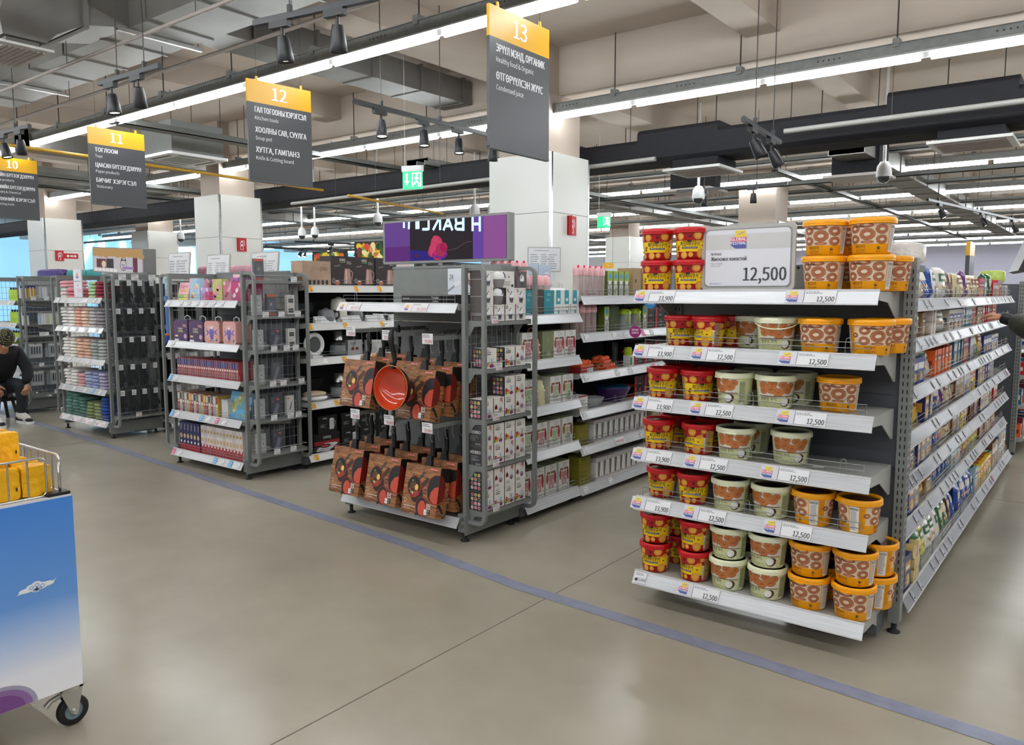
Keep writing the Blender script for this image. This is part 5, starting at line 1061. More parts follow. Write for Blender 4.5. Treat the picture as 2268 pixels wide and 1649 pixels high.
# ================================================================ APPLIANCE RUN (behind phone-case rack)
AX=-5.50
def uniq(d,w,h,sub='#7ac143'): d.text('UNIQ',0,h*.84,h*.085,'#f0f0f0',3,'c',wid=w*.26,bold=.02); d.rect(-w*.12,h*.79,w*.12,h*.81,sub,3)
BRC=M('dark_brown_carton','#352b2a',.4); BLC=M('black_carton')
def kettle(d):
    uniq(d,.24,.26); d.text('PULSE',-.09,.165,.012,'#d8c8c0',3,wid=.06,shear=.3,rot=.15); d.lines(.05,.19,.06,.03,4,'#bfb0aa',2)
    d.poly([(.01,.02),(.1,.02),(.085,.15),(.025,.15)],'#b98f84',2); d.poly([(.03,.02),(.05,.02),(.047,.15),(.037,.15)],'#e0c0b4',3); d.ell(.055,.152,.033,.005,'#8a6258',3); d.line([(.09,.14),(.115,.12),(.105,.06)],.007,'#c9a498',3)
    d.ell(-.06,.03,.03,.022,'#c86a4a',3); d.ell(-.06,.045,.016,.007,'#e8dcd4',4); d.ring(-.1,.05,.014,.018,.003,'#e8dcd4',3)
KT=boxp('kettle_box',.25,.15,.26,BRC,kettle)
def blend(d):
    d.text('HOME PRO',0,.215,.012,INK,2,'c',wid=.09); d.rect(-.03,.10,.03,.17,'#b8b8ba',2); d.rect(-.02,.1,-.005,.17,'#e8e8ea',3); d.rect(-.034,.17,.034,.178,'#2a2a2c',3); d.poly([(-.05,.06),(.05,.06),(.03,.1),(-.03,.1)],'#3a3436',2); d.ring(.05,.135,.016,.02,.006,'#2a2a2c',2)
    for a,b,c in ((-.085,.04,'#c8a830'),(-.065,.03,'#7a9a3a'),(-.09,.07,'#e8c848'),(.08,.04,'#c83028'),(.095,.06,'#e8a030'),(0,.02,'#e0b0b0'),(-.03,.02,'#c86058')): d.circ(a,b,.018,c,3)
BLN=boxp('blender_box',.23,.15,.25,M('pink_white_carton','#e6dcd8',.45),blend)
def blk(d): uniq(d,.2,.24,'#c05040'); d.rect(-.03,.05,.03,.14,'#2c3032',2); d.ell(0,.14,.028,.008,'#8a9094',3); d.rect(-.022,.06,-.01,.135,'#5a6064',3); d.rect(-.07,.01,.06,.03,'#2a2e30',2); d.lines(-.07,.012,.12,.016,1,'#9a9a9a',3)
BKB=boxp('appliance_box',.21,.15,.235,BLC,blk,lambda d:d.rect(-.075,.2,.075,.235,'#4a7a34',1))
def blk2(d): uniq(d,.24,.26,'#c05040'); d.rect(-.1,.06,.02,.12,'#3a3a80',2); d.lines(-.095,.065,.1,.05,5,'#c0c0e0',3); d.rect(.06,.04,.1,.16,'#c8ccd8',2)
BK2=boxp('appliance_box',.25,.15,.26,BLC,blk2)
def blue(d): d.text('POWER',-.07,.17,.012,'#d8c8c0',3,wid=.06,shear=.3); d.poly([(-.02,.03),(.08,.03),(.07,.18),(.0,.18)],'#3a5aa0',2); d.poly([(.02,.03),(.035,.03),(.03,.18),(.022,.18)],'#a0b8e0',3)
BL3=boxp('kettle_box',.24,.15,.25,BLC,blue)
zt=1.556; y=4.33
crate=boxp('wooden_crate',.3,.15,.21,M('light_wood_print','#b79a82',.5,noise=(9,.15)),lambda d:(d.text('UNIQ',.03,.13,.03,'#4a3a34',2,wid=.08,mirror=True),[d.ell(-.12+i*.045,.03,.014,.02,INK,2) for i in range(6)]))
crate.put((AX,y,zt),PI/2,'pale wood patterned appliance carton','on the top appliance shelf','box'); y+=.28
WA='on the top appliance shelf'
for p,w,n in ((KT,.24,'dark brown kettle box with copper kettle picture'),(KT,.25,'dark brown kettle box with copper kettle picture'),(KT,.25,'dark brown kettle box with copper kettle picture'),(BLN,.24,'whitish blender box with fruit picture'),(BKB,.22,'black appliance box'),(BK2,.26,'wide black appliance box with blue text panel'),(BL3,.24,'black box with blue kettle picture'),(BL3,.24,'black box with blue kettle picture')):
    p.put((AX,y,zt),PI/2,n,WA,'box','appliance boxes on the top shelf',end='from the near end'); y+=w+.012
GNB=boxp('appliance_box',.24,.15,.24,M('lime_carton','#7db83a',.4),lambda d:(d.line([(-.06,.1),(.0,.17)],.03,'#2a2c2a',2),d.line([(.02,.1),(.08,.19)],.012,'#2a2c2a',2)))
PKB=boxp('appliance_box',.22,.15,.24,M('peach_carton','#e8d0c4',.4),lambda d:(d.circ(-.06,.14,.03,'#d86a58',2),d.ring(.02,.13,.04,.04,.004,'#b04a44',2)))
PLB=boxp('appliance_box',.26,.15,.27,M('pale_blue_carton','#b9c9dc',.4),lambda d:(d.poly([(-.1,.02),(-.02,.02),(.04,.2),(.0,.2)],'#9fb0c8',2),d.poly([(-.02,.16),(.08,.16),(.06,.19),(.0,.19)],'#dfe6ee',3)))
PKB.put((AX,y,zt),PI/2,'peach coloured appliance box under the purple screen',WA,'box'); y+=.24
GNB.put((AX,y,zt),PI/2,'lime green appliance box under the purple screen',WA,'box'); y+=.26
for i in range(3): 
    if y<8.0: PLB.put((AX,y,zt),PI/2,'pale blue appliance box',WA,'box','pale blue appliance boxes',end='from the near end'); y+=.275
# second shelf
S2='on the second appliance shelf'
def kettle3(c,n,h=.2,metal=0.):
    r=empty('kettle'); C=M(n,c,.3,metal); mb=MB(); mb.lathe([(.075,0),(.078,.02),(.07,h*.8),(.062,h),(.03,h+.008),(.012,h+.02),(.001,h+.022)],C,22); mb.build('body',r)
    mb=MB(); mb.tube([(.06,0,h*.95),(.115,0,h*.92),(.12,0,h*.5),(.075,0,h*.2)],.01,BLK,6); mb.build('handle',r); return Proto(r)
KW=kettle3('#d9d6ca','cream_enamel',.205); KG=kettle3('#7a7c80','grey_enamel',.11); KS=kettle3('#c0c0c0','bright_steel',.13,.9)
KG.put((AX+.02,4.46,1.236),1.2,'low grey kettle on the hoop side of the cream one',S2,'kettle'); KW.put((AX,4.62,1.236),1.8,'tall cream coloured kettle',S2,'kettle'); KG.put((AX-.02,4.83,1.236),1.4,'low grey kettle past the cream one',S2,'kettle')
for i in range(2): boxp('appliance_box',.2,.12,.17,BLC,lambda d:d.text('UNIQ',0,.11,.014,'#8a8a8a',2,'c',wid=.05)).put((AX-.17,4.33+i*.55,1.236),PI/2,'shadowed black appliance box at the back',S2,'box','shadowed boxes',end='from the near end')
KS.put((AX,5.35,1.236),1.2,'steel pot with a long handle',S2,'kettle'); mb=MB(); mb.tube([(-5.46,4.98,1.30),(-5.46,5.28,1.285)],.012,STEEL,8); mb.box((-5.48,4.96,1.236),(-5.44,5.0,1.29),STEEL); tag(mb.build('steel_bar'),'long steel handle piece lying before the steel pot','handle bar')
for i in range(4):
    mb=MB(); mb.prism([(0,0),(.05,0),(.012,.06),(.008,.06)],lambda p,t:(p[0],t,p[1]),-.11,.11,WHITE); o=mb.build('info_stand',None,(-5.445,4.40+i*.29,1.236)); REG.append((o,'small white folded info card',S2,'card','folded info cards','from the near end'))
# third and fourth: choppers, pot
def ech():
    r=empty('electric_chopper'); mb=MB(); mb.lathe([(.07,0),(.075,.03),(.07,.09),(.062,.1)],M('clear_glass_bowl','#aab0b2',.06,alpha=.5),20); mb.build('bowl',r)
    mb=MB(); mb.lathe([(.072,.1),(.072,.12),(.05,.13)],BLK,20); mb.lathe([(.07,0),(.082,.003),(.082,.012)],BLK,16); mb.build('lid',r); mb=MB(); mb.lathe([(.046,.13),(.04,.22),(.001,.222)],STEEL,20); mb.lathe([(.047,.128),(.047,.14)],BLK,20); mb.lathe([(.036,.221),(.03,.232),(.001,.233)],BLK,16); mb.build('motor_head',r); return Proto(r)
EC=ech(); S3='on the third appliance shelf'; S4='on the fourth appliance shelf'
EC.put((AX,4.60,.941),0,'electric chopper with steel head',S3,'chopper'); EC.put((AX,4.60,.566),0,'electric chopper with steel head',S4,'chopper'); EC.put((AX-.02,5.5,.941),0,'electric chopper behind the pan bars',S3,'chopper')
boxp('pot_box',.17,.05,.13,M('pale_grey_carton'),lambda d:(d.line([(-.03,.06),(.0,.12)],.006,INK,2),d.ell(-.03,.05,.02,.016,'#8a3a24',2),d.ell(.02,.05,.02,.016,'#8a3a24',2),d.lines(-.06,.09,.08,.02,2,'#555555',2))).put((AX-.02,4.80,.941),PI/2,'grey picture carton beside the white pot',S3,'box')
r=empty('cooking_pot',(AX+.02,5.03,.941)); tag(r,'white electric cooking pot with dark side handle on the third appliance shelf','pot'); mb=MB(); mb.lathe([(.09,0),(.1,.01),(.1,.11),(.104,.115),(.09,.12),(.001,.125)],WHITE,26); mb.build('body',r); mb=MB(); mb.tube([(.0,.1,.105),(.0,.13,.105),(.03,.135,.1),(.05,.1,.1)],.005,BLK,6); mb.build('handle',r)
r=empty('fan_heater',(AX+.05,4.30,.941)); r.rotation_euler=(0,0,PI/2); tag(r,'white ring shaped appliance standing just past the hoop frame','appliance'); mb=MB(); mb.tube([(.085*math.cos(a*PI/12),0,.115+.085*math.sin(a*PI/12)) for a in range(24)],.022,WHITE,8,closed=True); mb.box((-.05,-.05,0),(.05,.05,.02),WHITE); mb.build('ring',r); mb=MB(); mb.cyl((0,-.01,.115),(0,.01,.115),.06,DGREY,20); mb.build('core',r)
r=empty('waffle_maker',(AX+.04,4.30,.566)); tag(r,'white oval waffle maker on the fourth appliance shelf behind the hoop','appliance'); mb=MB(); mb.blob((0,0,.03),(.1,.12,.03),WHITE,18,8); mb.build('base',r); mb=MB(); mb.blob((0,0,.065),(.09,.11,.025),M('warm_beige','#c9b59a',.4),18,8); mb.build('lid',r)
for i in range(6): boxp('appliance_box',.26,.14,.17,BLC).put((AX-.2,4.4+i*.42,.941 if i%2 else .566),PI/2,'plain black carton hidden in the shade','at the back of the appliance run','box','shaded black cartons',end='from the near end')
boxp('paper_box',.26,.04,.16,M('pale_grey_carton')).put((AX-.05,4.86,.566),PI/2,'plain grey panel carton beside the chopper',S4,'box')
# bottom: induction hob and kettle cartons
S5='on the bottom appliance shelf'
def hob(d): d.text('UNIQ',0,.115,.022,'#f0f0f0',3,'c',wid=.085,bold=.02); d.rect(-.14,.06,.14,.095,'#a01c28',2); d.poly([(-.12,.01),(.02,.0),(.12,.06),(.1,.07),(-.02,.075),(-.11,.03)],'#e0dcda',3); d.ell(-.02,.05,.06,.018,'#3a1a1a',4); d.ell(-.02,.05,.035,.01,'#d83a3a',5)
HB=boxp('hob_box',.28,.14,.16,BLC,hob); HB.put((AX,4.40,.116),PI/2,'black induction hob box with red band',S5,'box')
def kb(d): d.text('UNIQ',-.03,.125,.012,'#f0f0f0',3,'c',wid=.05,bold=.02); d.rect(.02,.03,.07,.12,'#c8c8ca',2); d.ell(.045,.12,.025,.008,'#e8e8ea',3); d.line([(.07,.11),(.085,.09),(.075,.05)],.005,'#c8c8ca',2); d.lines(-.08,.05,.07,.03,4,'#9a9aa0',2)
KB2=boxp('kettle_box',.21,.14,.155,BLC,kb)
for q in range(2):
    for i in range(5): KB2.put((AX,4.67+i*.215,.116+q*.157),PI/2,'black kettle carton','in the %s row '%['lower','upper'][q]+S5,'box','black kettle cartons',end='from the near end')
KB2.put((AX-.0,4.41,.276),PI/2,'black kettle carton','lying on the induction hob box','box')
# ================================================================ TOY AND BOOK END CAP
x0,x1,yf=GX[1]; T1='on the top toy shelf'; z=1.431
def sg_f(d): d.text('Super',-.06,.11,.026,'#e06a8a',2,wid=.115,bold=.05); d.text('GIRL',-.055,.07,.03,'#f0b45a',2,wid=.11,bold=.06); d.rect(-.07,.0,.07,.05,'#d8d070',1); d.ell(-.02,.03,.04,.015,'#8ab868',2)
SGB=boxp('toy_box',.14,.04,.155,M('pastel_pink_carton','#e8b8c0',.4),sg_f); SGB.put((x0+.12,yf+.10,z),.1,'pastel toy box lettered Super GIRL',T1,'toy',rx=-.25)
TOY=lambda w,d_,h,c,cs,s: boxp('toy_box',w,d_,h,M('toy_carton_'+c.lstrip('#'),c,.4),lambda d:[ (d.ell if i%2 else d.ell)(-w/2+w*((i*.37+.2)%1)*.8+w*.1,h*((i*.29+.15)%.8+.1),w*.13,h*.1,cs[i%len(cs)],2+i%2,12,i) for i in range(s)])
TOY(.13,.05,.19,'#b4cfe4',['#e8925a','#e8b4c8','#8ac4e8','#f0e0a0'],9).put((x0+.30,yf+.12,z),.1,'light blue toy box with orange swirls',T1,'toy')
mb=MB(); mb.prism([(0,-.04),(.045,.0),(.05,.03),(.025,.045),(0,.03),(-.025,.045),(-.05,.03),(-.045,0)],lambda p,t:(p[0],t,p[1]+.04),0,.02,'#d88aa0'); tag(mb.build('toy_heart',None,(x0+.22,yf+.23,z)),'pink heart shaped toy pack behind the light blue toy box','toy'); bpy.data.objects['toy_heart'].scale=(1.3,1,2.2)
TOY(.11,.06,.11,'#c9a8d8',['#e87aa8','#6ab0d8','#f0f0f0'],7).put((x0+.46,yf+.12,z),0,'small lilac castle play set box',T1,'toy')
TOY(.06,.05,.075,'#e0508a',['#f0a0c0','#c83a78'],4).put((x0+.555,yf+.08,z),0,'small hot pink toy pack',T1,'toy')
TOY(.14,.06,.18,'#c8c478',['#c88ac8','#e0a0b8','#9ac06a','#e890b0'],10).put((x0+.65,yf+.12,z),0,'pink and green craft toy box',T1,'toy')
TOY(.12,.05,.22,'#efc6cf',['#f4dce0'],3).put((x0+.72,yf+.26,z),0,'plain pale pink box standing behind the craft box',T1,'toy')
TOY(.13,.06,.16,'#c87a8e',['#8a4a5a','#e8a8b8','#f0d0d8'],8).put((x0+.82,yf+.11,z),0,'rose box with pink doll pieces',T1,'toy')
TOY(.14,.2,.155,'#c24a78',['#e8b8c8','#f0f0f0'],5).put((x0+.965,yf+.16,z),0,'magenta toy carton beside the hoop frame',T1,'toy'); TOY(.2,.12,.03,'#b06aa8',['#4a5a9a'],2).put((x0+.90,yf+.18,z+.16),0,'flat purple box lying on the rose box',T1,'toy')
def case_(c,fr,name,glit=0):
    r=empty('vanity_case'); mb=MB(); mb.cbox((-.095,-.07,0),(.095,.07,.185),M(name,c,.35,noise=(120,.5) if glit else None),.02,1); mb.box((-.094,-.0705,.016),(.094,-.07,.17),M(name)); fr(D(mb,front(-.0708))); mb.build('body',r); mb=MB(); mb.tube([(-.04,0,.183),(-.035,0,.21),(0,0,.222),(.035,0,.21),(.04,0,.183)],.005,WHITE,6); mb.build('handle',r); return Proto(r)
def sgc(d): d.text('Super',-.04,.105,.016,'#f0d8e0',2,wid=.07,bold=.05); d.text('GIRL',-.04,.08,.018,'#d8e088',2,wid=.075,bold=.06); d.poly([(.03,.13),(.08,.12),(.08,.145),(.03,.15)],'#b88a90',2); d.rect(-.08,.04,-.04,.055,'#d8d0a0',2); d.ell(.06,.045,.02,.02,'#d8a8b8',2); d.rect(-.09,.004,-.03,.02,'#e8e0e8',2); d.rect(-.092,.02,-.086,.17,'#b04a7a',2)
def fish(d):
    for i in range(12):
        a=2*PI*i/12; d.poly([(0,.09),(.078*math.cos(a),.09+.07*math.sin(a)),(.078*math.cos(a+.22),.09+.07*math.sin(a+.22))],'#f0c0b4',2)
    d.ell(0,.09,.03,.045,'#7a6ab0',3); d.poly([(-.025,.09),(-.07,.125),(-.06,.09),(-.07,.06)],'#8a78c0',3); d.poly([(.025,.09),(.07,.125),(.06,.09),(.07,.06)],'#8a78c0',3); d.ell(0,.13,.018,.014,'#e4e4f0',4); d.ell(0,.05,.02,.02,'#6a5aa8',4); d.ell(.06,.03,.012,.012,'#3a8a9a',3); d.lines(-.03,.015,.05,.012,1,'#3a4a8a',3)
CA=case_('#5a4a6a',sgc,'purple_glitter',1); CB=case_('#d9a49c',fish,'coral_case_shell')
T2_='on the second toy shelf'; z=1.081
CA.put((x0+.145,yf+.11,z),.08,'dark glitter vanity case with Super GIRL lettering',T2_,'toy'); CA.put((x0+.385,yf+.11,z),.08,'dark glitter vanity case with Super GIRL lettering',T2_,'toy')
CB.put((x0+.62,yf+.11,z),.1,'coral vanity case with purple winged emblem',T2_,'toy'); CB.put((x0+.88,yf+.11,z),-.02,'coral vanity case with purple winged emblem',T2_,'toy')
def slimrow(x,xe,z,w,h,cols,desc,where,fnt,dep=.16):
    i=0; ps={}
    while x+w<xe:
        c=cols[i%len(cols)]
        if c not in ps: ps[c]=boxp('slim_box',w-.002,dep,h,M('slim_carton_'+c[0].lstrip('#'),c[0],.4),fnt(c,w,h))
        ps[c].put((x+w/2,yf+.04+dep/2,z),0,desc,where,'box',desc+'es'); x+=w; i+=1
def f3(c,w,h): return lambda d:(d.rect(-w*.35,h*.62,w*.35,h*.95,c[1],1),d.circ(0,h*.52,w*.3,'#e8e0d8',2,10),d.lines(-w*.3,h*.1,w*.6,h*.3,4,'#d8c0c0',2),d.rect(-w*.48,0,-w*.42,h,'#e0dcdc',1))
slimrow(x0+.07,x0+1.02,.786,.034,.155,[('#a83840','#3a4470'),('#8e2f3e','#2e3a78'),('#b04a4a','#4a5a8a')],'slim red and navy boxed set','in the row on the third toy shelf',f3)
slimrow(x0+.05,x0+.70,.471,.037,.17,[('#8a2a30','#d0c8b8'),('#c6beb4','#3a3c40'),('#a8303a','#5a8a7a'),('#7ab0a8','#d8d0c0'),('#c8a858','#8a2a30'),('#b8443a','#e0c070')],'slim boxed picture book','in the row on the fourth toy shelf',f3)
boxp('book_box',.09,.16,.15,M('pale_grey_carton')).put((x0+.76,yf+.13,.471),0,'blank grey book carton beside the map','on the fourth toy shelf','box')
def wm(d):
    for i in range(22): d.ell(-.14+(i*.0731)%.28,.02+(i*.0537)%.19,.018+.01*(i%3),.012+.008*(i%2),['#b8c878','#d8c880','#8ab070','#c8b890'][i%4],2,9,i)
o=boxp('map_box',.30,.02,.225,M('map_blue_print','#5aa4cc',.3),wm).put((x0+.92,yf+.07,.471),0,'light blue world map pack','leaning at the end of the fourth toy shelf','map',rx=-.25)
def f5(c,w,h): return lambda d:(d.text('Disney',w*.22,h*.72,w*.3,'#f0f0f0',3,wid=h*.2,rot=PI/2) if c[1]=='n' else d.circ(0,h*.8,w*.3,'#b89a5a',2,10), d.rect(-w*.48,0,w*.48,h*(.22 if c[1]=='n' else .34),'#b02834' if c[1]=='n' else '#a83a44',1),d.ell(0,h*.5,w*.32,h*.09,'#c8a878',2,10),d.circ(0,h*.3,w*.22,'#e8e4e0',3,10))
slimrow(x0+.06,x0+.40,.131,.054,.245,[('#1f2658','n')],'navy and red slim game box','on the bottom toy shelf',f5,.2)
slimrow(x0+.40,x0+1.05,.131,.047,.245,[('#d4ccc4','w'),('#c9bfc4','w'),('#d8d0ca','w')],'white and red slim game box','on the bottom toy shelf',f5,.2)
# water blasters hanging left of the toy end cap
r=empty('water_blaster',(x0-.17,yf+.12,1.05)); tag(r,'blue and orange water blaster pack hanging between the toy rack and glove rack','toy'); mb=MB(); mb.box((-.04,-.01,.42),(.05,.01,.58),M('pack_card','#9ab8d0',.4,noise=(30,.4))); mb.build('header_card',r); mb=MB(); mb.cyl((0,0,.05),(-.01,0,.42),.03,M('blue_toy_plastic','#5a86d0',.35),12); mb.cyl((0,0,0),(0,0,.07),.04,M('deep_blue_plastic','#1f4aa8',.4),12); mb.build('barrel',r); mb=MB(); mb.cyl((0,0,.07),(0,0,.085),.045,M('orange_plastic','#e86a28',.4),12); mb.build('collar',r)
mb=MB(); mb.tube([(x0-.17,yf+.14,1.63),(x0-.17,yf+.5,1.63)],.003,WIRE,5); mb.tube([(x0-.17,yf+.5,1.63),(x0-.0,yf+.5,1.63)],.003,WIRE,5); tag(mb.build('display_hook'),'thin wire hook arm holding the blue water blaster pack','hook')
# ================================================================ PHONE CASE RACK (clear security boxes)
def pc(kind):
    r=empty('phone_accessory_pack'); w,d_,h=.105,.07,.205
    mb=MB(); t=.002
    for a,b in (((-w/2,-d_/2,0),(w/2,-d_/2+t,h)),((-w/2,-d_/2,0),(-w/2+t,d_/2,h)),((w/2-t,-d_/2,0),(w/2,d_/2,h)),((-w/2-.006,-d_/2-.004,h),(w/2+.006,d_/2,h+.008))): mb.box(a,b,CLEAR)
    mb.build('security_box',r); mb=MB()
    if kind=='g': mb.box((-.04,-.01,.004),(.04,.02,.165),M('grey_blister','#b3b4b6',.4)); d=D(mb,front(-.01)); d.rect(-.035,.145,-.008,.153,'#d8502c',1); d.poly([(-.03,.02),(.0,.005),(.034,.085),(.005,.10)],'#c2c3c5',1); d.poly([(-.028,.022),(0,.008),(.02,.05),(-.01,.065)],'#adaeb0',2); d.ell(.012,.082,.006,.006,'#55575a',3); d.lines(-.035,.115,.06,.02,3,'#6a6c70',1)
    elif kind=='d': mb.box((-.042,-.01,.004),(.042,.02,.17),M('navy_blister','#3a3c4c',.35)); d=D(mb,front(-.01)); d.poly([(-.032,.015),(.0,.0),(.04,.105),(.01,.12)],'#6e7084',1); d.text('THINK',-.036,.14,.008,'#b8384a',2,wid=.026,bold=.03); d.rect(.012,.142,.034,.156,'#e0602c',1); d.lines(-.036,.125,.04,.01,1,'#8a8a90',1); d.ell(.026,.105,.005,.005,'#2a2c34',2)
    elif kind=='o': mb.box((-.042,-.01,.004),(.042,.02,.17),M('graphite_blister','#4a4b52',.35)); d=D(mb,front(-.01)); d.rect(-.042,.15,.042,.17,'#d0502c',1); d.poly([(-.036,.02),(.02,.0),(.036,.11),(-.02,.13)],'#5c5e6c',1); d.rect(-.042,.0045,.042,.02,'#c05a34',2); d.rect(-.01,.08,.004,.1,'#b8a878',2)
    elif kind=='u': mb.box((-.03,-.01,.004),(.04,.02,.17),M('slate_blister','#55565c',.35)); d=D(mb,front(-.01)); d.poly([(-.02,.06),(.0,.05),(.034,.13),(.016,.145)],'#7c7e8a',1); d.line([(-.02,.055),(-.025,.035)],.003,WHITE,2); d.line([(-.01,.05),(-.014,.03)],.003,WHITE,2); d.rect(-.03,.005,.04,.035,'#b8b8ba',1); d.lines(-.026,.008,.06,.02,2,'#c0502c',2)
    elif kind=='w': mb.box((-.035,-.01,.004),(.04,.02,.165),M('white_blister','#dcdbd6',.35)); d=D(mb,front(-.01)); d.text('HAVIT',.0,.145,.008,INK,1,'c',wid=.034); d.rect(-.022,.1,.026,.135,'#3a3c40',1); d.rect(-.02,.112,.024,.124,'#5a5c60',2); d.lines(-.026,.065,.04,.014,2,'#c0402c',1); d.rect(-.022,.02,.026,.055,'#3a3c40',1)
    elif kind=='v': mb.box((-.036,-.01,.004),(.036,.02,.165),M('white_blister')); d=D(mb,front(-.01)); d.rect(-.03,.14,-.01,.148,'#d8502c',1); d.poly([(-.01,.045),(.0,.05),(.016,.1),(.008,.115)],'#5a3a5a',1); d.line([(-.02,.04),(.02,.12)],.004,'#c8c8c8',1)
    mb.build('blister_card',r); return Proto(r)
PC={k:pc(k) for k in 'gdouwv'}; PN={'g':'grey card with silver power adapter','d':'dark blue card phone pack','o':'graphite phone pack with orange edge','u':'slate cable pack','w':'white HAVIT charger pack','v':'white cable pack'}
PX=-5.405; PZ=[1.60,1.32,1.045,.765,.49,.21]; PW=['top','second','third','fourth','fifth','bottom']
for k,its in enumerate(([(3.74,'o')],[(3.715,'g'),(3.845,'o'),(4.03,'w')],[(3.72,'g'),(3.87,'d'),(4.03,'w')],[(3.72,'g'),(3.87,'u')],[(3.715,'g'),(3.855,'d'),(4.00,'v')],[(3.715,'g'),(3.865,'d')])):
    for y,kd in its: PC[kd].put((PX,y,PZ[k]-.004),PI/2,PN[kd]+' in clear box','on the %s shelf of the phone case rack'%PW[k],'phone accessory','boxed phone accessories')
# ================================================================ TOWEL END CAP
x0,x1,yf=GX[2]
_tw={}
def towel(c):
    if c in _tw: return _tw[c]
    mb=MB(); C=M('terry_'+c.lstrip('#'),c,.95,noise=(22,.08),bump=(220,.5,.004))
    mb.blob((0,0,.017),(.073,.13,.0185),C,20,10,.45); mb.blob((0,-.012,.0095),(.0725,.125,.0088),C,20,6,.4)
    _tw[c]=Proto(mb.build('folded_towel')); return _tw[c]
def tstack(x,z,n,c,name,where,c2=None,dz=.037,sx=1.,y=0):
    for i in range(n):
        towel(c if not (c2 and i%2) else c2).put((x0+x+rnd.uniform(-.005,.005),yf+.165+y+rnd.uniform(-.008,.008),z+i*dz*.94),rnd.uniform(-.05,.05),name+' folded towel','in its stack '+where,'towel',name+' folded towels '+where,sc=(sx,1,1),end='from the bottom')
tstack(.12,1.441,3,'#cfd8cc','mint and white striped','on the top towel shelf','#e8c8cc',.04); tstack(.12,1.559,2,'#e2a2ac','rolled pink','on the top towel shelf'); tstack(.27,1.441,3,'#d97f8a','rose pink','on the top towel shelf')
tstack(.76,1.441,5,'#a9c894','light green','on the top towel shelf'); tstack(.92,1.441,5,'#8e2c3e','dark red','on the top towel shelf')
for i,(c,n) in enumerate((('#d8d8d6','ivory and grey'),('#e8e2da','ivory'),('#dfa894','peach'),('#e0c4b0','pale peach'),('#b8b4b4','light grey'),('#8f8a90','mid grey'))): tstack(.10+i*.162,1.136,6,c,n,'on the second towel shelf')
for i,(c,n) in enumerate((('#e2dedc','ivory'),('#ddd6cc','cream'),('#dcb49a','peach striped'),('#d9b09c','blush'),('#9ea6a4','sage grey'),('#a8adab','pale sage grey'))): tstack(.10+i*.162,.806,6,c,n,'on the third towel shelf')
for i,(c,n,k) in enumerate((('#dedad6','ivory',5),('#d8d4d2','off-white',5),('#cf9a9c','dusty pink',4),('#9aa6c4','periwinkle',5),('#8e9ac0','blue dotted',5),('#a49cb4','lilac',5))): tstack(.10+i*.162,.496,k,c,n,'on the fourth towel shelf')
for i,(c,n,k) in enumerate((('#5c8278','teal',7),('#567c74','deep teal',7),('#4f766c','sea green',6),('#7f8a5c','olive',5),('#88946a','light olive',5),('#2f4a94','royal blue',7))): tstack(.10+i*.162,.166,k,c,n,'on the bottom towel shelf')
r=empty('price_board',(x0+.50,yf+.03,1.45)); tag(r,'small standing price board reading 25,900 on the towel rack','sign'); mb=MB(); mb.box((-.095,0,0),(.095,.008,.30),M('pink_white_frame','#d8c4c8',.4)); mb.box((-.088,-.002,.006),(.088,0,.294),'#e4e2ea'); d=D(mb,front(-.002)); gf_logo(d,-.03,.2,.06,1); d.text('Торгон ороосон 25 банз',-.075,.165,.009,'#4a4c70',1,wid=.14,bold=.02); d.lines(-.02,.12,.06,.015,1,'#8a6a78',1); d.text('25,900',.078,.055,.034,'#d8568c',1,'r',wid=.10); d.lines(-.08,.01,.05,.012,1,'#a0a0a8',1); mb.build('board',r); mb=MB(); mb.box((-.03,-.004,-.012),(.03,.02,.0),CLEAR); mb.build('foot',r)
# gloves in bags on the side
def glove(kind):
    r=empty('glove_pack'); mb=MB(); K=M('black_knit','#0b0b0d',.9,bump=(300,.5,.003)) if kind!='g' else M('grey_knit','#5a5a5c',.9,bump=(300,.5,.003))
    mb.tube([(0,0,.02),(0,-.002,.06),(0,0,.12),(0,0,.17)],.03,K,10,rs=[.02,.034,.03,.034])
    for i in range(4): mb.tube([(-.024+i*.016,0,.045),(-.026+i*.017,-.004,.015),(-.026+i*.0175,-.004,-.012+.006*abs(i-1.5))],.0085,K,6)
    mb.tube([(.026,0,.085),(.044,-.004,.06),(.046,-.004,.035)],.009,K,6)
    if kind=='s':
        for i in range(26): a=(i*.618)%1; mb.blob((-.026+a*.052,-.031+abs(a-.5)*.03,.05+i*.0042),(.0022,.0022,.0022),WHITE,6,4)
    mb.build('glove',r); mb=MB(); mb.box((-.055,-.042,-.03),(.055,-.040,.19),CLEARB); mb.box((-.055,.022,-.03),(.055,.024,.19),CLEARB); mb.build('clear_bag',r)
    mb=MB(); mb.box((-.018,-.0455,.135),(.018,-.044,.178),PAPER); D(mb,front(-.0455)).lines(-.015,.14,.03,.03,3,'#77797c',1); mb.build('price_sticker',r); return Proto(r)
GL={'k':glove('k'),'s':glove('s'),'g':glove('g')}
for row,(z,kk) in enumerate(((1.40,'ksss'),(1.115,'kkkk'),(.825,'kkkg'),(.545,'kkkg'),(.28,'kkkk'))):
    for i,kd in enumerate(kk):
        GL[kd].put((-8.055,3.885+i*.118,z),PI/2+rnd.uniform(-.1,.1),{'k':'black knit glove pack','s':'black glove pack with white studs','g':'grey glove pack'}[kd],'in the %s row of the glove rack'%['top','second','third','fourth','lowest'][row],'gloves','bagged gloves on the rack',sc=(1.22,1.2,1.25),rx=0)
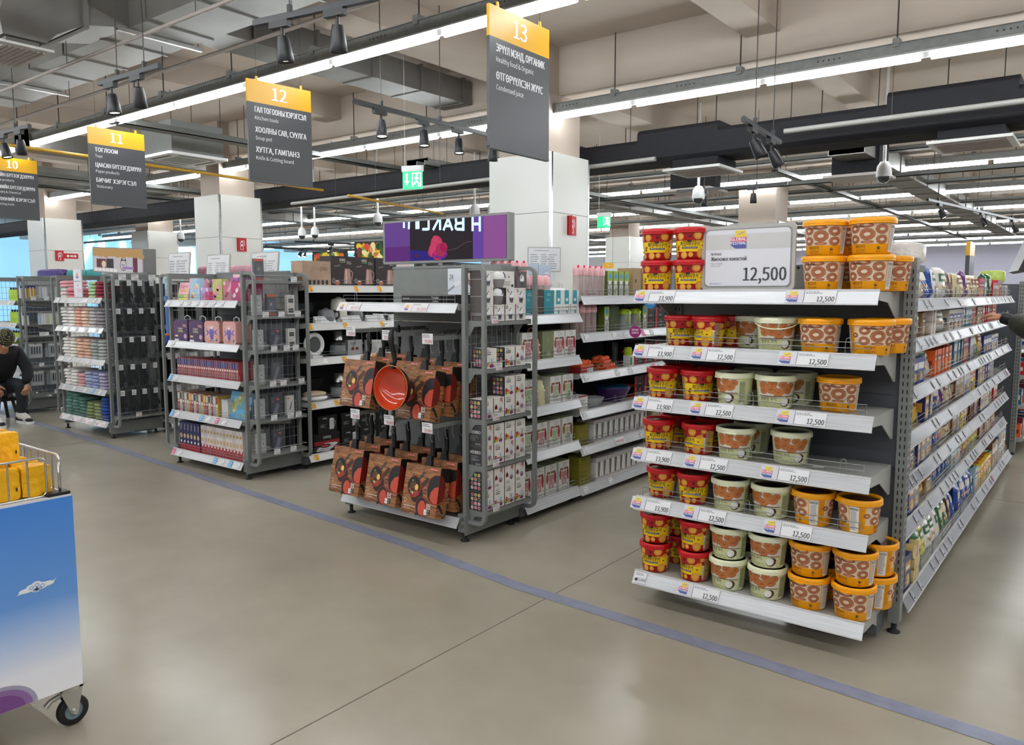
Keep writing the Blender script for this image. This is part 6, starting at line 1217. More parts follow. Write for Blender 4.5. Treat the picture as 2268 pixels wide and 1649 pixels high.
for z in (1.61,1.33,1.04,.76,.50):
    mb=MB(); mb.box((-8.12,3.85,z-.01),(-8.10,4.32,z+.01),GREY)
    for i in range(4): y=3.885+i*.118; mb.tube([(-8.11,y,z),(-8.03,y,z),(-8.02,y,z+.01)],.003,WIRE,5)
    REG.append((mb.build('hook_rail'),'grey rail with short wire hooks','behind the bagged gloves','hook rail','rails behind the gloves','from the top'))
for i,y in enumerate((3.94,4.07,4.25)):
    o=use('price_tag',tagmesh('p','8,900'),None,(-8.0,y,1.655),(0,0,PI/2)); o.scale=(1.3,1,1.3); REG.append((o,'white price tag','on the wire above the bagged gloves','price tag','tags above the gloves','from the near end'))
mb=MB(); mb.cyl((-8.003,3.85,1.66),(-8.003,4.33,1.66),.002,WIRE,5); tag(mb.build('tag_wire'),'thin wire carrying white tags above the gloves','wire')
# ================================================================ TOOTHBRUSH RACK
x0,x1,yf=GX[3]
def tb(w,h,c,fr,nm): return boxp(nm,w,.03,h,M('pack_'+c.lstrip('#'),c,.35),fr)
T_A=tb(.07,.155,'#d8dad6',lambda d:(d.rect(-.035,.12,.035,.155,'#3a5aa0',1),[d.line([(a,.01),(a,.11)],.008,c,2) for a,c in ((-.015,'#d85a70'),(.012,'#8ac04a'))]),'toothbrush_pack')
T_B=tb(.095,.165,'#c9a040',lambda d:(d.rect(-.0475,.12,.0475,.165,'#2e3f86',1),[d.line([(a,.01),(a,.12)],.01,'#e8e4dc',2) for a in (-.015,.02)],[d.circ(a,.125,.012,'#e0a8a0',3,10) for a in (-.015,.02)]),'toothbrush_pack')
T_C=tb(.09,.155,'#c8ccce',lambda d:[d.line([(a,.01),(a,.13)],.012,'#8ab4d8' if a<0 else '#e8e8e8',2) for a in (-.025,0,.025)],'toothbrush_pack')
T_D=tb(.095,.155,'#c9cbc4',lambda d:[d.line([(a,.01),(a,.13)],.012,'#c0c878' if a<0 else '#ececec',2) for a in (-.025,0,.025)],'toothbrush_pack')
T_E=tb(.16,.2,'#a4abae',lambda d:(d.rect(-.075,.15,.075,.185,'#dfe1e0',1),d.poly([(-.02,.17),(0,.18),(.02,.17)],INK,2),[d.line([(a,.05),(a+.004,.135)],.014,'#3c4044',2) for a in (-.045,-.015,.015,.045)],d.rect(-.06,.01,.06,.035,'#b8bcbc',2)),'toothbrush_pack')
WX=-10.66
for y,p,n in ((4.02,T_A,'narrow toothbrush pack with blue header'),(4.115,T_B,'golden toothbrush twin pack'),(4.25,T_C,'clear toothbrush pack'),(4.5,T_D,'clear toothbrush pack with green brushes'),(4.44,T_D,'clear toothbrush pack with green brushes')): p.put((WX,y,1.43),PI/2,n,'on the top toothbrush shelf','toothbrush pack','toothbrush packs')
for y,p,n in ((4.03,T_A,'narrow toothbrush pack with blue header'),(4.22,T_C,'clear toothbrush pack'),(4.31,T_D,'clear toothbrush pack with green brushes'),(4.40,T_D,'clear toothbrush pack with green brushes')): p.put((WX,y,1.10),PI/2,n,'on the second toothbrush shelf','toothbrush pack','toothbrush packs')
for z,wn in ((.69,'in the middle of the toothbrush rack'),(.345,'in the lowest toothbrush row')):
    for i,y in enumerate((4.1,4.12,4.33,4.35)): T_E.put((WX-.03*(i%2==0)+.0,y,z),PI/2,'large grey pack of four brushes',wn,'toothbrush pack','large brush packs')
for z in (1.59,1.26,.88,.535):
    mb=MB(); mb.box((-10.72,4.0,z-.008),(-10.63,4.48,z+.008),GREY); REG.append((mb.build('hook_rail'),'grey hook rail','behind the toothbrush packs','hook rail','rails behind the toothbrushes','from the top'))
LM=M('lime_bottle_plastic','#b9d83a',.35)
def limeb():
    mb=MB(); mb.cbox((-.035,-.02,0),(.035,.02,.14),LM,.01); mb.cyl((0,0,.14),(0,0,.165),.012,BLK,10); d=D(mb,front(-.02)); d.text('51',-.012,.09,.014,'#3a4a1a',2); d.lines(-.025,.03,.05,.04,4,'#5a7a20',2); return Proto(mb.build('lotion_bottle'))
LB=limeb()
for z,wn in ((1.396,'on the top shelf of the rack behind the sitting person'),(1.12,'on the middle shelf of the rack behind the sitting person'),(.86,'on the lower shelf of the rack behind the sitting person')):
    for i in range(4): LB.put((x1-.10-i*.08,yf+.08,z),0,'lime green bottle',wn,'bottle','lime green bottles',end='from the toothbrush side')
g=[o for o in bpy.data.objects if o.name.startswith('shelving_unit') and abs(o.location.x-GX[3][0])<.01][0]
for z in (1.124,.864): shelf(g,1.05,.48,z,[(.9,'p','3,990')],wire=False)
# ---------------------------------------------------------------- things standing on top, behind the racks
def a4(loc,label,w=.42,h=.30,tilt=-.1,rz=0):
    r=empty('info_board',loc); r.rotation_euler=(tilt,0,rz); tag(r,label,'sign','grey framed info boards'); mb=MB(); mb.prism(rrect(w,h,.015),lambda p,t:(p[0],t,p[1]),0,.01,FRM); mb.box((-w/2+.012,-.002,.012),(w/2-.012,0,h-.012),'#e2e2e4'); d=D(mb,front(-.002)); d.lines(-w*.3,h-.05,w*.6,.014,1,'#77797c',1); 
    for k in (-.42,-.1,.12): d.lines(w*k,.03,w*.26,h-.11,7,'#9a9ca0',1)
    mb.build('board',r); return r
a4((-7.85,4.45,1.62),'grey framed schedule board next to the tilted screen'); a4((-7.12,4.45,1.62),'grey framed schedule board in the middle of three above the racks',.40,.26); a4((-6.35,4.45,1.62),'grey framed schedule board behind the topmost clear phone pack',.42,.26)
a4((-5.38-.2,7.9,1.75),'white printed product board standing beside the pink-lidded bottles',.42,.30,0,.9); a4((-9.6,4.6,1.66),'faint white board standing behind the teal packs',.5,.22)
mb=MB(); mb.box((-7.98,4.46,1.6),(-5.98,4.58,1.62),GREY); mb.box((-7.97,4.5,0),(-7.93,4.55,1.6),GREY); mb.box((-6.0,4.5,0),(-5.96,4.55,1.6),GREY); tag(mb.build('board_rail'),'grey rail carrying the framed schedule boards behind the toy rack','rail')
def bag_(c,name,label,loc,w,h,rz=0,d_=.12):
    mb=MB(); C=M(name,c,.3,noise=(14,.2),bump=(18,.6,.02)); mb.blob((0,0,h/2),(w/2,d_/2,h/2),C,24,12,.38); o=mb.build('product_bag',None,loc,rz); tag(o,label,'bag'); return o
bag_('#4f3180','purple_film','purple film wrapped pack lying on top of the toothbrush rack',(-11.35,4.66,1.68),.78,.13)
bag_('#2f9a98','teal_film','first teal film pack on top of the toothbrush rack',(-10.62,4.68,1.68),.55,.11); bag_('#2c8f90','teal_film','second teal film pack behind the towel rack',(-10.05,4.68,1.68),.55,.11)
mb=MB(); mb.box((-11.8,4.52,1.66),(-9.75,4.85,1.68),GREY); mb.box((-11.7,4.7,0),(-11.66,4.75,1.66),GREY); mb.box((-9.85,4.7,0),(-9.81,4.75,1.66),GREY); tag(mb.build('top_shelf'),'grey top shelf under the purple and teal film packs','shelf')
def cup():
    mb=MB(); mb.lathe([(.032,0),(.038,.1),(.04,.13),(.034,.135),(.001,.136)],WHITE,14); d=D(mb,lambda u,v,l:(u,-.0375-.0003*l,v)); d.circ(0,.1,.012,'#e8a82c',1,10); d.rect(-.012,.03,.012,.06,'#b86a5a',1); return Proto(mb.build('canister'))
CP=cup()
for i in range(7): CP.put((-8.95+i*.09,4.38,1.715),0,'white canister','in the row on top of the towel rack','canister','white canisters')
mb=MB(); mb.box((-9.1,4.30,1.695),(-8.3,4.46,1.714),GREY); mb.box((-9.0,4.31,1.60),(-8.97,4.34,1.70),GREY); tag(mb.build('canister_ledge'),'narrow grey ledge under the white canisters','shelf')
for i in range(4): bag_('#e0a4b4','pink_film','pink film pack, %s along the rail behind the glove rack'%ordw(i),(-7.80+i*.33,4.78,1.62),.32,.16)
mb=MB(); mb.box((-7.98,4.66,1.58),(-6.6,4.9,1.615),GREY); mb.box((-7.96,4.7,0),(-7.92,4.75,1.58),GREY); mb.box((-6.9,4.7,0),(-6.86,4.75,1.58),GREY); tag(mb.build('rear_shelf'),'grey rear shelf under the pink film packs','shelf')
# fruit and vegetable picture boards far behind the kettle boxes
def fruit(loc,w,h,label,seed):
    r=empty('picture_board',loc,.15); tag(r,label,'picture','fruit and vegetable pictures'); mb=MB(); mb.box((-w/2,0,0),(w/2,.05,h),M('market_picture_dark','#22241c',.5)); d=D(mb,front(0)); q=random.Random(seed)
    for i in range(70):
        c=q.choice(['#e8b41c','#f0c828','#5a9a2c','#88c040','#d8482c','#e87a1c','#f0e0a0','#2e5a20','#8a2848'])
        d.ell(q.uniform(-w/2+.12,w/2-.12),q.uniform(.1,h-.1),q.uniform(.05,.12),q.uniform(.05,.1),c,2+i%5,9,q.uniform(0,3))
    mb.build('picture',r); mb=MB(); mb.box((-w/2+.05,.0,-loc[2]),(-w/2+.1,.05,0),BLK); mb.box((w/2-.1,.0,-loc[2]),(w/2-.05,.05,0),BLK); mb.build('stand',r)
fruit((-15.3,12.6,2.05),1.1,.45,'leafy green vegetable picture beside the banana picture',1); fruit((-13.4,12.9,2.15),2.3,.55,'wide fruit picture board with bananas above the kettle boxes',2); fruit((-9.9,13.6,2.05),1.6,.4,'small fruit picture board behind the white blender box',5)
# ================================================================ FAR LETTERING AND WALL THINGS
LIT=M('lit_white_letters','#eef8ff',.5,emit=1.0)
def wall_text(t,y,z,h,w,label):
    mb=MB(); d=D(mb,right(0)); d.text(t,0,0,h,LIT,1,'l',wid=w,bold=.02); v=len(mb.V)
    # give the letters depth
    F0=list(mb.F); V0=list(mb.V); ed={}
    for f in F0:
        for a,b in zip(f,f[1:]+f[:1]): ed[(a,b)]=1
    mb.add([(x-.08,yy,zz) for x,yy,zz in V0],[f[::-1] for f in F0],LIT); n=len(V0)
    for a,b in ed:
        if (b,a) not in ed: mb.F.append([b,a,a+n,b+n]); mb.I.append(mb.mi(LIT)); mb.S.append(False)
    tag(mb.build('wall_letters',None,(-39.9,y,z)),label,'lettering','lit letters on the blue wall')
wall_text('УН',17.0,2.5,1.5,2.9,'lit white letters УН on the blue wall before the tilted screen'); wall_text('ПУ',21.8,2.6,1.3,4.2,'lit white letters on the blue wall past the tilted screen'); wall_text('И',12.6,2.4,1.5,1.4,'lit white letter on the blue wall by sign 10')
def hang(loc,t,label,w=.5,h=.35):
    r=empty('hanging_sign',loc,.3); tag(r,label,'sign'); mb=MB(); mb.box((-w/2,-.02,0),(w/2,.02,h),SY); D(mb,front(-.02)).text(t,0,h*.3,h*.4,SWH,1,'c'); mb.build('panel',r); mb=MB(); mb.cyl((-w*.4,0,h),(-w*.4,0,4.5-loc[2]),.004,ROD,4); mb.cyl((w*.4,0,h),(w*.4,0,4.5-loc[2]),.004,ROD,4); mb.build('wire',r)
hang((-11.85,20,2.2),'6','small yellow hanging sign numbered 6 before the blue-grey wall',.32,.16)
r=empty('aisle_sign',(-2.68,20,1.75)); tag(r,'distant narrow aisle sign seen edge-on before the lavender wall','sign'); mb=MB(); mb.box((-.02,-.35,0),(.06,.35,.55),SG); mb.build('text_panel',r); mb=MB(); mb.box((-.02,-.35,.55),(.06,.35,.85),SY); mb.build('number_panel',r); mb=MB(); mb.cyl((0,0,.85),(0,0,2.745),.004,ROD,4); mb.build('wire',r)
r=empty('display_screen',(-.55,7.2,1.62)); tag(r,'black monitor hung tilted from a pole above the snack aisle','screen'); r.rotation_euler=(0,0,.2)
mb=MB(); mb.T=Matrix.Rotation(.35,4,'Y')@Matrix.Translation((-.1,0,0)); mb.box((-.02,-.3,.0),(.02,.3,.42),BLK); mb.box((.02,-.15,.1),(.05,.15,.3),DGREY); mb.build('monitor',r)
mb=MB(); mb.cyl((.12,0,.1),(.12,0,2.74),.02,BLK,10); mb.box((0,-.12,.26),(.24,.12,.30),BLK); mb.box((.1,-.1,.1),(.14,.1,.32),BLK); mb.box((.0,-.02,.2),(.12,.02,.24),BLK); mb.build('ceiling_bracket',r)
mb=MB(); mb.T=Matrix.Translation((.34,0,0))@Matrix.Rotation(-.5,4,'Y'); mb.box((-.02,-.3,.0),(.02,.3,.42),BLK); mb.build('rear_monitor',r)
bag_('#b4c85a','green_leaf_film','bright green bagged pack on top of the far end panel',(-.95,8.6,1.585),.2,.12)
# ================================================================ PROMOTION TROLLEY
TX,TY0,TY1=-2.735,-.25,1.14; TXL=-3.55
def grad():
    m=M('blue_to_white_print','#4f86d6',.45); nt=m.node_tree; b=nt.nodes['Principled BSDF']; tc=nt.nodes.new('ShaderNodeTexCoord'); sp=nt.nodes.new('ShaderNodeSeparateXYZ'); r=nt.nodes.new('ShaderNodeValToRGB')
    e=r.color_ramp.elements; e[0].position=.17; e[0].color=(*lin('#f6f6fa'),1); e[1].position=.83; e[1].color=(*lin('#4488e0'),1)
    for p,c in ((.27,'#eef0fa'),(.38,'#b9cff4'),(.5,'#6aa0e6')): k=e.new(p); k.color=(*lin(c),1)
    nt.links.new(tc.outputs['Object'],sp.inputs[0]); nt.links.new(sp.outputs[2],r.inputs[0]); nt.links.new(r.outputs[0],b.inputs['Base Color']); return m
GR=grad()
r=empty('promotion_trolley',(0,0,0)); tag(r,'blue and white promotion trolley on castors with a chrome wire basket top','trolley')
mb=MB(); mb.box((TXL,TY0,.17),(TX,TY1,.823),GR); mb.box((TX,TY0,.17),(TX+.004,TY1+.002,.826),GR); mb.box((TXL,TY1,.2),(TX,TY1+.004,.82),'#e6e6ea')
d=D(mb,right(TX+.004)); W_='#f2f4f8'
for u,v,a,b in ((.985,.545,.022,.008),(1.0,.551,.016,.011),(1.017,.553,.018,.015),(1.034,.55,.016,.011),(1.05,.552,.02,.008),(1.017,.542,.018,.010)): d.ell(u,v,a,b,W_,1+int(u*97+v*31)%5,16)
d.poly([(.955,.537),(.985,.553),(.99,.54)],W_,6); d.poly([(1.05,.548),(1.078,.564),(1.06,.545)],W_,7)
for u,v in ((1.0,.551),(1.017,.556),(1.033,.55),(1.012,.541),(1.024,.541)): d.ring(u,v,.007,.006,.0018,'#5f94d8',9,12)
def half(u,v,a,b,m,l): d.poly([(u+a*math.cos(PI*i/16),v+b*math.sin(PI*i/16)) for i in range(17)],m,l)
half(.885,.171,.115,.085,'#a7a3b8',1); half(.885,.171,.10,.073,'#8f6aa2',2); half(.885,.171,.078,.055,'#7a4a8c',3)
mb.build('body',r)
mb=MB(); mb.box((TXL,TY0,.823),(TX-.0,TY1,.832),'#e4e2de'); mb.box((TX-.05,TY1-.07,.832),(TX-.004,TY1-.0,.842),BLK); mb.build('tray',r)
def castor(x,y):
    c=empty('castor',(x,y,0)); c.parent=r; KIDS.setdefault(r.name,[]).append(c)
    mb=MB(); mb.lathe([(.028,0),(.047,.001),(.05,.004),(.05,.012)],RUB,30,(0,0,0),ax=2)if False else None
    mb.T=Matrix.Translation((0,0,.052)); mb.lathe([(.03,-.013),(.048,-.013),(.052,-.007),(.052,.007),(.048,.013),(.03,.013)],RUB,32,ax=0,caps=(False,False)); mb.build('tyre',c)
    mb=MB(); mb.T=Matrix.Translation((0,0,.052)); mb.lathe([(.001,.008),(.014,.013),(.016,.009),(.03,.007),(.037,.0125),(.037,-.0125),(.001,-.01)],M('blue_grey_wheel','#8fa3ad',.35,.3),28,ax=0,caps=(False,False)); mb.cyl((.006,0,0),(.028,0,0),.009,CHROME,12); mb.build('wheel_hub',c)
    mb=MB(); mb.lathe([(.04,.155),(.045,.162),(.045,.17)],CHROME,20,(0,-.01,0)); mb.lathe([(.036,.135),(.043,.15),(.04,.156)],CHROME,20,(0,-.01,0))
    for s_ in (-1,1): mb.prism([(-.05,.14),(.035,.14),(.012,.045),(-.012,.045)],lambda p,t:(t,p[0]*.9,p[1]),s_*.018-.002,s_*.018+.002,CHROME)
    mb.box((-.02,-.05,.133),(.02,.035,.142),CHROME); mb.build('fork',c)
    mb=MB(); mb.tube([(0,-.03,.12),(0,-.07,.11),(0,-.085,.095)],.01,STEEL,6); mb.build('brake_lever',c)
castor(TX-.075,TY1-.005); castor(TXL+.1,TY1-.1); castor(TX-.04,TY0+.12); castor(TXL+.1,TY0+.12)
# wire basket: side panel and end panel
def cage(pts_fn,L,h,n,name):
    mb=MB(); c=.02; P_=[(0,0)]
    path=[(0,0),(L-c,0)]+[(L-c+c*math.sin(PI/2*i/4),c-c*math.cos(PI/2*i/4)) for i in range(1,5)]+[(L-c+c*math.cos(PI/2*i/4),h-c+c*math.sin(PI/2*i/4)) for i in range(5)]+[(0,h)]
    mb.tube([pts_fn(a,b) for a,b in path],.0042,CHROME,8)
    for i in range(n): a=L-.055-i*.057; mb.cyl(pts_fn(a,0),pts_fn(a,h),.0032,CHROME,6)
    mb.build(name,r)
cage(lambda a,b:(TX-.022,TY0+.02+a,.835+b),TY1-TY0-.085,.128,22,'side_basket_panel')
cage(lambda a,b:(TXL+.02+a,TY1-.02,.835+b),TX-TXL-.05,.128,13,'end_basket_panel')
mb=MB(); mb.tube([(TX-.03,TY1-.02,.84),(TX-.012,TY1-.03,.86),(TX-.012,TY1-.03,.93),(TX-.03,TY1-.02,.94)],.004,CHROME,6); mb.build('corner_clip',r)
YP=M('yellow_paper_sack','#ffbe00',.5,noise=(9,.06),bump=(11,.8,.035))
def sack(seed):
    q=random.Random(seed); w,d_,h=.087,.062,.10
    mb=MB(); n=5; V=[]; 
    def pt(u,v,f):
        p={0:(u,-1,v),1:(1,u,v),2:(-u,1,v),3:(-1,-u,v),4:(u,v,1),5:(u,-v,-1)}[f]
        x,y,z=p; k=1-.035*(x*x*y*y)-.02*(z*z*x*x); r_=random.Random(hash((round(x*9),round(y*9),round(z*9),seed))); j=lambda:r_.uniform(-.045,.045)
        return ((x*k+j())*w/2,(y*k+j())*d_/2,(z*k+j()*.8)*h/2+h/2+.002)
    for f in range(6):
        vs=[pt(-1+2*i/n,-1+2*j/n,f) for j in range(n+1) for i in range(n+1)]
        mb.add(vs,[(j*(n+1)+i,j*(n+1)+i+1,(j+1)*(n+1)+i+1,(j+1)*(n+1)+i) for j in range(n) for i in range(n)],YP,True)
    mb.prism([(-.035,0),(.035,0),(.03,.018),(-.028,.02)],lambda p,t:(p[0],t+p[1]*.3-.02,h+.002-p[1]*.1),0,.002,YP)
    d=D(mb,topm(h+.0065,.0004)); d.ell(-.016,.008,.01,.007,'#5a4410',1,10); d.text('버터',.0,.004,.012,'#5a4410',1,wid=.022); d.line([(-.03,-.002),(-.03,-.022),(.03,-.022)],.0012,'#5a4410',1); d.lines(-.02,-.02,.045,.014,2,'#6a5416',1)
    d=D(mb,front(-d_/2-.0022)); d.rect(.028,.03,.033,.042,INK,1)
    return Proto(mb.build('yellow_paper_bag'))
SK=[sack(i) for i in (1,2,3,4)]
k=0
def putsack(x,y,z,rz,lab,rx=0,s_=1.):
    global k
    SK[k%4].put((x,y,z),rz,lab,'','bag','yellow paper bags in the trolley basket',rx=rx,sc=s_); k+=1
n=0
for j in range(7):
    for i in range(3):
        y=1.055-j*.092; x=TX-.075-i*.085
        putsack(x,y,.833,PI/2+rnd.uniform(-.08,.08),'yellow bag in the bottom layer, %s from the trolley corner along its side, %s row inwards'%(ordw(j),ordw(i)))
for j in range(6):
    for i in range(3):
        y=1.0-j*.095; x=TX-.085-i*.085
        if j==0 and i==0: continue
        putsack(x,y,.937,PI/2+rnd.uniform(-.2,.2),'yellow bag in the second layer, %s from the basket end, %s row inwards'%(ordw(j),ordw(i)),0)
# ================================================================ PEOPLE
def skin_obj(name,mat,verts,edges,radii,parent,sub=2):
    me=bpy.data.meshes.new(name); me.from_pydata(verts,edges,[]); o=bpy.data.objects.new(name,me); COL.objects.link(o)
    sk=o.modifiers.new('skin','SKIN'); sk.use_smooth_shade=True
    for i,v in enumerate(me.skin_vertices[0].data): rr_=radii[i]; v.radius=rr_ if isinstance(rr_,tuple) else (rr_,rr_); v.use_root=(i==0)
    if sub: s=o.modifiers.new('sub','SUBSURF'); s.levels=sub; s.render_levels=sub
    bpy.context.view_layer.update(); dg=bpy.context.evaluated_depsgraph_get(); nm=bpy.data.meshes.new_from_object(o.evaluated_get(dg)); o.modifiers.clear(); o.data=nm; bpy.data.meshes.remove(me)
    nm.materials.clear(); nm.materials.append(mat)
    for p in nm.polygons: p.use_smooth=True
    if parent: o.parent=parent; KIDS.setdefault(parent.name,[]).append(o)
    return o
SKIN=M('skin_tone','#c08a68',.5,noise=(20,.04)); BLKC=M('black_cotton','#15151a',.85,noise=(10,.2),bump=(40,.4,.01)); JEAN=M('dark_denim','#23262e',.8,noise=(60,.15)); CAPM=M('black_bandana_cloth','#1c2018',.8)
def chain(pts): return pts,[(i,i+1) for i in range(len(pts)-1)]
def hand(parent,o,fwd,up,mat,s_=1.,name='hand',curl=.4):
    # o wrist, fwd finger direction, up = back of hand
    f=Vector(fwd).normalized(); u=Vector(up); u=(u-f*u.dot(f)).normalized(); sd=f.cross(u); o=Vector(o)
    V=[o,o+f*.035*s_,o+f*.075*s_]; E=[(0,1),(1,2)]; R=[(.024,.018),(.034,.014),(.034,.012)]
    for i in range(4):
        b=o+f*.078*s_+sd*(-.027+.018*i)*s_; L=[.062,.074,.07,.054][i]*s_; V.append(b); k=len(V)-1; E.append((2,k)); R.append(.0098)
        for j in range(1,4):
            a=curl*j; V.append(V[-1]+(f*math.cos(a)-u*math.sin(a))*L/3); E.append((len(V)-2,len(V)-1)); R.append(.0092-.001*j)
    V.append(o+f*.03*s_-sd*.032*s_); E.append((1,len(V)-1)); R.append(.013); 
    for j in range(2): V.append(V[-1]+(f*.7-sd*.55-u*.3*j)*.032*s_); E.append((len(V)-2,len(V)-1)); R.append(.0105-.001*j)
    return skin_obj(name,mat,[tuple(v) for v in V],E,R,parent,1)
# crouched shopper at the left edge, seated on a low step stool and bending forward
px,py=-10.14,3.55
P_=empty('person',(px,py,0),.0); tag(P_,'person in black clothes and patterned dark bandana sitting bent forward behind the trolley','person')
# local: faces +X
body=skin_obj('body',SKIN,[(-.22,0,.46),(-.12,0,.62),(.02,0,.80),(.09,0,.88),(.15,0,.935),(.19,0,.96)],[(0,1),(1,2),(2,3),(3,4),(4,5)],[(.09,.1),(.09,.1),(.08,.09),(.055,.055),(.055,.055),(.06,.06)],P_)
def limb(name,mat,pts,rs,sub=2): v,e=chain(pts); return skin_obj(name,mat,v,e,rs,P_,sub)
skin_obj('jacket',BLKC,[(-.22,0,.44),(-.14,0,.60),(-.02,0,.76),(.05,0,.85),(-.02,.19,.80),(-.02,-.19,.80),(.14,.23,.60),(.14,-.23,.60),(.27,.15,.47),(.25,-.15,.47)],[(0,1),(1,2),(2,3),(2,4),(2,5),(4,6),(5,7),(6,8),(7,9)],[(.17,.19),(.165,.19),(.15,.18),(.09,.09),(.085,.085),(.085,.085),(.068,.068),(.068,.068),(.05,.05),(.05,.05)],P_)
skin_obj('trousers',JEAN,[(-.22,0,.42),(-.16,.11,.42),(-.16,-.11,.42),(.20,.12,.45),(.20,-.14,.45),(.16,.14,.24),(.20,-.16,.24),(.12,.13,.11),(.20,-.17,.11)],[(0,1),(0,2),(1,3),(2,4),(3,5),(4,6),(5,7),(6,8)],[(.15,.15),(.10,.10),(.10,.10),(.078,.078),(.078,.078),(.062,.062),(.062,.062),(.058,.058),(.058,.058)],P_)
# head bent down, face towards the floor in front
HM=Matrix.Translation((.22,-.02,.98))@Matrix.Rotation(1.15,4,'Y')
mb=MB(); mb.T=HM; mb.blob((0,0,.0),(.095,.078,.118),SKIN,20,14,.95); mb.blob((.085,0,-.035),(.03,.028,.045),SKIN,10,8); mb.blob((.102,0,-.02),(.016,.012,.022),SKIN,8,6)
for s_ in (-1,1): mb.blob((0,s_*.08,-.01),(.018,.012,.03),SKIN,8,6); mb.blob((.088,s_*.032,.01),(.008,.014,.008),WHITE,8,6); mb.blob((.095,s_*.032,.01),(.003,.006,.006),INK,6,5)
mb.blob((.092,0,-.058),(.008,.024,.007),M('lip_tone','#9a5a4c',.5),8,6); mb.build('head',P_)
mb=MB(); mb.T=HM; mb.blob((-.006,0,.03),(.102,.088,.102),CAPM,24,14,.98); mb.tube([(-.1,0,.0),(-.13,.02,-.04),(-.12,.03,-.09)],.016,CAPM,8,rs=[.02,.016,.006])
q=random.Random(5); CRM='#b8a878'
for i in range(90):
    a=q.uniform(0,2*PI); t=q.uniform(.15,1.35); x=.1025*math.cos(a)*math.cos(t); y=.0885*math.sin(a)*math.cos(t); z=.03+.1025*math.sin(t); mb.blob((x-.006,y,z),(.0035,.0035,.0035),CRM,5,4)
for k_ in range(3):
    pts=[]
    for i in range(15): a=i*PI*2/14; t=.35+.28*k_+.08*math.cos(a*4); pts.append((.1035*math.cos(a)*math.cos(t)-.006,.0895*math.sin(a)*math.cos(t),.03+.1035*math.sin(t)))
    mb.tube(pts,.002,CRM,4)
mb.build('bandana',P_)
hand(P_,(.27,-.15,.47),(.25,.25,-1),(1,0,.2),SKIN,1.0,'hand',.25); hand(P_,(.28,.15,.46),(.1,-.25,-1),(1,0,.2),SKIN,1.0,'hand',.35)
def shoe(x,y,rz):
    s=empty('sneaker',(x,y,0),rz); s.parent=P_; KIDS.setdefault(P_.name,[]).append(s)
    mb=MB(); mb.cbox((-.09,-.045,0),(.19,.045,.03),WHITE,.03); mb.build('sole',s); mb=MB(); mb.tube([(-.06,0,.07),(.02,0,.07),(.1,0,.055),(.165,0,.045)],.045,M('white_leather','#d8d4cc',.5),12,rs=[.042,.046,.04,.028]); mb.tube([(-.05,0,.06),(-.045,0,.12)],.045,M('white_leather'),12); mb.build('upper',s)
    mb=MB(); mb.tube([(-.075,0,.05),(-.03,0,.06)],.047,BLK,12); mb.blob((.15,0,.045),(.045,.043,.028),BLK,12,8); mb.box((.0,-.048,.035),(.07,.048,.052),BLK); mb.build('overlay',s)
    mb=MB(); [mb.cyl((.02+i*.022,-.03,.112-i*.008),(.03+i*.022,.03,.112-i*.008),.0045,WHITE,5) for i in range(4)]; mb.build('laces',s)
shoe(.16,.13,.1); shoe(.24,-.17,.0)
r=empty('step_stool',(px-.24,py,0)); tag(r,'low black step stool under the sitting person','stool'); mb=MB(); mb.cbox((-.18,-.2,.24),(.18,.2,.28),BLK,.03); mb.build('seat',r)
for a in (-1,1):
    for b in (-1,1): mb=MB(); mb.tube([(a*.12,b*.14,.24),(a*.16,b*.18,0)],.02,BLK,8); mb.build('leg',r)
# shopper reaching into the snack shelf from the right
GRN=M('dark_olive_quilt','#33372c',.6,noise=(8,.15),bump=(12,.8,.03))
P_=empty('person',(.0,5.55,0)); tag(P_,'person in dark olive padded coat reaching into the snack shelf','person')
skin_obj('body',SKIN,[(.12,0,.95),(.10,0,1.15),(.06,0,1.36),(.03,0,1.46),(.01,0,1.54),(0,0,1.60)],[(0,1),(1,2),(2,3),(3,4),(4,5)],[(.13,.11),(.13,.11),(.14,.11),(.055,.055),(.05,.05),(.07,.07)],P_)
skin_obj('coat',GRN,[(.06,0,.90),(.10,0,1.15),(.06,0,1.34),(.05,0,1.42),(.02,.19,1.36),(.02,-.19,1.36),(-.20,.20,1.20),(-.18,-.24,1.27),(-.10,.22,1.05),(-.38,-.10,1.29),(-.50,.0,1.335),(-.22,0,.80),(-.33,0,.68)],[(0,1),(1,2),(2,3),(2,4),(2,5),(4,6),(5,7),(6,8),(7,9),(9,10),(0,11),(11,12)],[(.19,.19),(.18,.17),(.16,.15),(.08,.08),(.09,.09),(.09,.09),(.09,.09),(.10,.10),(.06,.06),(.088,.088),(.055,.055),(.24,.24),(.19,.2)],P_)
skin_obj('trousers',BLKC,[(.02,0,.72),(.04,.11,.68),(.04,-.11,.68),(.05,.12,.42),(.05,-.12,.42),(.06,.12,.12),(.06,-.12,.12)],[(0,1),(0,2),(1,3),(2,4),(3,5),(4,6)],[(.12,.12),(.09,.09),(.09,.09),(.075,.075),(.075,.075),(.06,.06),(.06,.06)],P_)
mb=MB(); mb.T=Matrix.Translation((-.02,.0,1.68)); mb.blob((0,0,0),(.09,.078,.115),SKIN,18,12,.95); mb.blob((-.092,0,-.02),(.016,.012,.022),SKIN,8,6); mb.blob((-.085,0,-.055),(.008,.022,.007),M('lip_tone'),8,6)
for s_ in (-1,1): mb.blob((0,s_*.08,-.01),(.018,.012,.03),SKIN,8,6); mb.blob((-.084,s_*.03,.01),(.008,.014,.008),WHITE,8,6); mb.blob((-.091,s_*.03,.01),(.003,.006,.006),INK,6,5)
